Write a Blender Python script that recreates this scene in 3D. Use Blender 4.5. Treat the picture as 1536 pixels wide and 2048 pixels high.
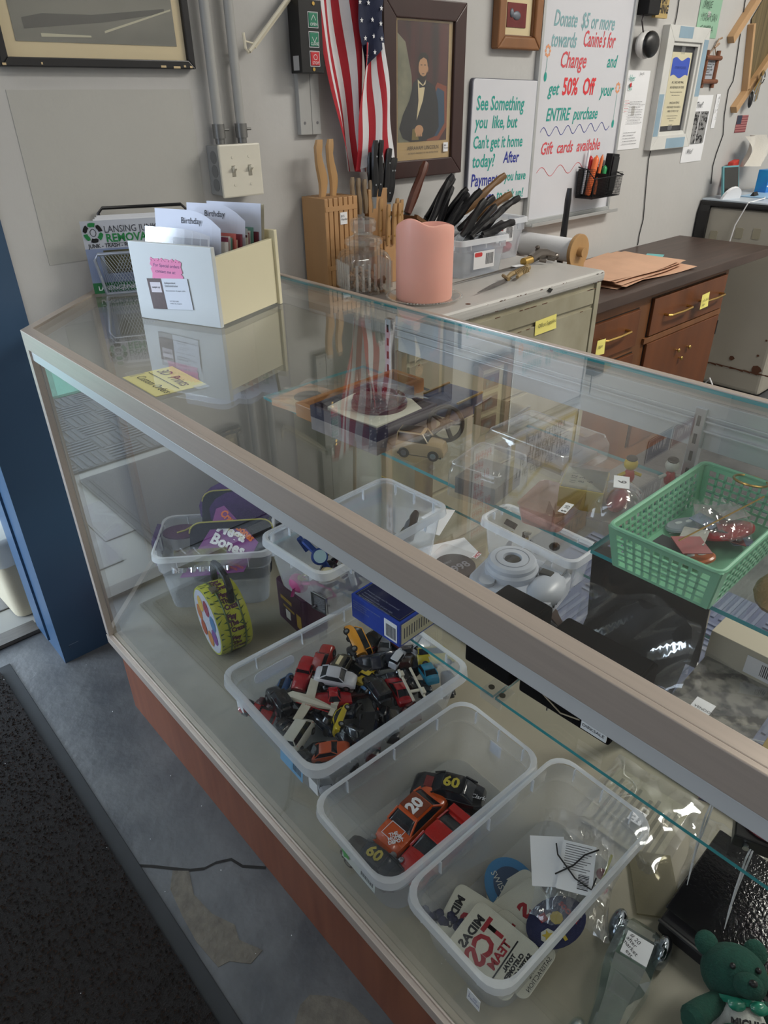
import bpy, bmesh, math, random
from mathutils import Matrix, Vector, Euler
random.seed(7)
for o in list(bpy.data.objects): bpy.data.objects.remove(o, do_unlink=True)
S = bpy.context.scene
C = S.collection
R_ = math.radians
# ---------------------------------------------------------------- camera, world, lights, exposure
def look_basis(yaw, pitch, roll):
    cy, sy = math.cos(yaw), math.sin(yaw); cp, sp = math.cos(pitch), math.sin(pitch)
    fwd = Vector((sy*cp, cy*cp, -sp)); right = Vector((cy, -sy, 0)); up = right.cross(fwd)
    cr, sr = math.cos(roll), math.sin(roll)
    r2 = cr*right + sr*up; u2 = -sr*right + cr*up
    return Matrix(((r2.x, u2.x, -fwd.x), (r2.y, u2.y, -fwd.y), (r2.z, u2.z, -fwd.z)))
cam_d = bpy.data.cameras.new('camera'); cam = bpy.data.objects.new('camera', cam_d); C.objects.link(cam)
cam.matrix_world = Matrix.Translation((-.370, -1.670, 1.335)) @ look_basis(.733756, .538235, -.0149378).to_4x4()
cam_d.sensor_fit = 'VERTICAL'; cam_d.sensor_height = 36.0; cam_d.lens = 36.0*1383.3/2048
cam_d.clip_start = .02
S.camera = cam
S.view_settings.view_transform = 'Standard'; S.view_settings.look = 'None'
S.view_settings.exposure = 0.6; S.view_settings.gamma = 1.0; S.view_settings.use_curve_mapping = False
try:
    S.cycles.use_denoising = True
    S.cycles.max_bounces = 10; S.cycles.diffuse_bounces = 4; S.cycles.glossy_bounces = 5
    S.cycles.transmission_bounces = 8; S.cycles.transparent_max_bounces = 40
    S.cycles.sample_clamp_indirect = 4.0
except Exception: pass
W = bpy.data.worlds.new('world'); S.world = W; W.use_nodes = True
bg = W.node_tree.nodes['Background']; bg.inputs[0].default_value = (.62, .78, 1, 1); bg.inputs[1].default_value = 1.1
def area(name, loc, rot, sx, sy, power, col):
    d = bpy.data.lights.new(name, 'AREA'); d.shape = 'RECTANGLE'; d.size = sx; d.size_y = sy
    d.energy = power; d.color = col
    o = bpy.data.objects.new(name, d); o.location = loc; o.rotation_euler = rot; C.objects.link(o); return o
area('window_daylight', (-2.9, 1.5, 1.5), (0, R_(-90), 0), 2.0, 2.2, 170, (.70, .83, 1))        # storefront window of the next room
area('door_daylight', (-.9, 5.4, 1.6), (R_(-90), 0, 0), 2.4, 2.2, 80, (.76, .87, 1))
area('ceiling_panel_light', (2.9, -2.1, 2.93), (0, 0, 0), 2.0, .4, 62, (1, .96, .88))
area('ceiling_panel_light', (1.6, -3.6, 2.93), (0, 0, 0), 2.6, .3, 20, (1, .96, .88))
area('ceiling_panel_light', (-1.4, -1.0, 2.93), (0, 0, 0), 1.2, .3, 6, (1, .96, .9))
area('shop_window_light', (-2.95, -1.2, 1.9), (0, R_(-90), 0), 1.6, 1.4, 13, (.72, .82, 1))

# ---------------------------------------------------------------- helpers
def lin(h, k=1.0):
    if isinstance(h, tuple): return (h[0]*k, h[1]*k, h[2]*k, 1)
    h = h.lstrip('#'); v = [int(h[i:i+2], 16)/255 for i in (0, 2, 4)]
    v = [(c/12.92 if c <= .04045 else ((c+.055)/1.055)**2.4)*k for c in v]
    return (v[0], v[1], v[2], 1)
_m = {}
def mat(name, col='#888888', rough=.5, metal=0.0, var=0.0, scale=20., bump=0.0, bscale=60., spec=.5, emis=0.0, col2=None, stretch=None, sss=0.0, thr=None, coat=0.0):
    """procedural material: base colour, optional noise to a second colour, optional bump"""
    if name in _m: return _m[name]
    m = bpy.data.materials.new(name); m.use_nodes = True; nt = m.node_tree; b = nt.nodes['Principled BSDF']
    b.inputs['Base Color'].default_value = lin(col); b.inputs['Roughness'].default_value = rough
    b.inputs['Metallic'].default_value = metal; b.inputs['Specular IOR Level'].default_value = spec
    if coat: b.inputs['Coat Weight'].default_value = coat
    if sss:
        b.inputs['Subsurface Weight'].default_value = sss; b.inputs['Subsurface Radius'].default_value = (.02, .01, .008); b.inputs['Subsurface Scale'].default_value = 1
    if emis:
        b.inputs['Emission Color'].default_value = lin(col); b.inputs['Emission Strength'].default_value = emis
    tc = None
    if var or bump or col2:
        tc = nt.nodes.new('ShaderNodeTexCoord'); mp = nt.nodes.new('ShaderNodeMapping'); nt.links.new(tc.outputs['Object'], mp.inputs[0])
        if stretch: mp.inputs['Scale'].default_value = stretch
    if var or col2:
        n = nt.nodes.new('ShaderNodeTexNoise'); n.inputs['Scale'].default_value = scale; n.inputs['Detail'].default_value = 4
        nt.links.new(mp.outputs[0], n.inputs[0])
        cr = nt.nodes.new('ShaderNodeValToRGB')
        a = lin(col); c2 = lin(col2) if col2 else tuple(x*(1-var) for x in a[:3])+(1,)
        cr.color_ramp.elements[0].color = c2; cr.color_ramp.elements[1].color = a
        lo, hi = thr if thr else (.3, .7)
        cr.color_ramp.elements[0].position = lo; cr.color_ramp.elements[1].position = hi
        nt.links.new(n.outputs['Fac'], cr.inputs[0]); nt.links.new(cr.outputs[0], b.inputs['Base Color'])
    if bump:
        n2 = nt.nodes.new('ShaderNodeTexNoise'); n2.inputs['Scale'].default_value = bscale; n2.inputs['Detail'].default_value = 3
        nt.links.new(mp.outputs[0], n2.inputs[0]); bp = nt.nodes.new('ShaderNodeBump'); bp.inputs['Strength'].default_value = bump; bp.inputs['Distance'].default_value = .003
        nt.links.new(n2.outputs['Fac'], bp.inputs['Height']); nt.links.new(bp.outputs[0], b.inputs['Normal'])
    _m[name] = m; return m
def sheet(name, tint=(1, 1, 1), body=0.0, bcol='#dfe6ee', rough=.0, gloss=1.0, f0=.04, trans=.5):
    """thin clear sheet: see-through, a Schlick mirror part and, for milky plastic, a diffuse body"""
    if name in _m: return _m[name]
    m = bpy.data.materials.new(name); m.use_nodes = True; nt = m.node_tree; nt.nodes.clear(); N = nt.nodes.new; L = nt.links.new
    out = N('ShaderNodeOutputMaterial'); tr = N('ShaderNodeBsdfTransparent'); tr.inputs[0].default_value = (*tint, 1)
    gl = N('ShaderNodeBsdfGlossy'); gl.inputs['Roughness'].default_value = rough; gl.inputs['Color'].default_value = (gloss, gloss, gloss, 1)
    lw = N('ShaderNodeLayerWeight'); lw.inputs['Blend'].default_value = .5
    pw = N('ShaderNodeMath'); pw.operation = 'POWER'; pw.inputs[1].default_value = 5; L(lw.outputs['Facing'], pw.inputs[0])
    ma = N('ShaderNodeMath'); ma.operation = 'MULTIPLY_ADD'; ma.inputs[1].default_value = 1-f0; ma.inputs[2].default_value = f0; L(pw.outputs[0], ma.inputs[0])
    base = tr
    if body:
        df = N('ShaderNodeBsdfDiffuse'); df.inputs[0].default_value = lin(bcol); tl = N('ShaderNodeBsdfTranslucent'); tl.inputs[0].default_value = lin(bcol)
        mm = N('ShaderNodeMixShader'); mm.inputs[0].default_value = trans; L(df.outputs[0], mm.inputs[1]); L(tl.outputs[0], mm.inputs[2])
        mb_ = N('ShaderNodeMixShader'); mb_.inputs[0].default_value = body; L(tr.outputs[0], mb_.inputs[1]); L(mm.outputs[0], mb_.inputs[2]); base = mb_
    mx = N('ShaderNodeMixShader'); L(ma.outputs[0], mx.inputs[0]); L(base.outputs[0], mx.inputs[1]); L(gl.outputs[0], mx.inputs[2]); L(mx.outputs[0], out.inputs[0])
    _m[name] = m; return m
class MB:
    def __init__(s): s.v = []; s.f = []; s.mi = []; s.M = Matrix(); s.cm = 0
    def add(s, vs, fs, mi=None):
        b = len(s.v); s.v += [tuple(s.M @ Vector(p)) for p in vs]; s.f += [tuple(b+i for i in f) for f in fs]; s.mi += [s.cm if mi is None else mi]*len(fs); return s
    def box(s, x0, y0, z0, x1, y1, z1, mi=None):
        vs = [(x0,y0,z0),(x1,y0,z0),(x1,y1,z0),(x0,y1,z0),(x0,y0,z1),(x1,y0,z1),(x1,y1,z1),(x0,y1,z1)]
        return s.add(vs, [(0,3,2,1),(4,5,6,7),(0,1,5,4),(1,2,6,5),(2,3,7,6),(3,0,4,7)], mi)
    def cb(s, cx, cy, cz, sx, sy, sz, mi=None): return s.box(cx-sx/2, cy-sy/2, cz-sz/2, cx+sx/2, cy+sy/2, cz+sz/2, mi)
    def prism(s, poly, z0, z1, mi=None, mi_side=None):
        n = len(poly); vs = [(x, y, z0) for x, y in poly]+[(x, y, z1) for x, y in poly]
        s.add(vs, [tuple(range(n-1, -1, -1)), tuple(range(n, 2*n))], mi)
        b = len(s.v)-2*n; sd = mi_side if mi_side is not None else (s.cm if mi is None else mi)
        for i in range(n):
            j = (i+1) % n; s.f.append((b+i, b+j, b+n+j, b+n+i)); s.mi.append(sd)
        return s
    def loft(s, rings, cap=True, closed=True, mi=None):
        n = len(rings[0]); vs = [p for r in rings for p in r]; fs = []
        for k in range(len(rings)-1):
            for i in range(n if closed else n-1):
                j = (i+1) % n; fs.append((k*n+i, k*n+j, (k+1)*n+j, (k+1)*n+i))
        if cap: fs += [tuple(range(n-1, -1, -1)), tuple((len(rings)-1)*n+i for i in range(n))]
        return s.add(vs, fs, mi)
    def lathe(s, prof, n=24, c=(0, 0, 0), cap=True, sq=None, mi=None):
        rings = [[(c[0]+r*math.cos(2*math.pi*i/n), c[1]+r*math.sin(2*math.pi*i/n), c[2]+z) for i in range(n)] for r, z in prof]
        return s.loft(rings, cap, mi=mi)
    def cyl(s, p0, p1, r0, r1=None, n=12, mi=None): return s.tube([p0, p1], [r0, r0 if r1 is None else r1], n, mi)
    def tube(s, pts, r, n=8, mi=None, cap=True, flat=1.0, upv=None):
        pts = [Vector(p) for p in pts]; rr = r if isinstance(r, (list, tuple)) else [r]*len(pts); rings = []
        u = None
        for k, p in enumerate(pts):
            d = (pts[min(k+1, len(pts)-1)]-pts[max(k-1, 0)]).normalized()
            if u is None: u = (Vector(upv) if upv else (Vector((0, 0, 1)) if abs(d.z) < .9 else Vector((1, 0, 0))))
            a = d.cross(u).normalized(); u = a.cross(d).normalized()
            rings.append([tuple(p+rr[k]*(math.cos(2*math.pi*i/n)*a+math.sin(2*math.pi*i/n)*u*flat)) for i in range(n)])
        return s.loft(rings, cap, mi=mi)
    def sph(s, c, rx, ry=None, rz=None, n=14, m=9, mi=None):
        ry = ry or rx; rz = rz or rx
        rings = [[(c[0]+rx*math.sin(t)*math.cos(2*math.pi*i/n), c[1]+ry*math.sin(t)*math.sin(2*math.pi*i/n), c[2]-rz*math.cos(t)) for i in range(n)] for t in [math.pi*(k+.02)/(m+.04) for k in range(m+1)]]
        return s.loft(rings, True, mi=mi)
    def grid(s, fn, nu, nv, mi=None):
        vs = [fn(i/nu, j/nv) for j in range(nv+1) for i in range(nu+1)]
        return s.add(vs, [(j*(nu+1)+i, j*(nu+1)+i+1, (j+1)*(nu+1)+i+1, (j+1)*(nu+1)+i) for j in range(nv) for i in range(nu)], mi)
    def mesh(s, name, mats, smooth=False, bevel=0, seg=2, merge=False):
        me = bpy.data.meshes.new(name); me.from_pydata(s.v, [], s.f)
        for m in (mats if isinstance(mats, (list, tuple)) else [mats]): me.materials.append(m)
        me.polygons.foreach_set('material_index', s.mi); me.update()
        if bevel or merge:
            bm = bmesh.new(); bm.from_mesh(me)
            if merge: bmesh.ops.remove_doubles(bm, verts=bm.verts, dist=1e-5)
            if bevel:
                ed = [e for e in bm.edges if len(e.link_faces) == 2 and e.calc_face_angle(0) > .5]
                bmesh.ops.bevel(bm, geom=ed, offset=bevel, segments=seg, affect='EDGES', profile=.6, clamp_overlap=True)
            bmesh.ops.recalc_face_normals(bm, faces=bm.faces); bm.to_mesh(me); bm.free()
        if smooth:
            me.polygons.foreach_set('use_smooth', [True]*len(me.polygons))
            try: me.set_sharp_from_angle(angle=R_(35))
            except Exception: pass
        return me
def link(name, me, parent=None, loc=(0, 0, 0), rot=(0, 0, 0), label=None):
    o = bpy.data.objects.new(name, me); C.objects.link(o); o.location = loc; o.rotation_euler = rot
    if parent: o.parent = parent
    if label: o['label'] = label
    return o
def part(name, mb, mats, parent=None, loc=(0, 0, 0), rot=(0, 0, 0), smooth=False, bevel=0, seg=2, label=None, stuff=False, merge=False):
    o = link(name, mb.mesh(name, mats, smooth, bevel, seg, merge), parent, loc, rot, label)
    if stuff: o['kind'] = 'stuff'
    return o
def tag(o, label, cat, group=None):
    o['label'] = label; o['category'] = cat
    if group: o['group'] = group
    return o
def thing(name, label, cat, loc=(0, 0, 0), rot=(0, 0, 0), group=None):
    o = bpy.data.objects.new(name, None); C.objects.link(o); o.empty_display_size = .02
    o.location = loc; o.rotation_euler = rot if isinstance(rot, (tuple, list)) else (0, 0, rot)
    return tag(o, label, cat, group)
def struct(name, mb, m, parent=None, **k):
    o = part(name, mb, m, parent, **k)
    if not parent: o['kind'] = 'structure'
    return o
def text(s, size, m, parent=None, loc=(0, 0, 0), rot=(R_(90), 0, 0), name='lettering', align='LEFT', shear=0.0, ext=.0, off=0.0, sx=1.0, line=1.0, label=None, flip=False):
    cu = bpy.data.curves.new('t', 'FONT'); cu.body = s; cu.size = size; cu.align_x = align; cu.shear = shear; cu.extrude = ext; cu.offset = off; cu.space_line = line; cu.resolution_u = 2
    t = bpy.data.objects.new('t', cu); C.objects.link(t); dg = bpy.context.evaluated_depsgraph_get()
    me = bpy.data.meshes.new_from_object(t.evaluated_get(dg)); bpy.data.objects.remove(t, do_unlink=True)
    me.materials.clear(); me.materials.append(m)
    for v in me.vertices:
        v.co.x *= sx*(-1 if flip else 1)
    o = link(name, me, parent, loc, rot, label); return o
def copy_tree(o, parent=None):
    c = o.copy(); C.objects.link(c); c.parent = parent
    for ch in list(o.children): copy_tree(ch, c)
    return c
def rrect(x0, y0, x1, y1, r, n=5):
    p = []
    for cx, cy, a in ((x1-r, y0+r, -90), (x1-r, y1-r, 0), (x0+r, y1-r, 90), (x0+r, y0+r, 180)):
        for i in range(n+1): t = R_(a+90*i/n); p.append((cx+r*math.cos(t), cy+r*math.sin(t)))
    return p
def stroke(mb, pts, w, y=0.0, h=.0006):
    """flat marker stroke in the local xz plane"""
    for a, b in zip(pts[:-1], pts[1:]):
        d = Vector((b[0]-a[0], b[1]-a[1])); L = d.length or 1e-6; nx, nz = -d.y/L*w/2, d.x/L*w/2
        mb.add([(a[0]+nx, y, a[1]+nz), (a[0]-nx, y, a[1]-nz), (b[0]-nx, y, b[1]-nz), (b[0]+nx, y, b[1]+nz)], [(0, 1, 2, 3)])
    return mb
XR = (R_(90), 0, 0)
# ---------------------------------------------------------------- materials
wall_m = mat('painted_wall', '#bdbcba', .55, var=.06, scale=3, bump=.25, bscale=35)
wall2_m = mat('patched_wall_paint', '#b3b2ad', .6, var=.04, scale=4, bump=.2, bscale=40)
blue_m = mat('blue_door_paint', '#35516e', .42, var=.12, scale=2.5, bump=.1, bscale=25)
concrete_m = mat('painted_concrete', '#5d5f60', .42, col2='#47494c', scale=7, bump=.55, bscale=45, thr=(.35, .62))
bare_m = mat('bare_concrete', '#6c675c', .8, col2='#57534b', scale=40, bump=.6, bscale=90)
alu_m = mat('anodised_frame', '#bdb0a4', .34, metal=.4, var=.08, scale=8, stretch=(30, 1, 30))
alu2_m = mat('bright_aluminium', '#c9ccd0', .3, metal=.9)
dark_m = mat('dark_gap', '#15130f', .8)
glass_m = sheet('clear_glass', (.985, .995, .99), f0=.045)
edge_m = mat('glass_edge', '#2f8f96', .15, spec=.8)
tote_m = sheet('milky_clear_plastic', (.93, .95, .97), body=.30, bcol='#eef3fb', rough=.15, f0=.06, trans=.5)
toterim_m = sheet('thick_milky_plastic', (.9, .93, .96), body=.68, bcol='#f7faff', rough=.2, f0=.08, trans=.3)
clear_m = sheet('clear_film', (.98, .98, .98), body=.05, rough=.08, f0=.08)
black_m = mat('black_plastic', '#141416', .35); blackm_m = mat('matt_black', '#0f0f12', .8)
white_m = mat('white_paper', '#e4e5e8', .7); whiteg_m = mat('white_gloss', '#e3e3e6', .25)
steel_m = mat('steel', '#b8bcc0', .25, metal=1); brass_m = mat('brass', '#c9a661', .3, metal=1)
yellow_m = mat('yellow_note', '#e9de7c', .7); ink_m = mat('ink', '#1d1d24', .7); inkr_m = mat('red_ink', '#b8272e', .7); inkb_m = mat('blue_ink', '#27318e', .7)
wood_m = mat('beech_wood', '#b98a55', .5, col2='#94683a', scale=6, stretch=(1, 1, .12), bump=.1)
# ---------------------------------------------------------------- room shell
X0, X1, YF = -3.0, 4.3, -4.2
f = struct('floor', MB().box(X0, YF, -.1, X1, .18, 0), concrete_m)
crk = []
p = Vector((-.19, -.48)); random.seed(3)
crk = [(-.185, -.70), (-.165, -.720), (-.136, -.754), (-.112, -.781), (-.089, -.798), (-.065, -.803), (-.038, -.818), (-.029, -.847), (.004, -.882)]
mb = MB()
for a, b in zip(crk[:-1], crk[1:]):
    w1 = .0022
    mb.add([(a[0]-w1, a[1]-w1, .0006), (b[0]-w1, b[1]-w1, .0006), (b[0]+w1, b[1]+w1, .0006), (a[0]+w1, a[1]+w1, .0006)], [(0, 1, 2, 3)])
part('crack', mb, dark_m, f)
def patch(c, rx, ry, seed, ang=0):
    random.seed(seed); P_ = []
    for i in range(26):
        t = 2*math.pi*i/26; r = 1+random.uniform(-.16, .16)
        x, y = rx*r*math.cos(t), ry*r*math.sin(t); P_.append((c[0]+x*math.cos(ang)-y*math.sin(ang), c[1]+x*math.sin(ang)+y*math.cos(ang)))
    return MB().prism(P_, .0001, .0009)
part('bare_patch', MB().prism([(-.138, -.758), (-.114, -.781), (-.131, -.832), (-.124, -.889), (-.103, -.936), (-.112, -.965), (-.09, -1.01), (-.119, -1.015), (-.145, -.985), (-.165, -.98), (-.172, -.914), (-.168, -.854), (-.16, -.79)][::-1], .0001, .0009), bare_m, f)
part('bare_patch', MB().prism([(-.14, -1.16), (-.116, -1.145), (-.093, -1.129), (-.071, -1.128), (-.047, -1.153), (-.028, -1.184), (-.02, -1.24), (-.06, -1.30), (-.15, -1.30), (-.165, -1.22)][::-1], .0001, .0009), bare_m, f)
struct('wall_back', MB().box(.08, 0, 0, X1, .19, 3.0), wall_m)
struct('wall_back_patch', MB().box(.155, -.0012, 1.03, .555, 0, 1.36), wall2_m).name = 'trim_2'
struct('wall_left', MB().box(X0-.1, YF, 0, X0, .19, 3.0), wall_m)
struct('wall_right', MB().box(X1, YF, 0, X1+.1, .19, 3.0), wall_m)
struct('wall_front', MB().box(X0, YF-.1, 0, X1, YF, 3.0), wall_m)
struct('ceiling', MB().box(X0, YF, 3.0, X1, 6, 3.1), mat('ceiling_white', '#d8d8d6', .8))
struct('wall_over_door', MB().box(X0, 0, 2.15, -.07, .19, 3.0), wall_m).name = 'wall_back_lintel'
struct('wall_door_left', MB().box(X0, 0, 0, -1.05, .19, 2.15), wall_m).name = 'wall_back_left'
jamb = MB().box(-.066, -.003, 0, .08, .19, 3.0)
d1 = struct('door_1', jamb, blue_m)
part('door_stop', MB().box(-.072, .10, .02, -.066, .19, 2.15), blue_m, d1)
part('nail', MB().cyl((-.045, -.003, .0505), (-.045, -.012, .0515), .001, n=6), steel_m, d1)
part('scratch', MB().box(-.045, -.0034, .052, -.018, -.003, .0528), mat('scratch_grey', '#8090a0'), d1)
# next room
thr = struct('trim_1', MB().box(-1.05, .18, 0, -.07, .235, .014), mat('threshold_wood', '#57534e', .5, var=.3, scale=10, stretch=(1, 12, 1)))
f2 = struct('floor_next_room', MB().box(X0, .18, -.1, 1.2, 6.0, 0.002), mat('grout', '#86857f', .8)); f2.name = 'floor'
tm = mat('floor_tile', '#605e5b', .4, col2='#525253', scale=5, bump=.08)
tmesh = MB().box(-.149, -.149, 0, .149, .149, .005).mesh('tile', tm, bevel=.0015, seg=1)
for i, cx in enumerate([-.4, -.1, -.7]):
    for j in range(3 if cx < -.3 else 12):
        y = .355+.1525+(j-1)*.305 - (.15 if cx in (-.4,) else 0)
        if y-.15 < .235: continue
        link('tile', tmesh, f2, (cx, y, .002))
def mat_thing(name, label, x0, y0, x1, y1, h, m, m2, brd=.03, z=.007):
    t = thing(name, label, 'mat', ((x0+x1)/2, (y0+y1)/2, z)); a, b = (x1-x0)/2, (y1-y0)/2
    part('border', MB().prism(rrect(-a, -b, a, b, .01, 3), 0, h*.5), m2, t)
    part('pile', MB().prism(rrect(-a+brd, -b+brd, a-brd, b-brd, .008, 3), h*.5, h), m, t)
    return t
grey = mat('grey_carpet', '#45454a', .95, var=.5, scale=120, bump=1, bscale=200)
mat_thing('door_mat', 'grey carpet mat just beyond the doorway, seen reflected in the case front', -1.6, .24, -.36, 1.03, .008, grey, mat('rubber_grey', '#3a3b3e', .8))
rm = thing('ribbed_mat', 'dark ribbed herringbone mat beyond the grey carpet mat, seen in reflection', 'mat', (-1.0, 1.55, .007))
part('base', MB().box(-1.2, -.45, 0, 1.2, .45, .005), mat('ribbed_rubber', '#3c4046', .8), rm)
mb = MB()
for i in range(16):
    for j in range(6):
        cx, cy = -1.2+.15*(i+.5), -.45+.15*(j+.5)
        for k in range(5):
            o_ = -.06+.03*k
            if (i+j) % 2: mb.box(cx+o_-.005, cy-.07, .005, cx+o_+.005, cy+.07, .010)
            else: mb.box(cx-.07, cy+o_-.005, .005, cx+.07, cy+o_+.005, .010)
part('ribs', mb, mat('ribbed_rubber2', '#50555c', .8), rm, stuff=True)
tag(part('turf_mat', MB().box(-2.2, 2.03, .007, .4, 4.5, .02), mat('green_turf', '#5fa08a', .9, var=.3, scale=90, bump=1, bscale=150)), 'green artificial turf mat at the far end of the next room', 'mat')
struct('wall_next_back', MB().box(X0, 5.5, 0, 1.2, 5.6, 3), wall_m).name = 'wall_far'
struct('wall_next_right', MB().box(1.2, .19, 0, 1.3, 5.6, 3), wall_m).name = 'wall_far_right'
struct('wall_next_left', MB().box(X0-.1, .19, 0, X0, 5.6, 3), wall_m).name = 'wall_far_left'
# trash bin with bag
tb = thing('trash_bin', 'cream plastic trash bin with clear liner standing in the doorway', 'bin', (-.002, .37, .008), R_(3))
def ring(w, d, z, r=.03, n=4): return [(x, y, z) for x, y in rrect(-w/2, -d/2, w/2, d/2, r, n)]
part('body', MB().loft([ring(.20, .18, 0), ring(.205, .185, .008), ring(.235, .22, .27)], cap=True), mat('cream_plastic', '#c9bfa6', .45), tb, smooth=True)
part('rim', MB().loft([ring(.25, .235, .27), ring(.25, .235, .285), ring(.235, .22, .288)]), mat('cream_plastic'), tb, smooth=True)
random.seed(4)
rg = []
for z, s in ((.2, .25), (.24, .262), (.29, .258), (.31, .24), (.335, .2)):
    rg.append([(x*(1+random.uniform(-.05, .05)), y*(1+random.uniform(-.05, .05)), z+random.uniform(-.006, .006)) for x, y in rrect(-s/2, -s/2*.95, s/2, s/2*.95, .03, 4)])
part('liner', MB().loft(rg, cap=False), sheet('bag_film', (.9, .93, .97), body=.4, bcol='#dde6f2', rough=.15, f0=.08), tb, smooth=True)
# ceiling tubes (real lamps)
tubm = mat('lamp_tube', '#fff4e0', .3, emis=9.0)
for (x, y, lb) in ((2.6, -2.6, 'ceiling tube light over the staff side'), (-.2, -3.0, 'ceiling tube light over the shop floor')):
    t = thing('tube_light', lb, 'lamp', (x, y, 2.96)); part('housing', MB().box(-.6, -.05, 0, .6, .05, .04), white_m, t); part('tube', MB().cyl((-.58, 0, -.02), (.58, 0, -.02), .014, n=10), tubm, t, smooth=True)
# black entrance mat in the foreground
em = thing('entrance_mat', 'black carpet entrance mat with rubber border on the shop floor', 'mat', (0, 0, 0))
A = [(-.181, .10), (-.182, -2.2), (-1.6, -2.2), (-1.6, .10)]
part('border', MB().prism(A[::-1], .0005, .004), mat('mat_rubber', '#26292b', .75, var=.2), em, bevel=.0015)
part('pile', MB().box(-1.57, -2.17, .004, -.212, .072, .011), mat('black_pile', '#17110e', .95, col2='#0a0706', scale=300, bump=1.0, bscale=500), em)
mb = MB(); random.seed(12)
for i in range(26000):
    x, y = random.uniform(-.95, -.213), random.uniform(-1.45, .071)
    s = random.uniform(.0018, .0042); a = random.uniform(0, 6.28); dx, dy = s*math.cos(a), s*math.sin(a)
    mb.add([(x-dx, y-dy, .0105), (x+dx, y+dy, .0105), (x+dy*.4, y-dx*.4, .0105+random.uniform(.002, .0045))], [(0, 1, 2)])
part('loops', mb, mat('brown_black_loops', '#33251d', .95), em, stuff=True)
mb = MB(); random.seed(5)
for i in range(45):
    x, y = random.uniform(-.8, .0), random.uniform(-1.3, .1); s = random.uniform(.0007, .0016); z = .0155 if x < -.21 else .0006
    mb.cb(x, y, z, s, s, s)
tag(part('floor_crumbs', mb, white_m, stuff=True), 'tiny pale crumbs scattered on the mat and floor', 'crumbs')
# ---------------------------------------------------------------- display case
ZT, ZB = .965, .209
YE = -2.15
case = thing('display_case', 'long glass display case with bronze aluminium frame and red-brown wooden base', 'display case', (0, 0, 0))
kick_m = mat('red_brown_laminate', '#7c4a33', .45, col2='#6b3c29', scale=14, stretch=(1, 3, .25))
FP = lambda i: [(i, -.229-i*.4), (.235+i*.3, -.006-i), (.646-i, -.006-i), (.646-i, YE), (i, YE)]
kp = [(.006, -.285), (.20, -.04), (.62, -.04), (.62, YE), (.006, YE)]
part('base', MB().prism(kp[::-1], 0, .184), kick_m, case)
deck_m = mat('cream_deck', '#95907f', .5, col2='#8a8576', scale=9)
part('deck', MB().prism(FP(.008)[::-1], .184, .2085), deck_m, case)
mb = MB()
mb.box(-.001, YE, .184, .007, -.229, .209); mb.box(.007, YE, .205, .010, -.232, .213)
part('bottom_rail', mb, alu_m, case, bevel=.001, label='bronze aluminium trim along the foot of the front glass')
def rail45(mb, a, b, w, z0, z1):
    d = Vector((b[0]-a[0], b[1]-a[1])).normalized(); n = Vector((d.y, -d.x))*w
    mb.prism([(a[0], a[1]), (a[0]+n.x, a[1]+n.y), (b[0]+n.x, b[1]+n.y), (b[0], b[1])], z0, z1)
mb = MB().box(0, YE, .930, .006, -.229, .9655).box(.006, YE, .955, .022, -.229, .9655).box(.006, YE, .926, .016, -.235, .932)
part('top_front_rail', mb, alu_m, case, bevel=.001)
part('rail_lip', MB().box(.004, YE, .908, .0095, -.235, .926), mat('pale_lip', '#c3c6c6', .3, metal=.2), case, bevel=.001, label='pale blue grey lip under the bronze top rail')
mb = MB(); rail45(mb, (0, -.229), (.235, -.006), .018, .937, .9652); part('top_end_rail', mb, alu_m, case, bevel=.001)
mb = MB().box(.235, -.018, .937, .646, -.004, .9652); part('top_wall_rail', mb, alu_m, case, bevel=.001)
mb = MB().box(.634, YE, .945, .646, -.006, .9652); part('top_back_rail', mb, alu_m, case, bevel=.001)
mb = MB().box(0, -.247, .213, .014, -.229, .932); part('corner_post', mb, alu_m, case, bevel=.0015)
mb = MB().box(.222, -.022, .209, .24, -.006, .937); part('end_post', mb, alu_m, case, bevel=.001)
mb = MB(); rail45(mb, (.003, -.229), (.235, -.006), .012, .209, .218); part('end_sill', mb, alu_m, case)
# panes: faces clear, edges green
def pane(name, poly, z0, z1, parent, m=glass_m, e=edge_m): return part(name, MB().prism(poly, z0, z1, 0, 1), [m, e], parent)
tp = [(.0225, YE), (.6335, YE), (.6335, -.02), (.24, -.02), (.0225, -.232)]
pane('top_glass', tp, .9565, .9625, case)
mb = MB().box(.0105, YE, .2095, .0155, -.248, .926); part('front_glass', mb, glass_m, case)
mb = MB(); rail45(mb, (.022, -.235), (.222, -.045), .004, .2185, .936); part('end_glass', mb, glass_m, case)
def shelf(z, x0, x1, y0, y1): return pane('glass_shelf', [(x0, y0), (x1, y0), (x1, y1), (x0, y1)], z, z+.006, case)
shelf(.800, .36, .636, -1.275, -.49); shelf(.800, .36, .636, YE, -1.279)
shelf(.540, .265, .636, -1.21, -.62); shelf(.540, .265, .636, YE, -1.214)
# slotted standards and brackets
def standard(y):
    mb = MB().box(.622, y-.009, .215, .6345, y+.009, .935); o = part('shelf_standard', mb, alu2_m, case, bevel=.001)
    mb = MB()
    for k in range(24): mb.box(.6212, y-.0025, .24+k*.029, .6222, y+.0025, .256+k*.029)
    part('slots', mb, dark_m, o)
    for z, xf in ((.80, .40), (.54, .31)):
        b = MB().prism([(0, 0), (.0, -.045), (.222 if xf > .35 else .31, -.008), (.222 if xf > .35 else .31, 0)], -.0012, .0012)
        part('shelf_bracket', b, steel_m, case, (.622, y, z-.001), (R_(90), 0, R_(180)))
for y in (-.590, -1.277, -2.05): standard(y)
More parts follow.
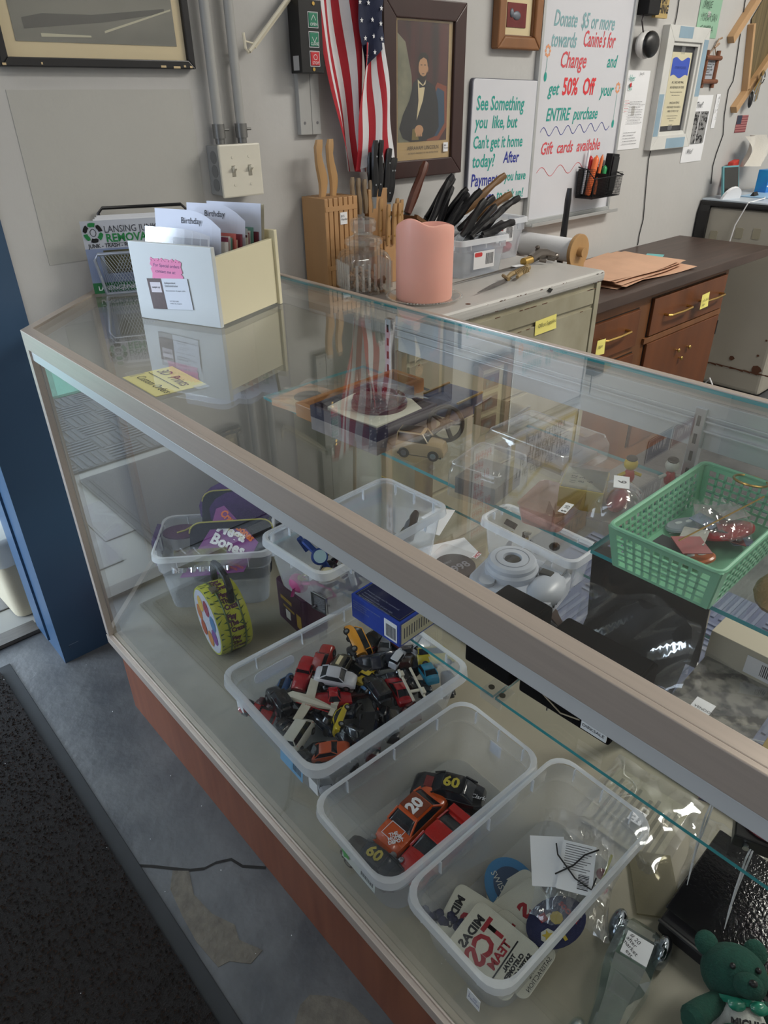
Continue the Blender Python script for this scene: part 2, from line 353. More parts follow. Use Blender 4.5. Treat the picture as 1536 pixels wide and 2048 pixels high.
# back track with grooves and sliding door
mb = MB()
for (z0, z1, x0, x1) in ((.925, .945, .626, .646), (.897, .925, .630, .646), (.868, .897, .634, .646)): mb.box(x0, YE, z0, x1, -.61, z1)
for z in (.922, .914, .899): mb.box(.624, YE, z, .632, -.61, z+.003)
part('sliding_door_track', mb, mat('track_white', '#c3c7c9', .35, metal=.4), case, bevel=.0007)
part('back_sill', MB().box(.622, YE, .2085, .646, -.03, .222), alu2_m, case)
part('back_panel', MB().box(.636, -.575, .222, .640, -.03, .945), glass_m, case)
mb = MB().box(.630, -.625, .222, .645, -.605, .868); part('door_stile', mb, mat('stile_wood', '#7c6a52', .5), case)
cl = thing('shelf_clip', 'clear plastic clip with two round pads joining the lower glass shelves', 'clip', (.262, -1.212, .546))
part('body', MB().box(-.004, -.018, 0, .030, .022, .003).box(-.004, -.018, -.012, -.001, .022, .003), clear_m, cl)
part('pad', MB().cyl((.01, -.01, .003), (.01, -.01, .0042), .005, n=14), mat('pad_grey', '#4b463c'), cl)
part('pad', MB().cyl((.012, .013, .003), (.012, .013, .0042), .005, n=14), mat('pad_grey'), cl)
# ---------------------------------------------------------------- things on the wall
def flatpoly(mb, pts, y, mi=None):
    return mb.add([(a, y, b) for a, b in pts], [tuple(range(len(pts)))], mi)
def frame_bars(mb, x0, z0, x1, z1, w, d, y=0.0, top=True):
    q = [((x0, z0), (x1, z0), (x1-w, z0+w), (x0+w, z0+w)), ((x1, z0), (x1, z1), (x1-w, z1-w), (x1-w, z0+w)),
         ((x1, z1), (x0, z1), (x0+w, z1-w), (x1-w, z1-w)), ((x0, z1), (x0, z0), (x0+w, z0+w), (x0+w, z1-w))]
    for p in q: mb.loft([[(a, y, b) for a, b in p], [(a, y-d, b) for a, b in p]][::-1])
    return mb
# framed street photograph
t = thing('picture_frame', 'large black framed grey photograph with cream mount, chipped frame corner', 'picture frame', (.152, 0, 1.398))
fw, fh = .415, .38
blk = mat('black_lacquer', '#17171a', .3)
part('frame', frame_bars(MB(), 0, 0, fw, fh, .016, .022), blk, t, bevel=.002)
part('mount', MB().box(.014, -.012, .014, fw-.014, -.010, fh-.014), mat('cream_mount', '#d2c29c', .8), t)
ph = part('photograph', MB().box(.040, -.0135, .042, fw-.036, -.012, fh-.036), mat('grey_photo', '#8a897f', .8, col2='#5f5f58', scale=3, stretch=(.6, 1, 2.2), thr=(.35, .7)), t)
mb = MB(); flatpoly(mb, [(.06, .062), (.22, .078), (.36, .10), (.36, .108), (.2, .09), (.1, .088), (.06, .08)], -.014); part('printed_shadow', mb, mat('photo_dark', '#4c4c47', .8), ph)
mb = MB()
for k in range(7): mb.box(.24+.018*k, -.0142, .16, .248+.018*k, -.0138, .20+.01*(k % 3))
mb.box(.05, -.0142, .15, .37, -.0138, .156)
part('printed_building', mb, mat('photo_dark'), ph)
mb = MB(); flatpoly(mb, [(.09, .05), (.19, .052), (.19, .055), (.09, .056)], -.0143); flatpoly(mb, [(.22, .06), (.375, .105), (.375, .108), (.22, .064)], -.0143); part('printed_kerb', mb, mat('photo_light', '#b9b69f', .8), ph)
part('glass', MB().box(.014, -.0165, .014, fw-.014, -.015, fh-.014), sheet('picture_glass', f0=.04), t)
mb = MB(); random.seed(2)
for x, z, s in ((.33, .004, .012), (.36, .003, .016), (.40, .004, .006), (.385, .005, .005), (.075, .006, .003), (.002, .004, .007)): mb.box(x, -.0228, z-.002, x+s, -.0218, z+.002)
part('chipped_paint', mb, mat('chip_tan', '#cbb48a'), t)
# conduits and double switch
cm = mat('conduit_paint', '#a7a7a4', .45, var=.05)
for x, lb in ((.606, 'left painted conduit running up from the light switches'), (.668, 'right painted conduit running up from the light switches')):
    t = thing('conduit', lb, 'pipe', (x, -.022, 1.247)); part('pipe', MB().cyl((0, 0, .03), (0, 0, 1.75), .0112, n=14), cm, t, smooth=True)
    part('connector', MB().cyl((0, 0, 0), (0, 0, .012), .011, n=12).cyl((0, 0, .012), (0, 0, .042), .0145, n=12).cyl((.012, -.004, .03), (.024, -.006, .03), .003, n=8), mat('cast_grey', '#7f7f7d', .4, metal=.6), t, smooth=True)
t = thing('light_switch', 'cream double light switch on a grey metal box below the conduits', 'switch', (.634, 0, 1.1905))
part('back_box', MB().box(-.056, -.053, -.053, .056, 0, .055), mat('box_grey', '#8e8f8e', .5), t, bevel=.003)
part('knockout', MB().cyl((-.056, -.03, .03), (-.0568, -.03, .03), .014, n=16).cyl((-.056, -.03, 0), (-.0568, -.03, 0), .014, n=16).cyl((-.056, -.03, -.03), (-.0568, -.03, -.03), .014, n=16), mat('box_grey_dark', '#747575', .5), t)
part('cover_plate', MB().box(-.0575, -.061, -.0575, .0575, -.053, .0575), mat('ivory_plastic', '#d6d2c4', .35), t, bevel=.0035)
for x in (-.023, .023):
    part('slot', MB().box(x-.005, -.0616, -.012, x+.005, -.061, .012), mat('slot_shadow', '#8d897c'), t)
    part('toggle', MB().loft([[(x-.004, -.061, -.004), (x+.004, -.061, -.004), (x+.004, -.061, .008), (x-.004, -.061, .008)], [(x-.004, -.073, .006), (x+.004, -.073, .006), (x+.004, -.073, .012), (x-.004, -.073, .012)]]), mat('ivory_plastic'), t, bevel=.001)
    for z in (.03, -.03): part('screw', MB().cyl((x, -.061, z), (x, -.0622, z), .003, n=10), mat('ivory_plastic'), t)
# painted board, door control box
t = thing('mounting_board', 'grey painted wooden board holding the door control box', 'board', (.852, 0, 1.257))
bp_ = mat('board_paint', '#a6a6a4', .6, var=.06, bump=.2, stretch=(1, 1, .1))
part('plank', MB().box(0, -.016, 0, .037, 0, 1.743), bp_, t, bevel=.0015); part('plank', MB().box(.038, -.016, 0, .066, 0, 1.743), bp_, t, bevel=.0015)
for x in (.014, .055): part('screw', MB().cyl((x, -.016, .027), (x, -.0168, .027), .0035, n=10), mat('screw_grey', '#77777a', .4, metal=.6), t)
t = thing('door_control', 'black control box with green open and close buttons and red stop button', 'control box', (.834, -.016, 1.392))
part('housing', MB().box(0, -.045, 0, .068, 0, .148), black_m, t, bevel=.0015)
for z, c, g, s in ((.108, '#1d7a5c', 'OPEN', 1), (.069, '#1d7a5c', 'CLOSE', -1), (.030, '#c2262f', 'STOP', 0)):
    b = part('button', MB().box(.028, -.0475, z-.014, .054, -.045, z+.014), mat('btn'+c, c, .4), t, bevel=.001)
    text(g, .0082, white_m, b, (.041, -.0479, z-.0115), XR, align='CENTER')
    mb = MB()
    if s: stroke(mb, [(.034, z+.001*s-.004*s+.002), (.041, z+.008*s+.002), (.048, z+.001*s-.004*s+.002)], .0011, -.0479)
    else: stroke(mb, [(.041+.0055*math.cos(a*.5236), z+.003+.0055*math.sin(a*.5236)) for a in range(13)], .0011, -.0479)
    part('symbol', mb, white_m, b)
    part('border', frame_bars(MB(), .026, z-.016, .056, z+.016, .0012, .0006, -.045), whiteg_m, b)
for x, z in ((.044, .140), (.036, .008)): part('screw', MB().cyl((x, -.045, z), (x, -.0465, z), .004, n=12), brass_m, t)
part('sticker', MB().box(-.0006, -.035, .006, 0, -.012, .036), mat('silver_sticker', '#a9a9a9', .4), t)
part('conduit_fitting', MB().cyl((.034, -.022, .148), (.034, -.022, .165), .013, n=12).cyl((.034, -.022, .165), (.034, -.022, .19), .016, n=12), mat('cast_grey'), t, smooth=True)
# white plastic arm beside it
t = thing('wall_bracket', 'cream plastic forked arm slanting up beside the control box', 'bracket', (.692, -.035, 1.44))
iv = mat('cream_arm', '#ddd6c2', .4)
part('arm', MB().tube([(.012, 0, -.006), (.16, 0, .125)], .0065, 6, flat=.7).tube([(.03, .004, .003), (.15, .004, .108)], .004, 6), iv, t)
part('fork', MB().tube([(0, 0, .03), (.002, 0, 0), (.008, 0, -.008), (.022, 0, .004)], .0035, 6).tube([(0, 0, .014), (.024, 0, .010)], .002, 6), iv, t)
# flag
RED, WHT, BLU = mat('flag_red', '#a81e2c', .75, bump=.15, bscale=400), mat('flag_white', '#d9d9dc', .75, bump=.15, bscale=400), mat('flag_blue', '#1c2440', .75, bump=.15, bscale=400)
fl = thing('flag', 'american flag hanging folded in long drapes beside the framed portrait', 'flag', (0, 0, 0))
def drape(a0, a1, b0, b1, cols, y0, amp, ph, nf=2.2, curve=0.0):
    """cloth strip panel: top edge a0-a1, bottom edge b0-b1 (x,z); cols = colour per stripe across"""
    mb = MB(); n = len(cols); K = 4; NV = 22
    def f(u, v):
        ax = a0[0]+(a1[0]-a0[0])*u; az = a0[1]+(a1[1]-a0[1])*u; bx = b0[0]+(b1[0]-b0[0])*u; bz = b0[1]+(b1[1]-b0[1])*u
        x = ax+(bx-ax)*v+curve*math.sin(v*math.pi)*(1-u)+.004*math.sin(v*9+u*5); z = az+(bz-az)*v
        return (x, y0-amp*(.5+.5*math.sin(u*nf*math.pi*2+ph+v*1.5)), z)
    for c in range(n):
        s = len(mb.v); mb.cm = cols[c]
        mb.grid(lambda u, v, c=c: f((c+u)/n, v), K, NV)
    mb.cm = 0; return mb, f
c3 = [RED, WHT, BLU]
mb, f0 = drape((.868, 1.60), (1.03, 1.60), (.985, 1.165), (1.045, 1.16), [0, 1, 0, 1, 0, 1, 0], -.02, .03, .6, 1.1, .0); part('left_fold', mb, c3, fl, smooth=True)
mb, f1 = drape((1.035, 1.46), (1.095, 1.46), (.995, 1.165), (1.135, 1.19), [0, 1, 0, 1, 0, 1], -.055, .022, 2.4, .9, .0); part('right_fold', mb, c3, fl, smooth=True)
mb, f2_ = drape((1.0, 1.60), (1.085, 1.62), (1.035, 1.395), (1.098, 1.461), [2, 2], -.058, .02, 2.4, .9); can = part('canton', mb, c3, fl, smooth=True)
mb = MB()
for i in range(3):
    for j in range(5):
        x, y, z = f2_(.2+.3*i, .12+.19*j+.06*(i % 2)); r = .0062; pts = []
        for k in range(10):
            a = math.pi/2+k*math.pi/5; rr = r if k % 2 == 0 else r*.42; pts.append((x+rr*math.cos(a), y-.003, z+rr*math.sin(a)))
        mb.add(pts, [tuple(range(10))])
part('star', mb, white_m, can, stuff=True)
mb, _ = drape((1.04, 1.20), (1.07, 1.20), (1.10, 1.07), (1.125, 1.075), [0, 1, 0], -.02, .012, 1.2, .6); part('tail', mb, c3, fl, smooth=True)
part('staff', MB().cyl((1.0, -.012, 1.5), (.955, -.05, 1.75), .006, n=10), wood_m, fl, smooth=True)
# portrait
t = thing('portrait_frame', 'dark brown framed antique colour print of a bearded seated man', 'picture frame', (1.142, 0, 1.13))
dk = mat('dark_mahogany', '#3a211e', .4, var=.3, scale=10, stretch=(1, 1, .1))
part('frame', frame_bars(MB(), 0, 0, .328, .44, .047, .022), dk, t, bevel=.003)
pr = part('print', MB().box(.045, -.011, .045, .285, -.009, .40), mat('aged_paper', '#b79c6d', .8, var=.2, scale=6), t)
X_, Z_ = .059, .095
mb = MB(); mb.box(X_, -.0118, Z_, X_+.205, -.0112, .388); part('curtain', mb, mat('curtain_red', '#54221f', .8, col2='#2b1313', scale=26, stretch=(1, 1, .12)), pr)
mb = MB(); flatpoly(mb, [(X_, Z_), (X_+.06, Z_), (X_+.055, .26), (X_+.03, .34), (X_, .36)], -.0120); part('window_view', mb, mat('pr_sky', '#8e8b74', .8, col2='#5c6050', scale=15), pr)
mb = MB(); flatpoly(mb, [(X_+.13, .20), (X_+.16, .245), (X_+.20, .235), (X_+.205, .13), (X_+.17, Z_), (X_+.12, Z_)], -.0123); part('chair_back', mb, mat('pr_gold', '#7c3c24', .8), pr)
mb = MB(); flatpoly(mb, [(X_+.14, .2), (X_+.162, .232), (X_+.19, .222), (X_+.195, .14), (X_+.165, Z_+.012), (X_+.13, Z_+.01)], -.0125); part('chair_pad', mb, mat('pr_blue', '#1f3f58', .8), pr)
mb = MB(); flatpoly(mb, [(X_+.005, .13), (X_+.02, .165), (X_+.045, .20), (X_+.062, .245), (X_+.082, .256), (X_+.115, .25), (X_+.15, .235), (X_+.165, .19), (X_+.17, .13), (X_+.15, .105), (X_+.10, Z_), (X_+.05, Z_), (X_+.02, .105)], -.0128); part('dark_coat', mb, mat('pr_black', '#16171b', .8), pr)
mb = MB(); flatpoly(mb, [(X_+.078, .252), (X_+.10, .238), (X_+.112, .252), (X_+.10, .20), (X_+.075, .15), (X_+.082, .2)], -.0131); part('shirt', mb, mat('pr_cream', '#cdbf99', .8), pr)
mb = MB(); flatpoly(mb, [(X_+.083, .243), (X_+.099, .236), (X_+.117, .244), (X_+.116, .232), (X_+.099, .233), (X_+.085, .231)], -.0134); part('bow_tie', mb, mat('pr_black'), pr)
def ell(cx, cz, rx, rz, n=18, a0=0, a1=360): return [(cx+rx*math.cos(R_(a0+(a1-a0)*i/n)), cz+rz*math.sin(R_(a0+(a1-a0)*i/n))) for i in range(n)]
skin = mat('pr_skin', '#b58b66', .8)
mb = MB(); flatpoly(mb, ell(X_+.099, .281, .0185, .028), -.0137); flatpoly(mb, ell(X_+.116, .277, .004, .008), -.0136); part('face', mb, skin, pr)
mb = MB(); flatpoly(mb, [(X_+.078, .285), (X_+.079, .305), (X_+.09, .316), (X_+.106, .317), (X_+.119, .308), (X_+.122, .283), (X_+.117, .285), (X_+.114, .30), (X_+.10, .305), (X_+.086, .299)], -.0140)
flatpoly(mb, [(X_+.082, .272), (X_+.087, .254), (X_+.099, .247), (X_+.111, .254), (X_+.117, .275), (X_+.109, .262), (X_+.099, .259), (X_+.088, .263)], -.0140)
mb.box(X_+.088, -.0141, .286, X_+.095, -.0139, .288); mb.box(X_+.102, -.0141, .286, X_+.110, -.0139, .288); mb.box(X_+.094, -.0141, .265, X_+.103, -.0139, .2665)
part('hair_and_beard', mb, mat('pr_hair', '#241913', .8), pr)
mb = MB(); flatpoly(mb, ell(X_+.085, .125, .018, .013), -.0136)
for k in range(4): mb.box(X_+.072+.007*k, -.0137, .108, X_+.077+.007*k, -.0135, .124)
part('hand', mb, skin, pr)
mb = MB(); flatpoly(mb, [(X_+.055, Z_+.004), (X_+.085, Z_+.004), (X_+.075, .13), (X_+.058, .128)], -.0134); part('book', mb, mat('pr_book', '#6f6233', .8), pr)
text('ABRAHAM LINCOLN.', .0145, mat('pr_ink', '#4a3d2c'), pr, (.165, -.0125, .073), XR, align='CENTER')
text('SIXTEENTH PRESIDENT OF THE UNITED STATES', .006, mat('pr_ink'), pr, (.165, -.0125, .062), XR, align='CENTER')
part('price_sticker', MB().box(.248, -.0165, .063, .268, -.0155, .088), white_m, t); text('$65\nVendor', .007, ink_m, t, (.250, -.0168, .078), XR)
part('glass', MB().box(.044, -.0155, .044, .286, -.0145, .40), sheet('picture_glass'), t)
# small whiteboard
teal = mat('teal_marker', '#23988c', .6); bluem = mat('blue_marker', '#26308f', .6); redm = mat('red_marker', '#cf4d55', .6); ltteal = mat('faded_teal', '#7fa9ae', .6); orm = mat('orange_marker', '#dd9a72', .6)
wb = mat('whiteboard_face', '#cfd0d6', .25)
t = thing('whiteboard', 'small white board with teal handwriting about home delivery pick up', 'whiteboard', (1.512, 0, 1.03), (R_(0), R_(1.0), 0))
part('panel', MB().prism(rrect(0, 0, .338, .356, .012, 4), 0, .016), [wb], t, (0, 0, 0), (R_(90), 0, 0), bevel=.0015)
part('edge', MB().prism(rrect(-.002, -.002, .34, .358, .013, 4), -.004, .012), mat('board_edge', '#5b5c66', .6), t, (0, 0, 0), (R_(90), 0, 0))
def hand(s, size, m, x, z, par, sx=.86, shear=.1, off=.0009, y=-.0166): return text(s, size, m, par, (x, y, z), XR, sx=sx, shear=shear, off=off)
for s, z, m_, x, sz, sx in (('See Something', .272, teal, .018, .056, .72), ('you  like, but', .222, teal, .018, .05, .80), ("Can't get it home", .165, teal, .012, .05, .72), ('today?', .110, teal, .014, .054, .80), ('After', .118, bluem, .172, .048, .80), ('Payment', .054, bluem, .012, .052, .76), ('you have', .062, teal, .186, .04, .80), ('a', .004, teal, .014, .042, 1), ('4 hrs', .004, bluem, .055, .045, .85), ('to pick up!', .006, teal, .150, .042, .80)):
    hand(s, sz, m_, x, z, t, sx=sx)
# big whiteboard
t = thing('whiteboard', 'tall whiteboard in aluminium frame with donation and gift card writing', 'whiteboard', (1.85, 0, .945))
BW, BH = .53, .86
part('panel', MB().box(0, -.010, 0, BW, -.002, BH), wb, t)
part('frame', frame_bars(MB(), -.012, -.012, BW+.012, BH+.012, .014, .018), mat('board_alu', '#b9bbbb', .4, metal=.5), t, bevel=.002)
part('pen_tray', MB().box(-.012, -.045, -.018, BW+.03, -.012, -.012).box(-.012, -.047, -.018, BW+.03, -.044, -.006), mat('board_alu'), t, bevel=.001)
def bh(s, sz, m_, x, z, sx=.8, sh=.25, off=.0008): return text(s, sz, m_, t, (x-1.85, -.0108, z-.945), XR, sx=sx, shear=sh, off=off)
bh('Donate  $5 or more', .062, ltteal, 1.905, 1.535, .70); bh('towards', .062, ltteal, 1.90, 1.478, .70); bh("Canine's for", .066, redm, 2.083, 1.483, .62)
bh('Change', .066, redm, 1.96, 1.42, .78); bh('and', .055, teal, 2.25, 1.424, .78); bh('get', .055, teal, 1.91, 1.34, .85); bh('50%  Off', .072, mat('red_marker2', '#d7333b', .6), 1.99, 1.34, .76, .1, .0018); bh('your', .055, teal, 2.23, 1.335, .80)
bh('ENTIRE  purchase', .055, teal, 1.91, 1.262, .78); bh('Gift  cards  available', .055, redm, 1.895, 1.158, .84)
def wave(m_, x0, x1, z, a, n, w):
    mb = stroke(MB(), [(x0+(x1-x0)*k/60-1.85, z-.945+a*math.sin(k/60*n*2*math.pi)+.008*(k/60)) for k in range(61)], w, -.0108); part('drawn_wave', mb, m_, t)
wave(bluem, 1.885, 2.32, 1.228, .014, 6, .0022); wave(redm, 1.885, 2.335, 1.10, .016, 4, .0018)
for x, z, zl in ((1.888, 1.465, 1.40), (2.345, 1.36, 1.25)):
    mb = MB()
    for k in range(8): a = k*math.pi/4; flatpoly(mb, ell(x-1.85+.012*math.cos(a), z-.945+.014*math.sin(a), .005, .005, 8), -.0107)
    part('drawn_flower', mb, orm, t)
    part('drawn_stem', stroke(MB(), [(x-1.85, z-.965), (x-1.852, zl-.945)], .0014, -.0108), teal, t)
    mb = MB(); flatpoly(mb, ell(x-1.852, zl-.945-.008, .008, .014, 10), -.0109); part('drawn_leaf', mb, teal, t)
# mesh pen cup
t = thing('pen_cup', 'black wire mesh cup hung on the tall whiteboard, full of markers', 'pen holder', (2.135, -.018, 1.0))
mesh_m = mat('black_mesh', '#1b1b1e', .5, metal=.3)
def mesh_panel(mb, o, u, v, nu, nv, w=.0012):
    o, u, v = Vector(o), Vector(u), Vector(v)
    for i in range(nu+1): mb.tube([o+u*i/nu, o+u*i/nu+v], w/2, 3, cap=False)
    for j in range(nv+1): mb.tube([o+v*j/nv, o+v*j/nv+u], w/2, 3, cap=False)
mb = MB(); mesh_panel(mb, (0, -.075, 0), (.19, 0, 0), (.005, 0, .068), 34, 13); mesh_panel(mb, (0, -.075, 0), (0, .072, 0), (0, 0, .10), 12, 16); mesh_panel(mb, (.19, -.075, 0), (0, .072, 0), (.005, 0, .08), 12, 14)
part('mesh_wall', mb, mesh_m, t, stuff=True)
part('mesh_back', MB().box(0, -.003, 0, .195, -.001, .098), mesh_m, t); part('mesh_floor', MB().box(0, -.075, -.002, .19, 0, 0), mesh_m, t)
part('wire_rim', MB().tube([(0, 0, .105), (0, -.04, .098), (-.002, -.077, .068), (.197, -.077, .07), (.198, -.04, .08), (.198, 0, .105)], .0022, 6).box(.085, -.074, 0, .087, -.004, .08), mesh_m, t)
def marker(label, col, capc, loc, rot, r=.0085, L=.125, group='markers in the mesh cup'):
    k = thing('marker', label, 'marker', loc, rot, group); part('barrel', MB().lathe([(r*.8, 0), (r, .006), (r, L*.62)], 12), mat('mk'+col, col, .35), k, smooth=True)
    part('cap', MB().lathe([(r*1.05, L*.62), (r*1.05, L*.9), (r*.8, L*.95), (r*.35, L*.98), (r*.35, L)], 12), mat('mk'+capc, capc, .3), k, smooth=True)
marker('orange marker with a white band in the mesh cup', '#e8713a', '#e8713a', (2.175, -.045, 1.005), (0, R_(14), 0), .011, .14)
marker('slim orange pen right of the thick orange marker', '#df7b45', '#df7b45', (2.215, -.05, 1.005), (0, R_(10), 0), .006, .14)
marker('green marker low in the mesh cup', '#1f7f45', '#2a9454', (2.26, -.045, 1.0), (0, R_(8), 0), .009, .105)
marker('red capped marker at the back of the mesh cup', '#d7d7da', '#c92a31', (2.20, -.028, 1.01), (R_(-4), R_(4), 0), .009, .13)
marker('white pen standing tallest in the mesh cup', '#bdbdc4', '#e4e4e8', (2.165, -.026, 1.01), (0, R_(6), 0), .005, .155)
t = thing('board_eraser', 'black felt board eraser standing at the right of the mesh cup', 'eraser', (2.30, -.045, 1.003), (0, R_(6), 0)); part('felt', MB().box(-.026, -.018, 0, .026, .01, .14), blackm_m, t, bevel=.003); part('grip', MB().box(-.02, -.024, .01, .02, -.018, .13), black_m, t, bevel=.002)
# wooden frame with three openings
t = thing('relief_frame', 'brown wooden frame with cream mount and small red relief panels', 'picture frame', (1.606, 0, 1.463))
oak = mat('oak_frame', '#8a5c36', .45, var=.35, scale=8, stretch=(1, 1, .15))
part('frame', frame_bars(MB(), 0, 0, .215, .34, .034, .03), oak, t, bevel=.006, seg=3); part('inner_frame', frame_bars(MB(), .026, .026, .189, .314, .012, .02), mat('oak_dark', '#6d4526', .4), t, bevel=.002)
part('mount', MB().box(.034, -.012, .034, .181, -.009, .306), mat('cream_mount'), t)
for z in (.058, .15, .24):
    o = part('relief_panel', MB().box(.055, -.0145, z, .148, -.012, z+.062), mat('relief_red', '#7a3434', .8, var=.3), t, label='red relief panel with a pewter figure')
    part('figure', MB().sph((.10, -.015, z+.03), .02, .004, .012, 10, 6).sph((.075, -.015, z+.036), .009, .004, .012, 8, 5), mat('pewter', '#6a6f78', .5, metal=.4), o, smooth=True)
# hanging oval case
t = thing('oval_case', 'black oval zipped case hanging from a cord right of the tall whiteboard', 'case', (2.46, -.035, 1.497))
part('shell', MB().sph((0, .004, 0), .060, .024, .046, 20, 10), mat('case_white', '#c9c8c6', .4), t, smooth=True)
part('cover', MB().sph((.006, -.014, 0), .052, .022, .043, 20, 10), black_m, t, smooth=True)
part('cord', MB().tube([(-.03, 0, .03), (-.045, .005, .07), (-.03, .01, .12), (-.02, .01, .3)], .003, 6), mat('cord_dark', '#2c2226'), t)
t = thing('letter_block', 'black and gold block sign with carved words above the oval case', 'sign', (2.43, 0, 1.588))
part('block', MB().box(-.015, -.05, 0, .062, 0, .12), blackm_m, t, bevel=.002); part('gold_face', MB().box(.064, -.035, -.006, .15, -.02, .12), mat('gold_face', '#b39a62', .5), t)
text('THAT\nTHING', .036, ink_m, t, (.067, -.0355, .038), XR, sx=.75, off=.0012, line=.8)
def sheetpaper(name, label, x0, z0, w, h, m, y=-.002, rot=0.0, cat='paper', g=None):
    t = thing(name, label, cat, (x0, y, z0), (0, R_(rot), 0), g); part('sheet', MB().grid(lambda u, v: (u*w, -.0025*math.sin(v*math.pi*3)*math.sin(u*3), v*h), 4, 9), m, t, smooth=True); return t
def lines(t, x0, z0, w, n, dz, m=ink_m, y=-.0055, h=.0012, rag=.3, seed=1):
    random.seed(seed); mb = MB()
    for k in range(n):
        x = x0
        while x < x0+w*(1-random.random()*rag): l = random.uniform(.004, .018); mb.box(x, y-.0002, z0-k*dz, x+l, y, z0-k*dz+h); x += l+.003
    part('printed_lines', mb, m, t)
t = sheetpaper('letter_page', 'folded white letter with red and blue print taped below the oval case', 2.405, 1.147, .175, .27, white_m)
lines(t, .045, .165, .11, 9, .009, seed=2); lines(t, .01, .17, .025, 5, .009, inkr_m, seed=3); lines(t, .03, .06, .1, 5, .010, seed=4); text('He♥\nUs'.replace('♥', 'r'), .03, teal, t, (.02, -.006, .235), XR, sx=.8); text('for A', .014, ink_m, t, (.09, -.006, .255), XR)
part('drawn_heart', flatpoly(MB(), ell(.033, .222, .007, .008), -.0062), inkr_m, t)
# blue and white frame
t = thing('notice_frame', 'white and pale blue wooden frame holding a printed notice with blue banner', 'picture frame', (2.625, 0, 1.137))
FW, FH = .335, .43; wp = mat('distressed_white', '#d3d3cf', .6, var=.12, scale=12); bpnt = mat('distressed_blue', '#8fa9ba', .6, var=.15, scale=12)
part('frame', frame_bars(MB(), 0, 0, FW, FH, .052, .03), wp, t, bevel=.002); part('inner_frame', frame_bars(MB(), .045, .045, FW-.045, FH-.045, .02, .022), wp, t, bevel=.003)
for a in ((.10, 0, .28, .042, 1), (.06, FH-.042, .19, FH, 1)): part('blue_block', MB().box(a[0]+.02, -.0306, a[1]+.002, a[2], -.030, a[3]-.002), bpnt, t)
part('blue_block', MB().box(.002, -.0306, .05, .040, -.030, .20), bpnt, t); part('blue_block', MB().box(FW-.040, -.0306, .19, FW-.002, -.030, .39), bpnt, t)
part('backing', MB().box(.06, -.008, .06, FW-.06, -.006, FH-.06), mat('dark_pane', '#35363a', .3), t)
nt_ = part('notice', MB().box(.088, -.0105, .085, .25, -.009, .345), mat('notice_cream', '#cfc8ab', .7), t)
part('banner', flatpoly(MB(), [(.098+.142*k/16, .262+.006*math.sin(k/16*9)) for k in range(17)]+[(.24-.142*k/16, .322+.006*math.sin(9-k/16*9)) for k in range(17)], -.0112), mat('banner_blue', '#3a54b8', .6), nt_)
text('STORE POLICIES', .013, mat('banner_ink', '#26367e'), nt_, (.17, -.0116, .288), XR, align='CENTER')
for s, z, sz in (('ALL SALES ARE FINAL', .238, .0115), ('NO REFUNDS ON ITEMS', .220, .0115), ('Please make sure you inspect your item', .205, .0068), ('before you leave the store', .194, .0068), ('ONCE AN ITEM IS', .165, .0115), ('PURCHASED YOU HAVE A', .150, .0105), ('WEEK TO PICK IT UP', .135, .0105), ('If an item is not picked up within that time', .120, .0058), ('it will go back on the floor and you', .111, .0058), ('will lose the item', .102, .0058)): text(s, sz, mat('notice_ink', '#3a3a3f'), nt_, (.17, -.0112, z), XR, align='CENTER', sx=.92)
part('tape', MB().box(.155, -.0115, .338, .185, -.0105, .365).box(.15, -.0115, .07, .185, -.0105, .09), clear_m, t)
# bamboo frame
t = thing('bamboo_frame', 'small brown bamboo stick frame with a tied hanging string', 'picture frame', (2.99, -.008, 1.37))
bam = mat('bamboo', '#7b4a30', .5, var=.3, scale=30)
for x in (.02, .12): part('stick', MB().tube([(x, 0, -.012), (x+.004, 0, .125)], .009, 8), bam, t)
for z in (.012, .098): part('stick', MB().tube([(0, -.006, z), (.14, -.006, z)], .009, 8), bam, t)
part('verse_card', MB().box(.025, .003, .015, .118, .005, .098), mat('verse', '#a9aeb6'), t); text('Lord, help us\nremember that\nnothing will\nhappen today\nyou and I\ncannot handle', .012, ink_m, t, (.035, .0025, .082), XR, line=.8)
part('raffia_bow', MB().tube([(.04, 0, .11), (.075, 0, .14), (.10, 0, .11)], .002, 5).tube([(.07, -.004, .135), (.09, -.006, .165), (.115, -.006, .17)], .004, 5).tube([(.07, -.004, .135), (.1, -.006, .15)], .004, 5), mat('raffia', '#9c7e63'), t)
t = sheetpaper('photo_sheet', 'white sheet reading thief who with a black and white still photo', 2.96, 1.07, .195, .262, white_m)
o = part('security_still', MB().box(.015, -.0055, .075, .17, -.005, .20), mat('bw_photo', '#8a8a8a', .8, col2='#1a1a1c', scale=45, thr=(.42, .52), stretch=(1, 1, 1.6)), t); part('divider', MB().box(.088, -.0058, .075, .092, -.0054, .20), white_m, o)
text('Thief?', .032, ink_m, t, (.04, -.006, .215), XR, shear=.3, sx=.8); text('Who?', .028, ink_m, t, (.03, -.006, .035), XR, shear=.3, sx=.8)
t = sheetpaper('number_strip', 'narrow white paper strip with a column of figures taped to the wall', 3.19, 1.20, .036, .135, white_m); text('8\n1\n7\n4\n1\n2', .016, ink_m, t, (.012, -.006, .115), XR)
t = sheetpaper('green_sign', 'pale green paper sign about smiling for the camera, near the top', 2.885, 1.537, .185, .16, mat('green_paper', '#8fb59c', .8)); text('SMILE\nYOUR ON\nCAMERA', .034, mat('green_ink', '#3d5347'), t, (.02, -.006, .10), XR, shear=.2, sx=.85, line=1.2)
t = thing('flag_sticker', 'small american flag sticker on the wall under the angled wooden frame', 'sticker', (3.45, -.001, 1.173))
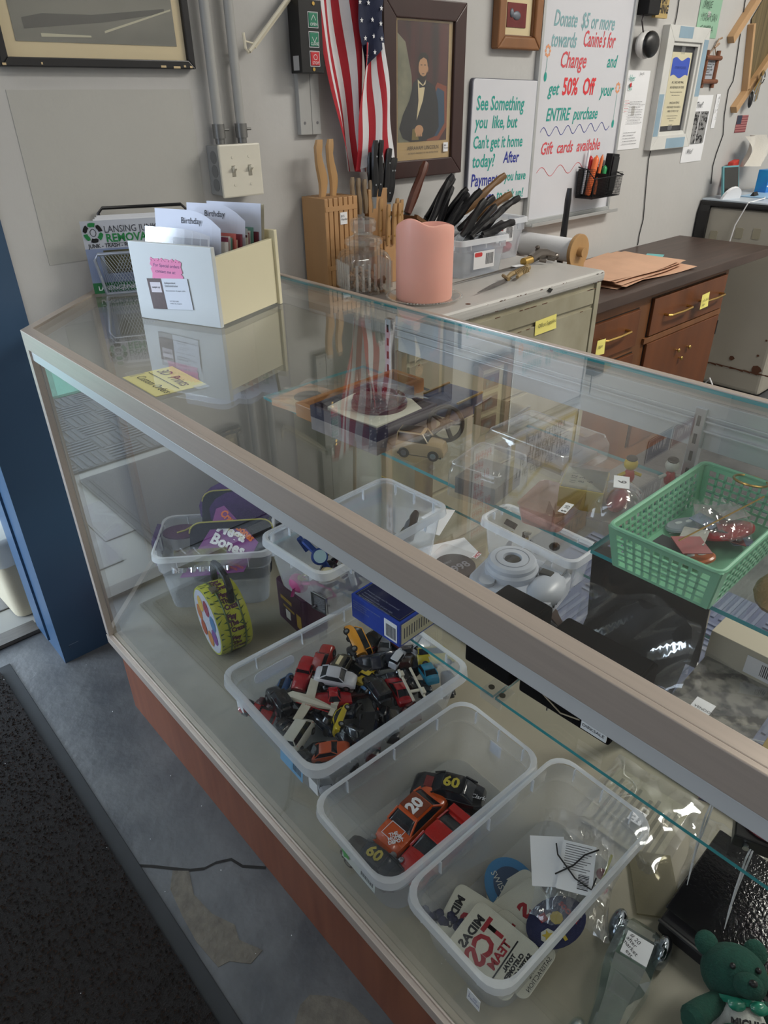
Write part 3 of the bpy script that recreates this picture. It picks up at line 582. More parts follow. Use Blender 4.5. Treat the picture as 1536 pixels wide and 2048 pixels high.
part('field', MB().box(0, -.001, 0, .12, 0, .073), mat('stk_pink', '#a9706e', .6), t)
mb = MB(); [mb.box(0, -.0013, z*.0104, .12, -.001, z*.0104+.0052) for z in range(7)]; part('stripes', mb, mat('stk_red', '#803f46', .6), t); part('canton', MB().box(0, -.0016, .036, .05, -.0012, .073), mat('stk_blue', '#2c3348'), t)
t = thing('angled_frame', 'light wooden frame with ribbed panel hung at a slant near the right edge', 'picture frame', (0, 0, 0))
lw_ = mat('light_wood_frame', '#c09a70', .5, var=.2, scale=10, stretch=(1, 1, .2))
for a, b, w in (((3.185, 1.535), (3.55, 1.86), .032), ((3.36, 1.27), (3.80, 1.62), .032), ((3.36, 1.60), (3.44, 1.345), .02)):
    d = Vector((b[0]-a[0], b[1]-a[1])).normalized(); n = Vector((-d.y, d.x))*w/2
    part('frame_bar', MB().loft([[(a[0]+n.x, y, a[1]+n.y), (b[0]+n.x, y, b[1]+n.y), (b[0]-n.x, y, b[1]-n.y), (a[0]-n.x, y, a[1]-n.y)] for y in (-.03, 0)]), lw_, t, bevel=.002)
mb = MB(); flatpoly(mb, [(3.37, 1.62), (3.45, 1.36), (3.80, 1.60), (3.70, 1.95)], -.006); part('ribbed_panel', mb, mat('rib_panel', '#7d6d4c', .6, col2='#54482f', scale=60, stretch=(1, 1, .02)), t)
t = thing('key_bunch', 'bunch of keys on a ring hanging below the slanted wooden frame', 'keys', (3.55, -.035, 1.40))
part('ring', MB().tube([(.025*math.cos(a*.5), 0, .025*math.sin(a*.5)) for a in range(13)], .0025, 6), black_m, t); random.seed(8)
for k in range(6): part('key', MB().cb(-.01-.008*k, -.004*k, -.055-.01*(k % 3), .012, .002, .07).cyl((-.01-.008*k, -.004*k-.001, -.02), (-.01-.008*k, -.004*k+.001, -.02), .012, n=10), brass_m if k % 2 else steel_m, t, rot=(0, R_(8*k), 0))
part('key_fob', MB().sph((-.075, 0, -.09), .02, .008, .035, 10, 6), black_m, t, smooth=True)
def cable(label, pts, m=black_m, r=.0022): return tag(part('cable', MB().tube(pts, r, 6), m, smooth=True), label, 'cable')
cable('thin black cable hanging above the blue and white notice frame', [(2.703, -.004, 1.70), (2.708, -.004, 1.60), (2.70, -.006, 1.565)], )
cable('thin black cable hanging down to the wooden counter', [(2.675, -.006, 1.14), (2.672, -.004, 1.10), (2.684, -.004, 1.02), (2.70, -.004, .93), (2.712, -.004, .86), (2.70, -.004, .80), (2.70, -.004, .753)])
cable('long black cable wandering down the wall to the off white case', [(3.26, -.004, 1.75), (3.285, -.004, 1.60), (3.31, -.004, 1.45), (3.318, -.004, 1.385), (3.288, -.004, 1.35), (3.30, -.004, 1.25), (3.33, -.004, 1.168), (3.30, -.004, 1.09), (3.29, -.004, 1.04), (3.31, -.004, .96)])
# upper wall, seen mirrored in the glass top
t = thing('wall_plaque', 'white plaque with gold edging and gospel words high above the tall whiteboard', 'sign', (1.87, 0, 1.84))
part('board', MB().box(0, -.012, 0, .53, 0, .36), mat('plaque_white', '#cfd0d8', .35), t, bevel=.003)
zz = [(.03, .30), (.10, .33), (.2, .27), (.27, .235), (.34, .27), (.43, .33), (.50, .30), (.505, .04), (.025, .04)]
part('gold_border', stroke(MB(), [(a, b) for a, b in zz]+[zz[0]], .028, -.0126), mat('plaque_gold', '#b7a35c', .4), t)
for s, z in (('THE GIFT OF GOD', .20), ('IS ETERNAL LIFE', .145), ('THROUGH', .10), ('JESUS CHRIST', .045)): text(s, .058, mat('plaque_ink', '#2a2f55'), t, (.265, -.0132, z), XR, align='CENTER', sx=.88, off=.001)
def plate(label, x, z, w, h, c, tc, s, rot=0):
    t = thing('license_plate', label, 'license plate', (x, -.003, z), (0, R_(rot), 0), 'license plates high on the wall')
    part('plate', MB().box(0, -.003, 0, w, 0, h), mat('plate'+c, c, .4), t, bevel=.001); text(s, h*.55, mat('plt'+tc, tc), t, (w/2, -.0035, h*.24), XR, align='CENTER', sx=.75, off=.001); part('rim', frame_bars(MB(), .003, .003, w-.003, h-.003, .004, .004), mat('plt'+tc), t)
plate('tan license plate with black characters high on the wall', 2.30, 2.36, .29, .14, '#a89478', '#26242a', 'D3CBBC')
plate('orange license plate lettered in black, above the tan one', 2.33, 2.52, .30, .14, '#b28352', '#25222a', 'C181 3C', 4)
plate('maroon license plate high on the right of the wall', 3.50, 2.31, .28, .14, '#6f2c28', '#d9cfc6', '1DL662')
plate('dark blue license plate left of the maroon one', 3.20, 2.30, .28, .15, '#30405e', '#c8ccd4', 'H19 B')
t = thing('large_frame', 'large gilt wooden frame hung high above the portrait', 'picture frame', (1.12, 0, 1.62)); part('frame', frame_bars(MB(), 0, 0, .47, .60, .035, .03), mat('gilt_wood', '#b98a58', .35, var=.3, scale=12), t, bevel=.004)
part('inner_frame', frame_bars(MB(), .03, .03, .44, .57, .012, .02), mat('gilt_dark', '#6b4a30', .4), t); part('picture', MB().box(.04, -.008, .04, .43, -.006, .56), mat('grey_print', '#8d8b84', .6, var=.3, scale=5), t); part('glass', MB().box(.04, -.012, .04, .43, -.011, .56), sheet('picture_glass'), t)
t = thing('hand_sign', 'narrow white sign with columns of red handwriting above the relief frame', 'sign', (1.64, 0, 1.84)); part('sheet', MB().box(0, -.004, 0, .13, 0, .45), white_m, t)
for k in range(9): text(('hours', 'mon', 'tues 10', 'wed 10', 'thur', 'fri 6', 'sat 10', 'sun', 'thanks')[k], .05, redm, t, (.008, -.0045, .40-.047*k), XR, sx=.8, shear=.2, off=.001)
# ---------------------------------------------------------------- metal cabinet, wood counter, off-white case
ZC = .88
tanm = mat('worn_cream_metal', '#a49f8b', .45, col2='#8c8670', scale=7, var=.1, bump=.05); topm = mat('worn_cabinet_top', '#b9b7b2', .35, var=.12, scale=5)
rust = mat('rust', '#5a3826', .8)
cab = thing('metal_cabinet', 'worn cream metal drawer cabinet with rounded top behind the display case', 'cabinet', (0, 0, 0))
CX0, CX1, CY = .74, 1.60, -.512
part('body', MB().box(CX0+.01, CY+.012, 0, CX1-.012, -.02, ZC-.03), tanm, cab, bevel=.002)
part('top', MB().box(CX0, CY, ZC-.034, CX1, -.01, ZC), topm, cab, bevel=.012, seg=3)
part('corner_stile', MB().box(CX1-.035, CY+.004, 0, CX1-.012, CY+.014, ZC-.034), tanm, cab, bevel=.001)
z = ZC-.044
for k, h in enumerate((.06, .20, .20, .20)):
    d = part('drawer', MB().box(CX0+.03, CY+.006, z-h+.008, CX1-.04, CY+.02, z-.004), tanm, cab, bevel=.0015); z -= h
    if k: part('lock', MB().cyl((1.19, CY+.006, z+h-.045), (1.19, CY-.002, z+h-.045), .013, n=16), steel_m, d, smooth=True)
    mb = MB(); random.seed(k+30)
    for i in range(14): x = random.uniform(CX0+.05, CX1-.06); mb.box(x, CY+.0052, z+h-.0065, x+random.uniform(.004, .03), CY+.006, z+h-.0045)
    part('rust_spots', mb, rust, d)
part('chipped_paint', MB().prism([(0, 0), (.012, .006), (.028, 0), (.016, -.008)], 0, .0008), dark_m, cab, (1.30, CY-.001, ZC-.012), (R_(80), 0, 0))
mb = MB(); random.seed(44)
for i in range(36): x = random.uniform(.8, 1.58); zz_ = random.choice([ZC-.03, ZC-.006]); mb.box(x, CY-.0006, zz_, x+random.uniform(.001, .01), CY+.0, zz_+.0018)
part('edge_rust', mb, rust, cab); part('rust_spot', MB().cyl((1.0, -.485, ZC), (1.0, -.485, ZC+.0006), .007, n=9), rust, cab)
def note(label, txt, loc, w, h, rot, m=yellow_m, sz=.02, im=ink_m, g=None):
    t = thing('sticky_note', label, 'note', loc, rot, g); part('paper', MB().grid(lambda u, v: (u*w, -.001-.003*(1-v)**2*u, v*h), 3, 5), m, t, smooth=True)
    text(txt, sz, im, t, (w*.07, -.0055, h*.5), XR, shear=.15, sx=.85); return t
note('yellow office supplies note stuck on the metal cabinet drawer', 'Office Supplies', (1.27, CY+.005, .745), .10, .042, (0, R_(-2), 0), sz=.017)
# wood counter
oakd = mat('walnut_veneer', '#6d3f22', .4, col2='#54301b', scale=9, stretch=(1, 1, .12)); oakf = mat('walnut_frame', '#7a4f2f', .45, var=.3, scale=9, stretch=(1, 1, .2))
lam = mat('dark_woodgrain_laminate', '#51413a', .4, col2='#3a2e29', scale=10, stretch=(.3, 6, 1)); KX1 = 3.09
ct = tag(part('counter_top', MB().box(1.61, -.445, .715, KX1, -.003, .75), lam, bevel=.002), 'dark wood-grain laminate counter top along the wall', 'counter')
wc = thing('wood_cabinet', 'walnut base cabinet with brass handled drawers under the laminate counter top', 'cabinet', (0, 0, 0))
WX1 = 2.755; YW = -.415
part('body', MB().box(1.63, YW+.005, 0, WX1, -.02, .713), oakf, wc)
def drawer(name, x0, x1, z0, z1):
    d = part(name, MB().box(x0, YW-.008, z0, x1, YW+.004, z1), oakd, wc, bevel=.002)
    part('shadow_gap', frame_bars(MB(), x0-.004, z0-.004, x1+.004, z1+.004, .003, .0015, YW+.005), dark_m, d); return d
def pull(d, xc, z, w=.085):
    part('handle', MB().tube([(xc-w, YW-.008, z), (xc-w, YW-.026, z), (xc-w*.9, YW-.034, z), (xc, YW-.038, z), (xc+w*.9, YW-.034, z), (xc+w, YW-.026, z), (xc+w, YW-.008, z)], .0052, 6), brass_m, d)
d = drawer('drawer', 1.66, 2.035, .53, .665); pull(d, 1.86, .607)
drawer('door', 1.66, 2.035, .08, .50)
d = drawer('drawer', 2.125, 2.725, .545, .685); pull(d, 2.31, .612, .09); pull(d, 2.59, .614, .09)
dd = drawer('door', 2.125, 2.725, .08, .515)
part('rail', MB().box(2.10, YW-.006, .518, 2.735, YW+.004, .54), oakf, wc, bevel=.001)
for x, z in ((2.38, .437), (2.475, .43), (2.42, .395)): part('knob', MB().cyl((x, YW-.008, z), (x, YW-.018, z), .003, n=8).sph((x, YW-.021, z), .009, .005, .009, 10, 6), brass_m, dd, smooth=True)
for z in (.46, .15): part('hinge', MB().box(2.722, YW-.0095, z-.03, 2.73, YW-.004, z+.03), black_m, dd)
note('yellow note between the two handles of the right hand counter drawer', 'ofc  Sub\nkeys', (2.44, YW-.042, .595), .062, .058, (0, R_(-3), 0), sz=.016)
note('yellow note at the left of the left counter drawer handle', 'tape', (1.70, YW-.042, .575), .052, .052, (0, R_(3), 0), sz=.018)
# off-white refrigerated case at the right
ow = mat('offwhite_enamel', '#a9a498', .4, var=.08, scale=5)
ch = thing('cooler_cabinet', 'off-white enamel chest with black rounded top rim at the end of the counter', 'cabinet', (0, 0, 0))
part('body', MB().box(3.24, -.50, .02, 4.1, -.02, .87), ow, ch, bevel=.02, seg=3)
part('top_rim', MB().loft([[(3.22, 0-.01, .60), (3.26, -.01, .60), (3.26, -.01, .86), (4.1, -.01, .86), (4.1, -.01, .90), (3.26, -.01, .90), (3.235, -.01, .885), (3.22, -.01, .85)], [(3.22, -.06, .60), (3.26, -.06, .60), (3.26, -.06, .86), (4.1, -.06, .86), (4.1, -.06, .90), (3.26, -.06, .90), (3.235, -.06, .885), (3.22, -.06, .85)]]), black_m, ch)
part('top_edge', MB().box(3.23, -.52, .868, 4.1, -.01, .895), black_m, ch, bevel=.01, seg=3); part('worktop', MB().box(3.235, -.515, .895, 4.1, -.01, .903), mat('cool_white', '#b9c4cf', .3), ch, bevel=.002)
for y, z in ((-.10, .74), (-.22, .765), (-.30, .77)): part('vent_plate', MB().prism(rrect(-.018, -.024, .018, .024, .006, 3), 0, .002), mat('vent_plate', '#98927f', .5), ch, (3.24, y, z), (R_(90), 0, R_(-90)))
mb = MB(); random.seed(6)
for k in range(14): mb.add([(3.2375, -.05-.035*k, .128+random.uniform(-.004, .004)), (3.2375, -.085-.035*k, .126+random.uniform(-.004, .004)), (3.2375, -.085-.035*k, .134), (3.2375, -.05-.035*k, .133+random.uniform(0, .004))], [(0, 1, 2, 3)])
for y, z, r in ((-.17, .17, .009), (-.33, .18, .012), (-.46, .15, .022), (-.12, .34, .005), (-.45, .22, .006), (-.47, .30, .005)):
    mb.add([(3.2373, y+r*(1+.3*math.sin(k*2.1))*math.cos(k*.785), z+r*math.sin(k*.785)) for k in range(8)], [tuple(range(8))])
part('paint_chips', mb, rust, ch)
tag(part('cord', MB().tube([(3.0, -.32, .004), (3.05, -.36, .06), (3.1, -.30, .10), (3.15, -.25, .03), (3.1, -.34, .01)], .004, 6).tube([(3.0, -.30, .004), (3.06, -.30, .05), (3.12, -.28, .01)], .003, 6), white_m, smooth=True), 'loops of white cord on the floor beside the walnut cabinet', 'cord')
tag(part('charging_cord', MB().tube([(3.44, -.22, .906), (3.34, -.26, .912), (3.225, -.235, .90), (3.222, -.20, .80), (3.225, -.18, .6), (3.22, -.17, .35)], .0028, 6), white_m, smooth=True), 'white charging cord hanging over the edge of the off-white chest', 'cord')
t = thing('smart_display', 'teal cased tablet leaning on a white stand on the off-white chest', 'tablet', (3.30, -.12, .904), (R_(-16), 0, R_(-20)))
part('case', MB().box(-.05, 0, 0, .05, .014, .145), mat('teal_case', '#5f98a0', .4), t, bevel=.005, seg=3); part('screen', MB().box(-.043, -.0015, .008, .043, .0, .137), mat('dark_screen', '#2c2e2d', .15), t); part('stand', MB().cyl((0, .0, -.002), (0, .01, .006), .055, n=20), white_m, t)
t = thing('cleaner_box', 'blue cleaner box with red lettering beside the tablet', 'box', (3.60, -.10, .904), R_(-8)); part('carton', MB().box(0, -.06, 0, .16, .0, .105), mat('cleaner_blue', '#2b6fc4', .4, col2='#1f9ad0', scale=8), t, bevel=.002); text('Windex', .045, mat('wx_red', '#c8302c'), t, (.008, -.061, .055), (R_(90), R_(-8), 0), off=.0015, sx=.9, shear=.2); part('white_swirl', MB().box(.0, -.0606, .03, .16, -.06, .036), white_m, t)
tag(part('white_cloth', MB().grid(lambda u, v: (3.44+.2*u+.02*math.sin(v*5), -.06-.03*math.sin(u*7+v*3)-.03*v, 1.16-.13*v-.03*u*math.sin(v*3)), 14, 12), mat('towel', '#c7c3bb', .95, bump=.6, bscale=150), smooth=True), 'pale folded cloth hanging above the blue cleaner box', 'cloth')
tag(part('red_pouch', MB().loft([[(3.41, -.02, 1.05), (3.47, -.02, 1.06), (3.47, -.05, 1.06), (3.41, -.05, 1.05)], [(3.40, -.02, .93), (3.44, -.02, .92), (3.44, -.06, .92), (3.40, -.06, .93)]]), mat('pouch_red', '#b93b30', .6), bevel=.006), 'red and orange pouch hanging behind the blue cleaner box', 'pouch')
tag(part('clipboard', MB().box(3.40, -.34, .904, 3.72, -.12, .908), mat('clip_blue', '#9dc2e0', .4), bevel=.001), 'pale blue clipboard lying on the off-white chest', 'clipboard')
t = thing('binder_clip', 'black binder clip on the pale blue clipboard', 'clip', (3.44, -.17, .909)); part('clip', MB().loft([[(-.025, -.01, 0), (.025, -.01, 0), (.025, .01, 0), (-.025, .01, 0)], [(-.02, -.002, .016), (.02, -.002, .016), (.02, .002, .016), (-.02, .002, .016)]]), black_m, t)
# kraft paper stack and teal slip on the counter
t = thing('paper_bag_stack', 'stack of flat peach coloured paper bags on the laminate counter', 'paper bags', (2.15, -.23, .751))
kr = mat('peach_paper', '#cfa68a', .85, var=.12, scale=12)
random.seed(15)
for k in range(9):
    a = random.uniform(-.12, .12); dx, dy = random.uniform(-.03, .05), random.uniform(-.03, .02); w, d_ = .24, .14
    part('paper_bag', MB().grid(lambda u, v: (-w+2*w*u, -d_+2*d_*v, .0028*k+.004*math.sin(u*5+k)*math.sin(v*4+k)+.012*max(0, u-.7)*(k % 3)), 8, 5), kr, t, (dx, dy, .002), (0, 0, a), smooth=True)
t = thing('teal_slip', 'pale teal paper slip lying behind the peach paper bags', 'paper', (2.48, -.20, .7515), R_(22)); part('sheet', MB().box(-.10, -.035, 0, .10, .035, .0008), mat('teal_paper', '#6fb3b4', .8), t); text('Misc', .018, ink_m, t, (-.08, 0, .001), (0, 0, 0))
# ---------------------------------------------------------------- things on the metal cabinet
def knife(label, loc, rot, hm, L=.115, w=.011, th=.007, rivets=2, blade=.03, bend=0.004, group=None, name='knife', rm=None):
    """handle pointing along +z from the blade root at the origin"""
    t = thing(name, label, 'knife', loc, rot, group)
    rings = []
    for k in range(9):
        s = k/8; ww = w*(.72+.35*math.sin(s*math.pi*1.15+.2)**2+(.18 if s > .85 else 0)); xx = bend*math.sin(s*math.pi*2)
        if k == 0: ww *= .9
        if k == 8: ww *= .7
        rings.append([(xx+ww*math.cos(a*math.pi/4), th*(.95 if k < 8 else .6)*math.sin(a*math.pi/4), s*L) for a in range(8)])
    part('handle', MB().loft(rings), hm, t, smooth=True)
    if rivets:
        mb = MB()
        for k in range(rivets): zz_ = L*(.22+.5*k/max(1, rivets-1)); mb.cyl((0, -th*1.05, zz_), (0, th*1.05, zz_), .0024, n=8)
        part('rivet', mb, rm or steel_m, t)
    if blade: part('blade', MB().add([(-w*.8, .0007, 0), (w*.8, .0007, 0), (w*.7, 0, -blade), (-w*.2, 0, -blade), (-w*.8, -.0007, 0), (w*.8, -.0007, 0)], [(0, 1, 2, 3), (3, 2, 5, 4), (0, 4, 5, 1)]), steel_m, t)
    return t
hl = mat('light_wood_handle', '#b58e5e', .45, var=.2, scale=15, stretch=(1, 1, .15)); hg = mat('grey_wood_handle', '#857259', .5, var=.2, scale=15); hb = mat('black_handle', '#131316', .28); hr = mat('reddish_wood_handle', '#5c2e1c', .4, var=.25, scale=15); hbr = mat('brown_wood_handle', '#7b5a38', .4, var=.25, scale=15)
ORD = ['first', 'second', 'third', 'fourth', 'fifth', 'sixth', 'seventh', 'eighth', 'ninth', 'tenth', 'eleventh', 'twelfth', 'thirteenth', 'fourteenth', 'fifteenth']
# slotted block left
bl = thing('knife_block', 'tall slatted light wood knife block left of the glass jar', 'knife block', (.905, -.06, ZC))
k_m = mat('block_wood', '#b98f62', .5, var=.22, scale=10, stretch=(1, 1, .1))
part('side_panel', MB().box(-.062, -.05, 0, -.050, .05, .232), k_m, bl, bevel=.002)
for i in range(6): part('slat', MB().box(-.048+.017*i, -.05, 0, -.034+.017*i, .05, .232 if i < 5 else .232), k_m, bl, bevel=.0015)
for z in (.05, .20): part('dowel', MB().box(-.06, -.051, z, .05, -.047, z+.012), k_m, bl)
part('price_tag', MB().box(-.012, -.0518, .165, .012, -.051, .195), white_m, bl); text('$15\nVendor', .008, ink_m, bl, (-.010, -.0522, .183), XR)
knife('left of the two pale wood handled knives in the slatted block', (.875, -.06, ZC+.232), (0, 0, 0), hl, .135, .016, .008, 0, 0, .006); knife('right of the two pale wood handled knives in the slatted block', (.912, -.06, ZC+.232), (0, 0, R_(10)), hl, .135, .016, .008, 0, 0, .006)
for i in range(4): knife(ORD[i]+' from left of the grey wood steak knives behind the glass jar', (.962+.022*i, -.085, 1.06), (0, 0, 0), hg, .095-.004*i, .0085, .006, 0, .0, .002, 'grey handled steak knives')
# second block
b2 = thing('knife_block', 'light wood knife block with dowels right of the glass jar', 'knife block', (1.045, -.12, ZC))
part('body', MB().box(-.04, -.045, 0, .045, .045, .115), k_m, b2, bevel=.002)
for i in range(3): part('slat', MB().box(-.075+.012*i, -.04, 0, -.066+.012*i, .04, .125), k_m, b2, bevel=.001)
part('rear_post', MB().box(-.03, .03, .115, .04, .05, .24), k_m, b2, bevel=.002); part('price_tag', MB().box(.02, -.0462, .075, .04, -.0455, .108), white_m, b2); text('$ 5\nVendor', .008, ink_m, b2, (.022, -.0466, .095), XR)
for i, (x, y, z) in enumerate(((1.015, -.165, .985), (1.035, -.168, .985), (1.055, -.165, .985), (1.078, -.15, .99), (1.09, -.12, .99), (1.0, -.15, 1.0))):
    knife(ORD[i]+' tan wood steak knife in the dowelled block, counted from the left', (x, y, z), (R_(4), 0, 0), hl, .105, .0085, .006, 2, .0, .001, 'tan steak knives in the dowelled block', rm=brass_m)
for i, (x, z, r, l) in enumerate(((1.035, 1.10, 4, .14), (1.055, 1.10, 6, .14), (1.078, 1.09, 12, .13), (1.095, 1.08, 12, .115), (1.105, 1.08, 14, .115), (1.04, 1.09, 2, .12))):
    knife(ORD[i]+' of the black riveted handles rising behind the tan steak knives', (x, -.09+.004*i, z), (0, R_(r), 0), hb, l, .012, .007, 2, .03, .003, 'black knives behind the dowelled block')
# angled block
b3 = thing('knife_block', 'brown slanted knife block leaning behind the pink candle', 'knife block', (1.165, -.10, ZC))
part('body', MB().loft([[(-.05, y, 0), (.05, y, 0), (.07, y, .11), (-.02, y, .165), (-.065, y, .03)] for y in (-.055, .055)]), mat('dark_block', '#7a5330', .45, var=.3, scale=8), b3, bevel=.003)
part('top_edge', MB().loft([[(-.03, y, .16), (.075, y, .105), (.078, y, .112), (-.028, y, .17)] for y in (-.06, -.048)]).loft([[(-.03, y, .16), (.075, y, .105), (.078, y, .112), (-.028, y, .17)] for y in (.048, .06)]), mat('dark_block'), b3)
knife('reddish wood carving handle standing out of the slanted knife block', (1.165, -.09, 1.045), (0, R_(30), 0), hr, .15, .015, .013, 0, .05, .0)
random.seed(21)
for i, (x, y, z, a, l) in enumerate(((1.20, -.15, 1.02, 42, .14), (1.215, -.12, 1.03, 44, .15), (1.225, -.15, 1.0, 40, .14), (1.235, -.16, .985, 46, .15), (1.22, -.17, .975, 44, .13), (1.25, -.11, 1.03, 46, .14), (1.245, -.13, 1.0, 48, .15))):
    knife(ORD[i]+' of the black handles fanned from the slanted block, counted from the left', (x, y, z), (R_(random.uniform(-6, 6)), R_(a), R_(random.uniform(-12, 12))), hb, l, .0125, .009, 2 if i % 2 else 0, .05, .003, 'black knives fanned from the slanted block')
# totes with utensils on the cabinet
def tote(name, label, loc, rz, w, d, h, taper=.85, r=.02, rim=.007, m=tote_m, mr=toterim_m, step=True, rot=None, group=None, ribs=True, cat='tote', lip=.014):
    t = thing(name, label, cat, loc, rot or (0, 0, rz), group); N_ = 5
    def rg(s, z, e=0.0): return [(x, y, z) for x, y in rrect(-w/2*s-e, -d/2*s-e, w/2*s+e, d/2*s+e, r, N_)]
    k = taper
    if step: rs = [rg(k, .0), rg(k+(1-k)*.62, h*.70), rg(k+(1-k)*.62, h*.70, .004), rg(.985, h*.97), rg(.985, h*.97)]
    else: rs = [rg(k, 0), rg(.985, h*.97)]
    part('body', MB().loft(rs[:4] if step else rs, cap=False).add([p for p in rs[0]], [tuple(range(len(rs[0])-1, -1, -1))]), m, t, smooth=True, merge=True)
    o, i_ = rg(1, h, rim*.6), rg(1, h, -rim*.4); o2 = rg(1, h-lip, rim*.8)
    part('rim', MB().loft([i_, [(x, y, z+.0015) for x, y, z in rg(1, h, rim*.1)], o, o2], cap=False), mr, t, smooth=True)
    if ribs:
        mb = MB()
        for s in (-.3, 0, .3):
            for sy in (-1, 1): mb.box(w*s-.0008, sy*d/2*.985-.003, h*.74, w*s+.0008, sy*d/2*.985+.0025, h-.004)
            for sx_ in (-1, 1): mb.box(sx_*w/2*.985-.003, d*s-.0008, h*.74, sx_*w/2*.985+.0025, d*s+.0008, h-.004)
        part('ribs', mb, mr, t, stuff=True)
    return t
def label_patch(t, loc, rot, w, h, col='#d8d8da', bars=True, red=False, s='', sz=.01):
    o = part('paper_label', MB().box(0, -.0004, 0, w, 0, h), mat('lab'+col, col, .6), t, loc, rot)
    if bars:
        mb = MB(); random.seed(int(w*1e4)); x = w*.58
        while x < w*.94: l = random.uniform(.0006, .002); mb.box(x, -.0007, h*.2, x+l, -.0004, h*.85); x += l+.0013
        part('barcode', mb, ink_m, o)
    if red: part('logo', MB().prism(rrect(.003, h*.7, w*.4, h*.95, h*.1, 3), .0006, .0008), mat('logo_red', '#c23a3a'), o, (0, 0, 0), XR)
    if s: text(s, sz, ink_m, o, (w*.06, -.0008, h*.5), XR, sx=.9)
    return o
t = tote('storage_tote', 'small clear tote heaped with black handled utensils on the metal cabinet', (1.285, -.225, ZC+.001), R_(-4), .20, .15, .105)
label_patch(t, (-.045, -.0735, .022), (0, 0, 0), .085, .048, red=True)
tote('storage_tote', 'clear tote with red and blue items behind the utensil tote', (1.49, -.115, ZC+.001), R_(-2), .24, .16, .12)
tt = bpy.data.objects['storage_tote.001']; label_patch(tt, (-.03, -.079, .055), (0, 0, 0), .08, .05, red=True, s='Large Rubbermaid\nTotes', sz=.006)
tag(part('red_cloth', MB().sph((1.54, -.14, ZC+.03), .05, .04, .02, 10, 6), mat('cloth_red', '#a8575f', .8), smooth=True), 'reddish cloth folded in the rear tote on the metal cabinet', 'cloth'); tag(part('blue_cloth', MB().sph((1.45, -.14, ZC+.03), .045, .05, .02, 10, 6), mat('cloth_blue', '#5b6ea0', .8), smooth=True), 'blue cloth folded in the rear tote on the metal cabinet', 'cloth')
random.seed(31); cols = [hb, hb, hbr, hb, hb, hbr, hb, hb, hb, hb, hb, hb]
for i, (x, y, z, ax, l) in enumerate(((1.27, -.20, 1.0, 58, .15), (1.30, -.22, .985, 62, .14), (1.33, -.15, 1.03, 58, .19), (1.34, -.22, .985, 70, .15), (1.28, -.24, .98, 74, .13), (1.36, -.17, 1.01, 62, .15), (1.32, -.25, .985, 80, .13), (1.36, -.24, .985, 84, .11), (1.24, -.24, .99, 40, .12), (1.25, -.17, 1.0, 48, .15), (1.42, -.17, 1.0, 68, .16), (1.30, -.26, .98, 95, .12))):
    knife(ORD[i]+' counted '+('brown wood' if cols[i] is hbr else 'black')+' utensil handle heaped over the utensil tote', (x, y, z), (R_(random.uniform(-8, 8)), R_(ax), R_(random.uniform(-25, 15))), cols[i], l, .013, .010, 0, .04, .003, 'handles heaped in the utensil tote' if cols[i] is hb else 'brown handles in the utensil tote')
k = knife('black sharpening steel standing upright behind the metal cabinet top', (1.885, -.15, .76), (0, R_(2), 0), hb, .30, .013, .012, 0, 0, 0)
# glass jar with dog biscuits
jar = thing('glass_jar', 'ribbed square glass jar with faceted glass stopper in front of the knife blocks', 'jar', (.905, -.19, ZC), R_(-20))
jg = sheet('jar_glass', (.95, .96, .95), body=.10, bcol='#eeeeee', rough=.02, f0=.16)
def sqr(s, z, r): return [(x, y, z) for x, y in rrect(-s, -s, s, s, r, 4)]
part('body', MB().loft([sqr(.044, 0, .012), sqr(.047, .006, .014), sqr(.047, .075, .014), sqr(.043, .088, .02), sqr(.034, .096, .03), sqr(.034, .104, .03)], cap=False).add(sqr(.044, .001, .012), [tuple(range(20))]), jg, jar, smooth=True)
mb = MB()
for s in range(4):
    for k in range(6):
        x = -.034+k*.0136; a = s*math.pi/2; p0 = (x*math.cos(a)+.048*math.sin(a), x*math.sin(a)-.048*math.cos(a))
        mb.tube([(p0[0], p0[1], .012), (p0[0], p0[1], .07)], .0032, 5)
part('ribs', mb, sheet('rib_glass', (.93, .94, .93), body=.22, bcol='#f4f4f4', rough=.03, f0=.22), jar, smooth=True, stuff=True)
part('lid', MB().lathe([(.037, .104), (.040, .107), (.040, .113), (.035, .119), (.022, .124), (.018, .128)], 24), jg, jar, smooth=True)
mb = MB(); n = 16; rings = [[((r*(1+.07*(i % 2)))*math.cos(2*math.pi*i/n), (r*(1+.07*(i % 2)))*math.sin(2*math.pi*i/n), z) for i in range(n)] for r, z in ((.018, .126), (.024, .133), (.0255, .15), (.023, .158), (.012, .161))]; mb.loft(rings)
part('stopper', mb, jg, jar)
jar.scale = (1.28, 1.28, 1.18)
bis = mat('dog_biscuit', '#9c7348', .85, var=.25, scale=90)
random.seed(17); bm_ = MB().box(-.009, -.004, -.0035, .009, .004, .0035).sph((-.011, .0035, 0), .0052, .0052, .004, 8, 5).sph((-.011, -.0035, 0), .0052, .0052, .004, 8, 5).sph((.011, .0035, 0), .0052, .0052, .004, 8, 5).sph((.011, -.0035, 0), .0052, .0052, .004, 8, 5).mesh('dog_biscuit', bis, True)
for i in range(56):
    x, y = random.uniform(-.040, .040), random.uniform(-.040, .040); z = .011+.038*random.random()*(1-.3*abs(x)/.04)
    v = Matrix.Rotation(R_(-20), 3, 'Z') @ Vector((x, y, z)); o = link('dog_biscuit', bm_, None, (v.x+.905, v.y-.19, v.z+ZC), (random.uniform(-1.5, 1.5), random.uniform(-1.5, 1.5), random.uniform(0, 6)))
    tag(o, 'small bone shaped dog biscuit inside the ribbed glass jar', 'dog biscuit', 'dog biscuits in the glass jar')
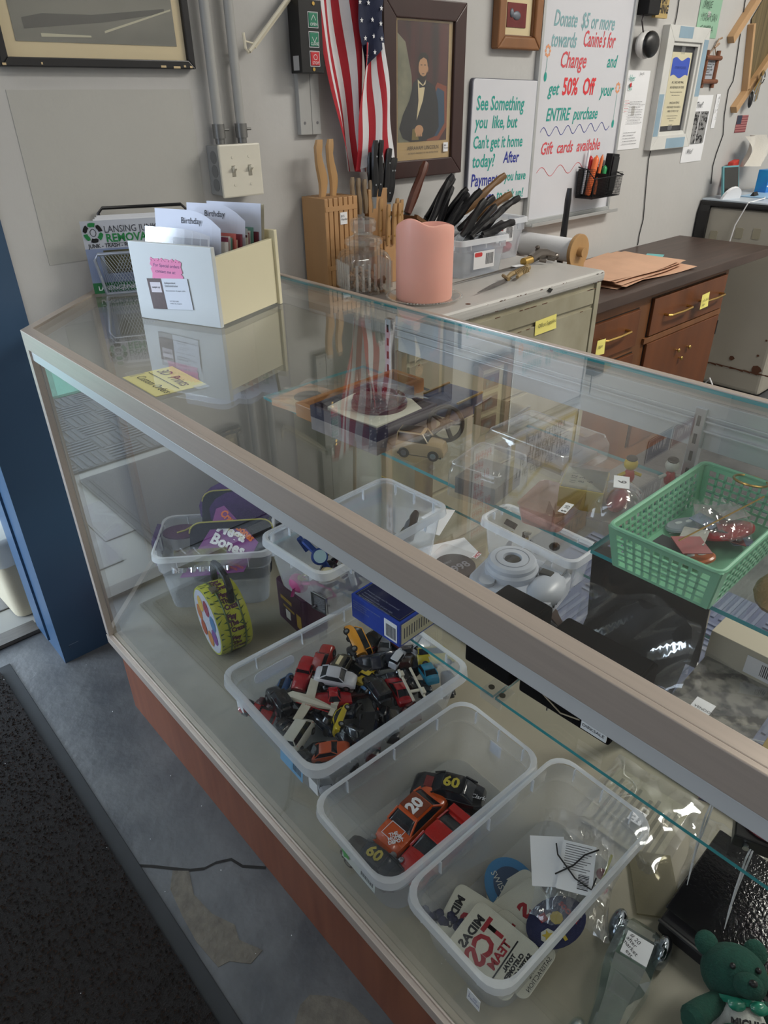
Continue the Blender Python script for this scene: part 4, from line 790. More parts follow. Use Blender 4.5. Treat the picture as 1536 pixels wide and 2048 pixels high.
# candle on glass plate
pl = thing('glass_plate', 'round clear glass plate with beaded edge under the pink candle', 'plate', (.955, -.370, ZC+.001))
part('dish', MB().lathe([(.05, 0), (.068, .002), (.086, .009), (.088, .010), (.086, .0115), (.066, .005), (.0, .004)], 48, cap=False), sheet('plate_glass', (.93, .94, .93), body=.14, bcol='#d7d6cf', rough=.05, f0=.1), pl, smooth=True)
mb = MB()
for k in range(72): a = k*math.pi/36; mb.sph((.0835*math.cos(a), .0835*math.sin(a), .0105), .0022, n=5, m=4)
part('beading', mb, jg, pl, stuff=True)
pl.scale = (1.16, 1.16, 1)
cd = thing('pillar_candle', 'large pink pillar candle with a sagging melted rim', 'candle', (.955, -.370, ZC+.006))
cn = mat('pink_wax', '#e8ab9b', .42, sss=.25, var=.05, scale=4)
R0, H0 = .0735, .196; mb = MB(); n = 48; rings = []
def top(a): return H0-.014+.015*math.sin(a+3.9)+.008*math.sin(2*a+.6)-.018*max(0, math.cos(a+2.2))**8
for r, z in ((R0*.97, 0), (R0, .005), (R0, .08), (R0, .15)): rings.append([(r*math.cos(2*math.pi*i/n), r*math.sin(2*math.pi*i/n), z) for i in range(n)])
for q, dz, k in ((1.0, -.008, 1), (.975, -.001, 1), (.92, .001, 1), (.85, -.003, 1), (.76, -.010, .8), (.62, -.022, .4), (.4, -.030, .15), (.04, -.034, 0)):
    rings.append([(R0*q*math.cos(2*math.pi*i/n), R0*q*math.sin(2*math.pi*i/n), (H0-.014)*(1-k)+top(2*math.pi*i/n)*k+dz) for i in range(n)])
part('wax', MB().loft(rings), cn, cd, smooth=True); part('wick', MB().tube([(0, 0, .145), (.002, 0, .157), (.005, .001, .164)], .0013, 6), mat('wick', '#3a2b22'), cd)
# skeleton dagger and pewter hilt sword
t = thing('dagger', 'ornamental dagger with a carved bone skeleton handle and grey blade', 'dagger', (1.285, -.395, ZC+.008), R_(14))
bone = mat('bone_resin', '#a38a5c', .5, var=.4, scale=60, bump=.3); gm = mat('grey_blade', '#6f6b66', .35, metal=.7)
part('blade', MB().loft([[(-.21, 0, 0), (-.21, .001, .001), (-.21, 0, .001)], [(-.10, -.009, 0), (-.10, .012, 0), (-.10, .001, .004)], [(-.01, -.009, 0), (-.01, .009, 0), (-.01, 0, .004)]]), gm, t)
mb = MB()
for k in range(8): x = .02+.011*k; mb.tube([(x, -.014, 0), (x+.002, -.010, .010), (x+.003, 0, .014), (x+.002, .010, .010), (x, .014, 0)], .0026, 5)
mb.tube([(-.03, 0, .004), (0, .0, .01), (.05, .002, .008), (.12, .004, .006)], [.005, .007, .006, .008], 6).sph((.125, .004, .006), .014, .011, .010, 10, 7).tube([(-.04, -.012, .004), (-.01, .02, .006)], .005, 6).tube([(.0, -.02, .004), (.04, -.016, .006)], .005, 6)
part('skeleton_handle', mb, bone, t, smooth=True)
t = thing('sword', 'long thin sword with a pewter figure hilt lying on the metal cabinet', 'sword', (1.495, -.305, ZC+.006), R_(-4))
pw_ = mat('dark_pewter', '#77706a', .3, metal=.85)
part('blade', MB().loft([[(-.46, -.05, 0), (-.46, -.049, .001), (-.46, -.048, 0)], [(-.02, -.008, 0), (-.02, 0, .005), (-.02, .008, 0)]]), gm, t); part('grip', MB().cyl((-.04, -.006, .010), (.01, .0, .012), .012, n=12), brass_m, t, smooth=True)
part('figure_hilt', MB().tube([(0, 0, .012), (.04, .006, .022), (.07, .004, .02), (.10, -.008, .012)], [.014, .018, .016, .011], 10).sph((.105, -.012, .010), .014, .012, .011, 10, 6).sph((.04, .01, .042), .009, .007, .006, 8, 5).tube([(.03, -.01, .008), (.045, -.025, .004)], .006, 6).tube([(.07, -.01, .008), (.085, -.028, .004)], .006, 6), pw_, t, smooth=True)
part('tag', MB().box(-.10, -.03, .006, -.06, -.01, .0066), white_m, t)
# paper roll with wooden end wheel
t = thing('paper_roll', 'white paper roll on a wooden holder with round end disc behind the metal cabinet', 'paper roll', (1.852, -.235, .75), R_(-90))
part('paper', MB().cyl((-.23, .0, .117), (-.01, 0, .117), .040, n=28), white_m, t, smooth=True)
part('end_disc', MB().cyl((.0, 0, .117), (.014, 0, .117), .058, n=32), hl, t, bevel=.002); part('end_post', MB().box(-.003, -.045, .0, .010, .045, .10), hl, t, bevel=.002)
part('knob', MB().cyl((.014, 0, .117), (.034, 0, .117), .017, n=20), hl, t, smooth=True)
# ---------------------------------------------------------------- things on the case top
T_ = .963
bx = thing('card_box', 'cream painted wooden card box with greeting cards and birthday dividers on the glass top', 'box', (.288, -.489, T_), R_(111.6))
# local frame: x runs along the front (towards +Y of the room), y runs back
cw = mat('cream_box_paint', '#d9d2b4', .5, var=.04, scale=6); cf = mat('white_box_front', '#c3c8c8', .5, var=.05, scale=6)
F = .198; D_ = .205; Hh = .125
# box footprint: front from A(.211,-.305) to B(.284,-.489); side from B to C(.477,-.428)
bx.rotation_euler = (0, 0, 0); bx.location = (0, 0, T_)
A_, B_ = Vector((.211, -.305)), Vector((.284, -.489)); u_ = (B_-A_).normalized(); v_ = Vector((-u_.y, u_.x)); F = (B_-A_).length
fr = bpy.data.objects.new('box_shell', None)
def bm4(w0, w1, d0, d1, z0, z1, top2=None):
    """box in the card box frame: w along the front from A, d going back; top2 = height at the back edge"""
    q = [(w0, d0), (w1, d0), (w1, d1), (w0, d1)]; P4 = [A_+u_*a+v_*b for a, b in q]; tz = [z1, z1, top2 or z1, top2 or z1]
    return MB().add([(p.x, p.y, z0) for p in P4]+[(p.x, p.y, t) for p, t in zip(P4, tz)], [(0, 3, 2, 1), (4, 5, 6, 7), (0, 1, 5, 4), (1, 2, 6, 5), (2, 3, 7, 6), (3, 0, 4, 7)])
bpy.data.objects.remove(fr)
part('front_panel', bm4(0, F, 0, .010, 0, .146), cf, bx, bevel=.0015)
part('side_panel', bm4(F-.012, F-.002, .010, .198, .0035, .127, .132), cw, bx, bevel=.001); part('side_panel', bm4(.002, .012, .010, .198, .0035, .127, .132), cw, bx, bevel=.001)
part('back_panel', bm4(-.002, F+.004, .198, .208, .0, .148), cw, bx, bevel=.0015); part('bottom_panel', bm4(.012, F-.012, .01, .198, .0035, .012), cw, bx)
ang = math.atan2(u_.y, u_.x)
def onfront(w, z, d=-.0004): p = A_+u_*w+v_*d; return (p.x, p.y, z)
RF = (R_(90), 0, ang)
pk = part('pink_card', MB().prism([(x+.0025*math.cos(k*2.6), y+.0025*math.sin(k*2.6)) for k, (x, y) in enumerate([(i*.005, 0) for i in range(15)]+[(.073, i*.005) for i in range(8)]+[(.073-i*.005, .04) for i in range(15)]+[(0, .04-i*.005) for i in range(8)])], 0, .0008), mat('pink_paper', '#dd85ac', .7), bx, onfront(.050, .078), RF, label='pink scalloped card with handwriting')
text('For Special orders\n contact me at:', .0085, mat('purple_ink', '#4a2c66'), pk, (.006, .026, .001), (0, 0, 0), shear=.2, line=1.3)
mb = MB(); [mb.cyl((.003+.0084*k, y, .0008), (.003+.0084*k, y, .0011), .0009, n=6) for k in range(9) for y in (.003, .037)]; part('punched_dots', mb, mat('magenta', '#8a2b5c'), pk, stuff=True)
bc = part('business_card', MB().box(0, 0, 0, .100, .058, .0006), mat('card_white', '#c9ced6', .6), bx, onfront(.038, .022, -.0012), (R_(90), R_(-4), ang))
part('brown_band', MB().box(0, 0, .0006, .036, .058, .0009), mat('card_brown', '#54413f', .5, var=.2, scale=200), bc); part('logo_panel', MB().box(.006, .032, .0009, .032, .051, .0011), mat('logo_pale', '#c9c3c9'), bc)
text('stampin up', .006, ink_m, bc, (.019, .040, .0013), (0, 0, 0), align='CENTER', shear=.2, sx=.75); text('Independent\nDemonstrator', .0055, ink_m, bc, (.042, .048, .0008), (0, 0, 0)); text('Demonstrator of paper crafts', .004, mat('card_ink', '#5b5f66'), bc, (.042, .034, .0008), (0, 0, 0)); text('517 555 0100\norders by request', .004, mat('card_ink'), bc, (.046, .014, .0008), (0, 0, 0))
# cards in the box
def card(name, w0, w1, d, z0, z1, m, lean=.03, parent=None, th=.0008, curve=0.0):
    n = 8; vs = []
    for j, (z, dd) in enumerate(((z0, d), (z1, d+lean))):
        for i in range(n+1):
            s = i/n; w = w0+(w1-w0)*s; zz = z
            if j and curve: zz = z-curve*max(0, s-.55)**2*5
            p = A_+u_*w+v_*dd; vs.append((p.x, p.y, zz))
    mb = MB().add(vs, [(i, i+1, n+2+i, n+1+i) for i in range(n)]); mb.add([(x+v_.x*th, y+v_.y*th, z) for x, y, z in vs], [(i, n+1+i, n+2+i, i+1) for i in range(n)])
    return part(name, mb, m, parent)
dv = mat('divider_white', '#c8ccd9', .6)
def gc(label, cat, w0, w1, d, z1, m, lean, grp=None, **k):
    z1 *= 1.24
    t = thing('greeting_card', label, cat, (0, 0, T_), 0, grp); card('sheet', w0, w1, d, .014, z1, m, lean, t, **k); return t
o = gc('front white divider card printed birthday in the cream card box', 'divider', .014, .168, .045, .158, dv, .028, curve=.030); o.name = 'divider_card'
def oncard(w, z, d, lean, z1):
    z *= 1.24; z1 *= 1.24; s = (z-.014)/(z1-.014); p = A_+u_*w+v_*(d+lean*s-.0012); return (p.x, p.y, z)
tl = math.atan2(.028, .144)
text('Birthday', .0155, ink_m, o, oncard(.078, .139, .045, .028, .158), (R_(90)-tl, 0, ang), sx=.95)
o = gc('second white divider card printed birthday further back in the card box', 'divider', .046, .184, .10, .162, dv, .03, curve=.028); o.name = 'divider_card'
text('Birthday', .0155, ink_m, o, oncard(.090, .144, .10, .03, .162), (R_(90)-tl, 0, ang), sx=.95)
for k, (dd, zt) in enumerate(((.155, .160), (.165, .158))): gc(('tall white card at the very back of the card box', 'tall cream card just behind the back white card')[k], 'card', .055, .188, dd, zt, dv if k == 0 else mat('cream_card', '#cfc7ad'), .026, curve=.0)
o = gc('cellophane wrapped navy and gold star card at the front of the box', 'card', .022, .160, .018, .122, mat('navy_card', '#1f2a4d', .6), .022)
o2 = card('silver_band', .060, .080, .0155, .05, .152, mat('silver_glitter', '#a9adb5', .35, metal=.5, bump=1, bscale=600), .0222, o); part('gold_star', MB().sph(tuple(oncard(.098, .104, .0165, .02, .122)), .007, .007, .009, 6, 4), brass_m, o)
card('cellophane', .015, .168, .014, .06, .168, sheet('cello', body=.1, rough=.12, f0=.2), .024, o, curve=.01)
random.seed(9); cc = ['#d8d3c8', '#8c3a52', '#e4e2dc', '#6a9a8c', '#c96a62', '#efe9d6', '#7a3440', '#cfc4a0', '#9aa7a0', '#e8dccf', '#5d2b38', '#d9d9d9']
for k in range(22):
    dd = .058+.0062*k if k < 7 else .112+.0034*(k-7)
    c = cc[k % 12]; gc(ORD[k if k < 7 else k-7]+(' greeting card behind the front birthday divider' if k < 7 else ' greeting card behind the rear birthday divider')+', counted from the divider', 'card', .03+random.uniform(0, .01), .178+random.uniform(-.006, .006), dd, .118+random.uniform(-.006, .010), mat('gc'+c, c, .6), .022, 'greeting cards filed behind the dividers')
# flyer holder
ho = thing('flyer_holder', 'silver wire mesh flyer holder behind the cream card box', 'holder', (.343, -.094, T_), R_(-25))
mb = MB()
for k in range(30): x = -.098+.0066*k; mb.tube([(x, -.02, .004), (min(.1, x+.045), -.036, .088)], .0007, 3, cap=False); mb.tube([(x, -.02, .004), (max(-.1, x-.045), -.036, .088)], .0007, 3, cap=False)
sil = mat('silver_wire', '#aab0bd', .3, metal=.6); part('mesh_front', mb, sil, ho, stuff=True)
part('frame', MB().tube([(-.102, -.018, .002), (-.112, -.036, .078), (-.104, -.038, .090), (.104, -.038, .09), (.112, -.036, .078), (.102, -.018, .002), (-.102, -.018, .002)], .0036, 8), sil, ho, smooth=True)
part('base', MB().box(-.10, -.02, 0, .10, .03, .003), sil, ho); part('back_frame', MB().tube([(-.09, .028, .004), (-.09, .045, .162), (-.08, .046, .172), (.09, .046, .172), (.10, .045, .162), (.10, .028, .004)], .0036, 8), black_m, ho, smooth=True)
fy = thing('flyer', 'junk removal flyer with green recycling emblem standing in the mesh holder', 'flyer', (.343, -.094, T_), R_(-25))
tx = (R_(90)-.0, 0, 0); fo = part('sheet', MB().box(-.128, -.0158, .003, .09, -.0148, .155), mat('flyer_white', '#b9bcc6', .4), fy)
part('photo_panel', MB().box(-.128, -.0164, .024, .09, -.0158, .098), mat('flyer_photo', '#8694b4', .5, var=.2, scale=10), fo); part('photo_garage', MB().box(-.092, -.0168, .045, .09, -.0164, .094), mat('flyer_olive', '#5a5638', .6, col2='#2b2c28', scale=18), fo); part('photo_worker', MB().box(-.030, -.0172, .03, .05, -.0168, .088), mat('flyer_dark', '#26283c', .6, var=.4, scale=30), fo)
part('green_band', MB().box(-.128, -.0166, .003, .09, -.0158, .026), mat('flyer_green', '#1f6a3c', .5), fo)
gi = mat('recycle_green', '#1d7a3f', .5)
text('LANSING JUNK', .020, mat('flyer_grey', '#3a3a44'), fo, (-.082, -.0166, .130), XR, sx=.82); text('REMOVAL', .0235, gi, fo, (-.081, -.0166, .111), XR, sx=.92, off=.0006); text('JUNK • TRASH • RUBBISH'.replace('•', '-'), .0115, ink_m, fo, (-.120, -.0166, .100), XR, sx=.9, off=.0002); text("Michigan's Trusted Junk Removal", .0045, ink_m, fo, (-.08, -.0166, .1065), XR)
text('LANSINGJUNKREMOVAL.COM', .013, white_m, fo, (-.118, -.0170, .010), XR, sx=.95, off=.0003)
for k in range(6):
    a0 = k*60+8; r0, r1 = .012, .0205; cx_, cz_ = -.105, .131
    pts = [(cx_+r1*math.cos(R_(a0+a)), cz_+r1*math.sin(R_(a0+a))) for a in (0, 14, 28, 42)]+[(cx_+(r0+r1)/2*math.cos(R_(a0+54)), cz_+(r0+r1)/2*math.sin(R_(a0+54)))]+[(cx_+r0*math.cos(R_(a0+a)), cz_+r0*math.sin(R_(a0+a))) for a in (42, 28, 14, 0)]
    part('emblem_arrow', flatpoly(MB(), pts, -.0168), gi if k % 2 else blackm_m, fo)
part('emblem_face', stroke(MB(), [(-.105+.006*math.cos(k*.5), .131+.0075*math.sin(k*.5)) for k in range(14)], .0012, -.0168), ink_m, fo)
for k in range(3): tag(part('flyer', MB().box(-.10+.004*k, -.0145+.004*k, .003, .105, -.0135+.004*k, .158+.003*k), white_m, None, (.343, -.094, T_), (0, 0, R_(-25))), ('white flyer standing directly behind the junk removal flyer', 'middle one of three plain flyers behind the junk removal flyer', 'rearmost plain flyer in the mesh holder')[k], 'flyer')
# yellow note taped on the glass
t = thing('paper_note', 'yellow handwritten 3D prints custom orders note lying on the glass top', 'note', (.072, -.667, T_-.0035))
part('paper', MB().add([(.032-.072, -.606+.667, 0), (.115-.072, -.614+.667, .0006), (.113-.072, -.729+.667, 0), (.031-.072, -.723+.667, .0006)], [(0, 3, 2, 1)]).add([(.032-.072, -.606+.667, -.0004), (.115-.072, -.614+.667, -.0004), (.113-.072, -.729+.667, -.0004), (.031-.072, -.723+.667, -.0004)], [(0, 1, 2, 3)]), mat('note_paper', '#d9d08c', .7), t)
text('3D  Prints', .026, inkr_m if False else mat('maroon_ink', '#5a3038'), t, (.012, .048, .001), (0, 0, R_(-92)), shear=.3, sx=.85); text('Custom Orders', .019, ink_m, t, (-.025, .045, .001), (0, 0, R_(-90)), shear=.35, sx=.8)
part('ruled_line', MB().box(.0, -.05, .0009, .0012, .05, .0011), ink_m, t); part('tape', MB().box(-.03, .05, .0007, -.005, .075, .001).box(.02, -.075, .0007, .04, -.055, .001), clear_m, t)
# ---------------------------------------------------------------- things inside the display case
ZD = .2095
T2 = .5465; T1 = .8065
# --- far left tote with purple felt bag and cards
ft = tote('storage_tote', 'clear tote at the far left of the case holding the purple felt bag', (.318, -.256, ZD), R_(-37), .29, .20, .168, taper=.86, r=.03)
felt = mat('black_felt', '#26262a', .95, var=.2, scale=80, bump=.4, bscale=300); pur = mat('purple_felt', '#4a2a66', .95, var=.25, scale=80, bump=.5, bscale=300); yst = mat('yellow_stitch', '#a7a04c', .8)
fb = thing('felt_bag', 'black and purple felt treat bag with yellow stitching standing in the far left tote', 'bag', (.33, -.235, ZD+.03), R_(-37))
def felt_panel(mb, w, h, y, r=.03, th=.004, sk=0.0, x0=0.0):
    P_ = [(x+sk*z/h+x0, z) for x, z in rrect(-w/2, 0, w/2, h, r, 4)]
    return mb.loft([[(x, y, z) for x, z in P_], [(x, y+th, z) for x, z in P_]])
for y, w, h, s, x0 in ((-.045, .21, .185, .02, .03), (.055, .22, .22, .03, .05)):
    o = part('felt_panel', felt_panel(MB(), w, h, y, sk=s, x0=x0), felt, fb, bevel=.001)
    P_ = [(x+s*z/h+x0, y-.001, z) for x, z in rrect(-w/2, 0, w/2, h, .03, 4)]; part('stitching', MB().tube([p for p in P_ if p[2] > .05], .002, 5), yst, o)
part('purple_lining', MB().sph((.06, .075, .15), .11, .03, .09, 16, 9), pur, fb, smooth=True)
part('felt_handle', MB().loft([[(x, y, z) for x, y in ((-.158, -.045), (-.158, .035), (-.150, .035), (-.150, -.045))] for z in (.06, .13)]+[[(-.155, -.045, .142), (-.155, .035, .142), (-.142, .035, .138), (-.142, -.045, .138)]]), pur, fb, smooth=False, bevel=.002)
part('purple_flap', MB().prism([(x, y) for x, y in ell(-.09, .01, .05, .035)], .125, .129), mat('plum_felt', '#4b2440', .95, bump=.4, bscale=300), fb)
part('flap_trim', MB().tube([(-.10, .0, .131), (-.08, .01, .131), (-.065, .028, .131)], .0025, 5), yst, fb)
cz = thing('header_card', 'purple game header card with white bubble letters in the far left tote', 'card', (.272, -.338, ZD+.135), (R_(-52), R_(0), R_(-34))); cz.scale = (1.35, 1.35, 1.35)
co = part('card', MB().loft([[(x, y, z) for x, z in ((-.07, -.02), (.045, -.02), (.075, .035), (.015, .115), (.0, .11), (-.012, .07))] for y in (0, .0012)]), mat('header_purple', '#67307c', .4, col2='#8a4a86', scale=14), cz)
text('Mega\nBones', .030, white_m, co, (-.002, -.001, .066), (R_(90), R_(30), 0), off=.0012, sx=.9, line=.85); text('Crazy Bones', .020, mat('flame_orange', '#d8703a', .5), co, (.006, -.001, .098), (R_(90), R_(48), 0), off=.0008, sx=.8); text('PLAY THE GAME!', .008, yellow_m, co, (.0, -.001, .080), (R_(90), R_(40), 0)); text('The toy bones you collect\nSwap them with friends\nCollect all of them', .0075, mat('flame_orange'), co, (-.025, -.001, .025), (R_(90), R_(30), 0))
t = thing('foil_pack', 'foil and cellophane pack with a purple card below the header card', 'packet', (.235, -.325, ZD+.125), (R_(-35), 0, R_(-37)))
part('card', MB().box(-.07, 0, 0, .06, .001, .055), mat('plum_print', '#553050', .5, col2='#7d7f4c', scale=30), t); part('foil', MB().grid(lambda u, v: (-.075+.14*u, -.004-.004*math.sin(u*40), -.002+.012*v), 40, 3), mat('foil', '#c9ccd2', .2, metal=1), t)
part('window', MB().grid(lambda u, v: (-.075+.14*u, -.006-.006*math.sin(u*9+v*4), .0+.06*v), 14, 8), clear_m, t, smooth=True); text('Crazy', .028, yst, t, (-.02, -.0015, .015), XR, off=.001)
for i, (x, y, z) in enumerate(((.395, -.33, .155), (.405, -.35, .145))):
    t = thing('blister_pack', ('clear blister pack behind the header card, rear of two', 'clear blister pack behind the header card, front of two')[i], 'packet', (x, y, ZD+z-.04), (R_(-25), 0, R_(-20))); part('tray', MB().box(-.03, -.012, 0, .03, .0, .055), clear_m, t, bevel=.006); part('backing', MB().box(-.035, 0, -.005, .035, .0012, .065), mat('dark_plum', '#30223a'), t)
# --- yellow-green round tin
tn = thing('lunch_tin', 'round yellow and green tin lunch box with black handle at the left of the case', 'lunch box', (.196, -.468, ZD+.089), R_(-8))
yg = mat('lime_yellow', '#b3b53a', .35, var=.1, scale=10); gs = mat('grass_green', '#33502c', .5); rr_ = .087
def cylx(x0, x1, r, n=40, rz=1.0): return [[(x, r*math.cos(2*math.pi*i/n)*.95, r*rz*math.sin(2*math.pi*i/n)) for i in range(n)] for x in (x0, x1)]
part('body', MB().loft([[(x, q*r_*.95, w) for q, w in [(math.cos(2*math.pi*i/40), rr_*s*math.sin(2*math.pi*i/40)) for i in range(40)]] for x, r_, s in ((-.035, rr_*.97, .97), (-.03, rr_, 1), (.036, rr_, 1), (.041, rr_*.96, .96))]), yg, tn, smooth=True)
for x in (-.012, .024): part('rolled_seam', MB().tube([(x, rr_*1.006*.95*math.cos(a*math.pi/20), rr_*1.006*math.sin(a*math.pi/20)) for a in range(41)], .0022, 5), mat('seam_green', '#54633c', .3, metal=.3), tn, smooth=True)
pf = part('printed_face', MB().loft([[(-.0355, .95*r_*math.cos(a*math.pi/20), r_*math.sin(a*math.pi/20)) for a in range(40)] for r_ in (.080,)]+[[(-.036, .95*.078*math.cos(a*math.pi/20), .078*math.sin(a*math.pi/20)) for a in range(40)]]), mat('tin_face', '#b9bcc9', .4), tn)
random.seed(3)
for i, c in enumerate(('#b06a3a', '#c9a54a', '#8a3048', '#3f6f9a', '#6d3d86', '#b8783c', '#a04a30')):
    a = i*.9; part('printed_shape', MB().loft([[(-.0364-.0001*i, .045*math.cos(a)+.018*math.cos(q*.7), .045*math.sin(a)+.022*math.sin(q*.7)) for q in range(9)], [(-.0367-.0001*i, .045*math.cos(a)+.017*math.cos(q*.7), .045*math.sin(a)+.021*math.sin(q*.7)) for q in range(9)]]), mat('tinp'+c, c, .5), pf)
mb = MB(); random.seed(14)
for x, s in ((-.012, 1), (-.012, -1), (.024, 1), (.024, -1), (-.034, 1)):
    for k in range(30):
        a = k*math.pi*2/30+random.uniform(-.05, .05); l = random.uniform(.007, .016)*s; R2 = rr_*1.004; a2 = a+random.uniform(-.12, .12)
        p = lambda x_, a_: (x_, R2*.95*math.cos(a_), R2*math.sin(a_))
        mb.add([p(x, a-.03), p(x, a+.03), p(x+l, a2)], [(0, 1, 2)])
part('printed_grass', mb, gs, tn, stuff=True)
for k in range(7):
    a = R_(100-36*k)
    for j, s in enumerate(('Play', 'The', 'Craze!')):
        aa = a-R_(10.5*j); R2 = rr_*1.008
        y, z = -R2*.95*math.cos(aa), R2*math.sin(aa)
        if y > .03: continue
        text(s, .0165, mat('maroon_print', '#4a1a34'), tn, (-.010+.001*j, y, z), (R_(90)-aa, 0, 0), off=.001, sx=.80)
part('latch', MB().box(-.020, -.02, rr_-.004, -.004, .0, rr_+.003).cyl((-.012, -.016, rr_+.002), (-.012, -.016, rr_+.006), .005, n=10), mat('latch_steel', '#9b958a', .3, metal=.9), tn)
hn = part('handle', MB().tube([(.012, -.05, rr_-.018), (.012, -.052, rr_+.02), (.012, -.035, rr_+.042), (.012, .0, rr_+.050), (.012, .032, rr_+.042), (.012, .045, rr_+.018), (.012, .042, rr_-.012)], .0068, 8, flat=1.2), black_m, tn, smooth=True)
# --- purple tin under the small tote
t = thing('purple_tin', 'dark purple tin box with gold print standing under the watch tote', 'tin', (.385, -.525, ZD), R_(-4))
part('body', MB().prism(rrect(-.035, -.065, .035, .065, .012, 4), 0, .115), mat('tin_purple', '#3c1a34', .35, var=.2), t, bevel=.003)
part('gold_print', MB().box(-.0358, -.05, .02, -.035, -.03, .06).box(-.0358, -.02, .05, -.035, .03, .056).box(-.0358, -.01, .07, -.035, .04, .08), mat('gold_print', '#a78a3a', .5), t); part('sticker', MB().box(-.0362, .0, .02, -.0352, .02, .045), white_m, t)
# --- big tote of toy cars
bt = tote('storage_tote', 'largest clear tote on the case floor, full of toy cars', (.266, -.842, ZD), R_(-2), .388, .322, .130, taper=.86, r=.035, rim=.01, lip=.018)
label_patch(bt, (-.181, -.02, .03), (R_(-6), 0, R_(-90)), .075, .045, '#5b9ac4')
for (y, w) in ((.11, .024), (-.145, .026)): part('price_sticker', MB().box(-.1785, y-w/2, .062, -.1775, y+w/2, .090), white_m, bt, (-.0105, 0, 0))
part('embossed_grip', MB().prism(rrect(-.05, 0, .05, .03, .012, 4), 0, .001), toterim_m, bt, (-.08, .150, .062), (R_(90), 0, 0)); part('film_sticker', MB().box(.04, .1505, .085, .062, .1515, .107), clear_m, bt)
GL = mat('car_glass', '#1c2126', .12); TY = mat('tyre', '#131313', .7); HUB = mat('hub', '#a9abb0', .25, metal=.9); UND = mat('car_underside', '#18181a', .5)
PROF = {   # body outline (x, top height), roof footprint: cabin x0, x1, roof x0, x1, roof height, nose width, bonnet width
 'sedan': ([(-.5, .21), (-.47, .27), (-.36, .29), (-.1, .30), (.2, .285), (.38, .255), (.47, .215), (.5, .17)], (-.37, .23, -.21, .08, .40)),
 'sport': ([(-.5, .20), (-.46, .255), (-.36, .28), (-.1, .275), (.2, .25), (.36, .215), (.46, .17), (.5, .13)], (-.40, .24, -.17, .05, .365)),
 'pickup': ([(-.5, .30), (-.47, .32), (-.2, .32), (-.02, .32), (.2, .32), (.40, .30), (.48, .28), (.5, .22)], (-.06, .24, -.02, .15, .46)),
 'jeep': ([(-.5, .33), (-.47, .37), (-.3, .38), (0, .38), (.15, .37), (.38, .35), (.46, .32), (.5, .22)], (-.47, .18, -.45, .06, .54)),
 'van': ([(-.5, .33), (-.47, .37), (-.3, .38), (0, .38), (.25, .37), (.38, .33), (.47, .28), (.5, .2)], (-.48, .36, -.45, .22, .52)),
 'racer': ([(-.5, .22), (-.46, .24), (-.38, .22), (-.25, .18), (.0, .17), (.25, .13), (.42, .09), (.5, .07)], (-.18, .08, -.13, .02, .26)),
}
def toy_car(label, kind, col, L, loc, rot, roof=None, group=None, wide=.42, hub=True, name='toy_car', parts=True):
    t = thing(name, label, 'toy car', loc, rot, group); prof, (c0, c1, r0_, r1_, rh) = PROF[kind]; W_ = wide*L
    bm_ = mat('carpaint'+str(col), col, .25, coat=.6); rm_ = mat('carpaint'+str(roof), roof, .25, coat=.6) if roof else bm_
    zb = .075; rings = []
    for x, z in prof:
        e = max(0, (abs(x)-.30)/.20); w = W_/2*(1-.20*e**2.2)*(.55 if kind == 'racer' and abs(x) < .3 else 1)
        rings.append([(x*L, w*a, (zb+(z-zb)*b)*L) for a, b in ((-.92, 0), (-1, .25), (-1, .62), (-.93, .84), (-.74, .96), (-.3, 1.0), (.3, 1.0), (.74, .96), (.93, .84), (1, .62), (1, .25), (.92, 0))])
    part('body', MB().loft(rings), bm_, t, smooth=True)
    def zt(x):
        for (xa, za), (xb, zb_) in zip(prof[:-1], prof[1:]):
            if xa <= x <= xb: return za+(zb_-za)*(x-xa)/(xb-xa)
        return .3
    zc0, zc1 = zt(c0)-.015, zt(c1)-.015
    def rng(xa, xb, w, za, zb2, r): return [(x*L, y*L, (za+(zb2-za)*((x-xa)/(xb-xa)))*L) for x, y in rrect(xa, -w/L, xb, w/L, r, 3)]
    wb, wt = W_*.455, W_*.36
    part('windows', MB().loft([rng(c0, c1, wb, zc0, zc1, .05), rng(c0*.35+r0_*.65, c1*.35+r1_*.65, wb*.35+wt*.65, rh*.68+zc0*.32, rh*.68+zc1*.32, .05), rng(r0_, r1_, wt, rh-.012, rh-.012, .04)]), GL, t, smooth=True)
    part('roof', MB().loft([rng(r0_-.02, r1_+.02, wt*1.05, rh-.028, rh-.028, .04), rng(r0_-.005, r1_+.005, wt*1.0, rh-.006, rh-.006, .04), rng(r0_+.03, r1_-.03, wt*.85, rh+.002, rh+.002, .03)]), rm_, t, smooth=True)
    if L > .06 and not group:
        mb = MB()
        for s in (-1, 1):
            for xa, xb in ((c0, r0_), (c1, r1_)): mb.tube([(xa*L*.98, s*wb*.97, zt(xa)*L), (xb*L, s*wt, (rh-.01)*L)], .014*L, 5)
        part('pillars', mb, rm_, t)
    r = (.092 if kind not in ('jeep', 'pickup') else .115)*L
    for x in (-.31, .30):
        for s in (-1, 1):
            w = part('wheel', MB().cyl((x*L, s*W_*.38, r*.95), (x*L, s*W_*.505, r*.95), r, n=14), TY, t, smooth=True, bevel=.0004)
            if hub: part('hub', MB().cyl((x*L, s*W_*.50, r*.95), (x*L, s*W_*.522, r*.95), r*.55, n=10), HUB, w)
    part('chassis', MB().box(-.46*L, -W_*.42, .05*L, .46*L, W_*.42, .10*L), UND, t)
    return t
D = R_
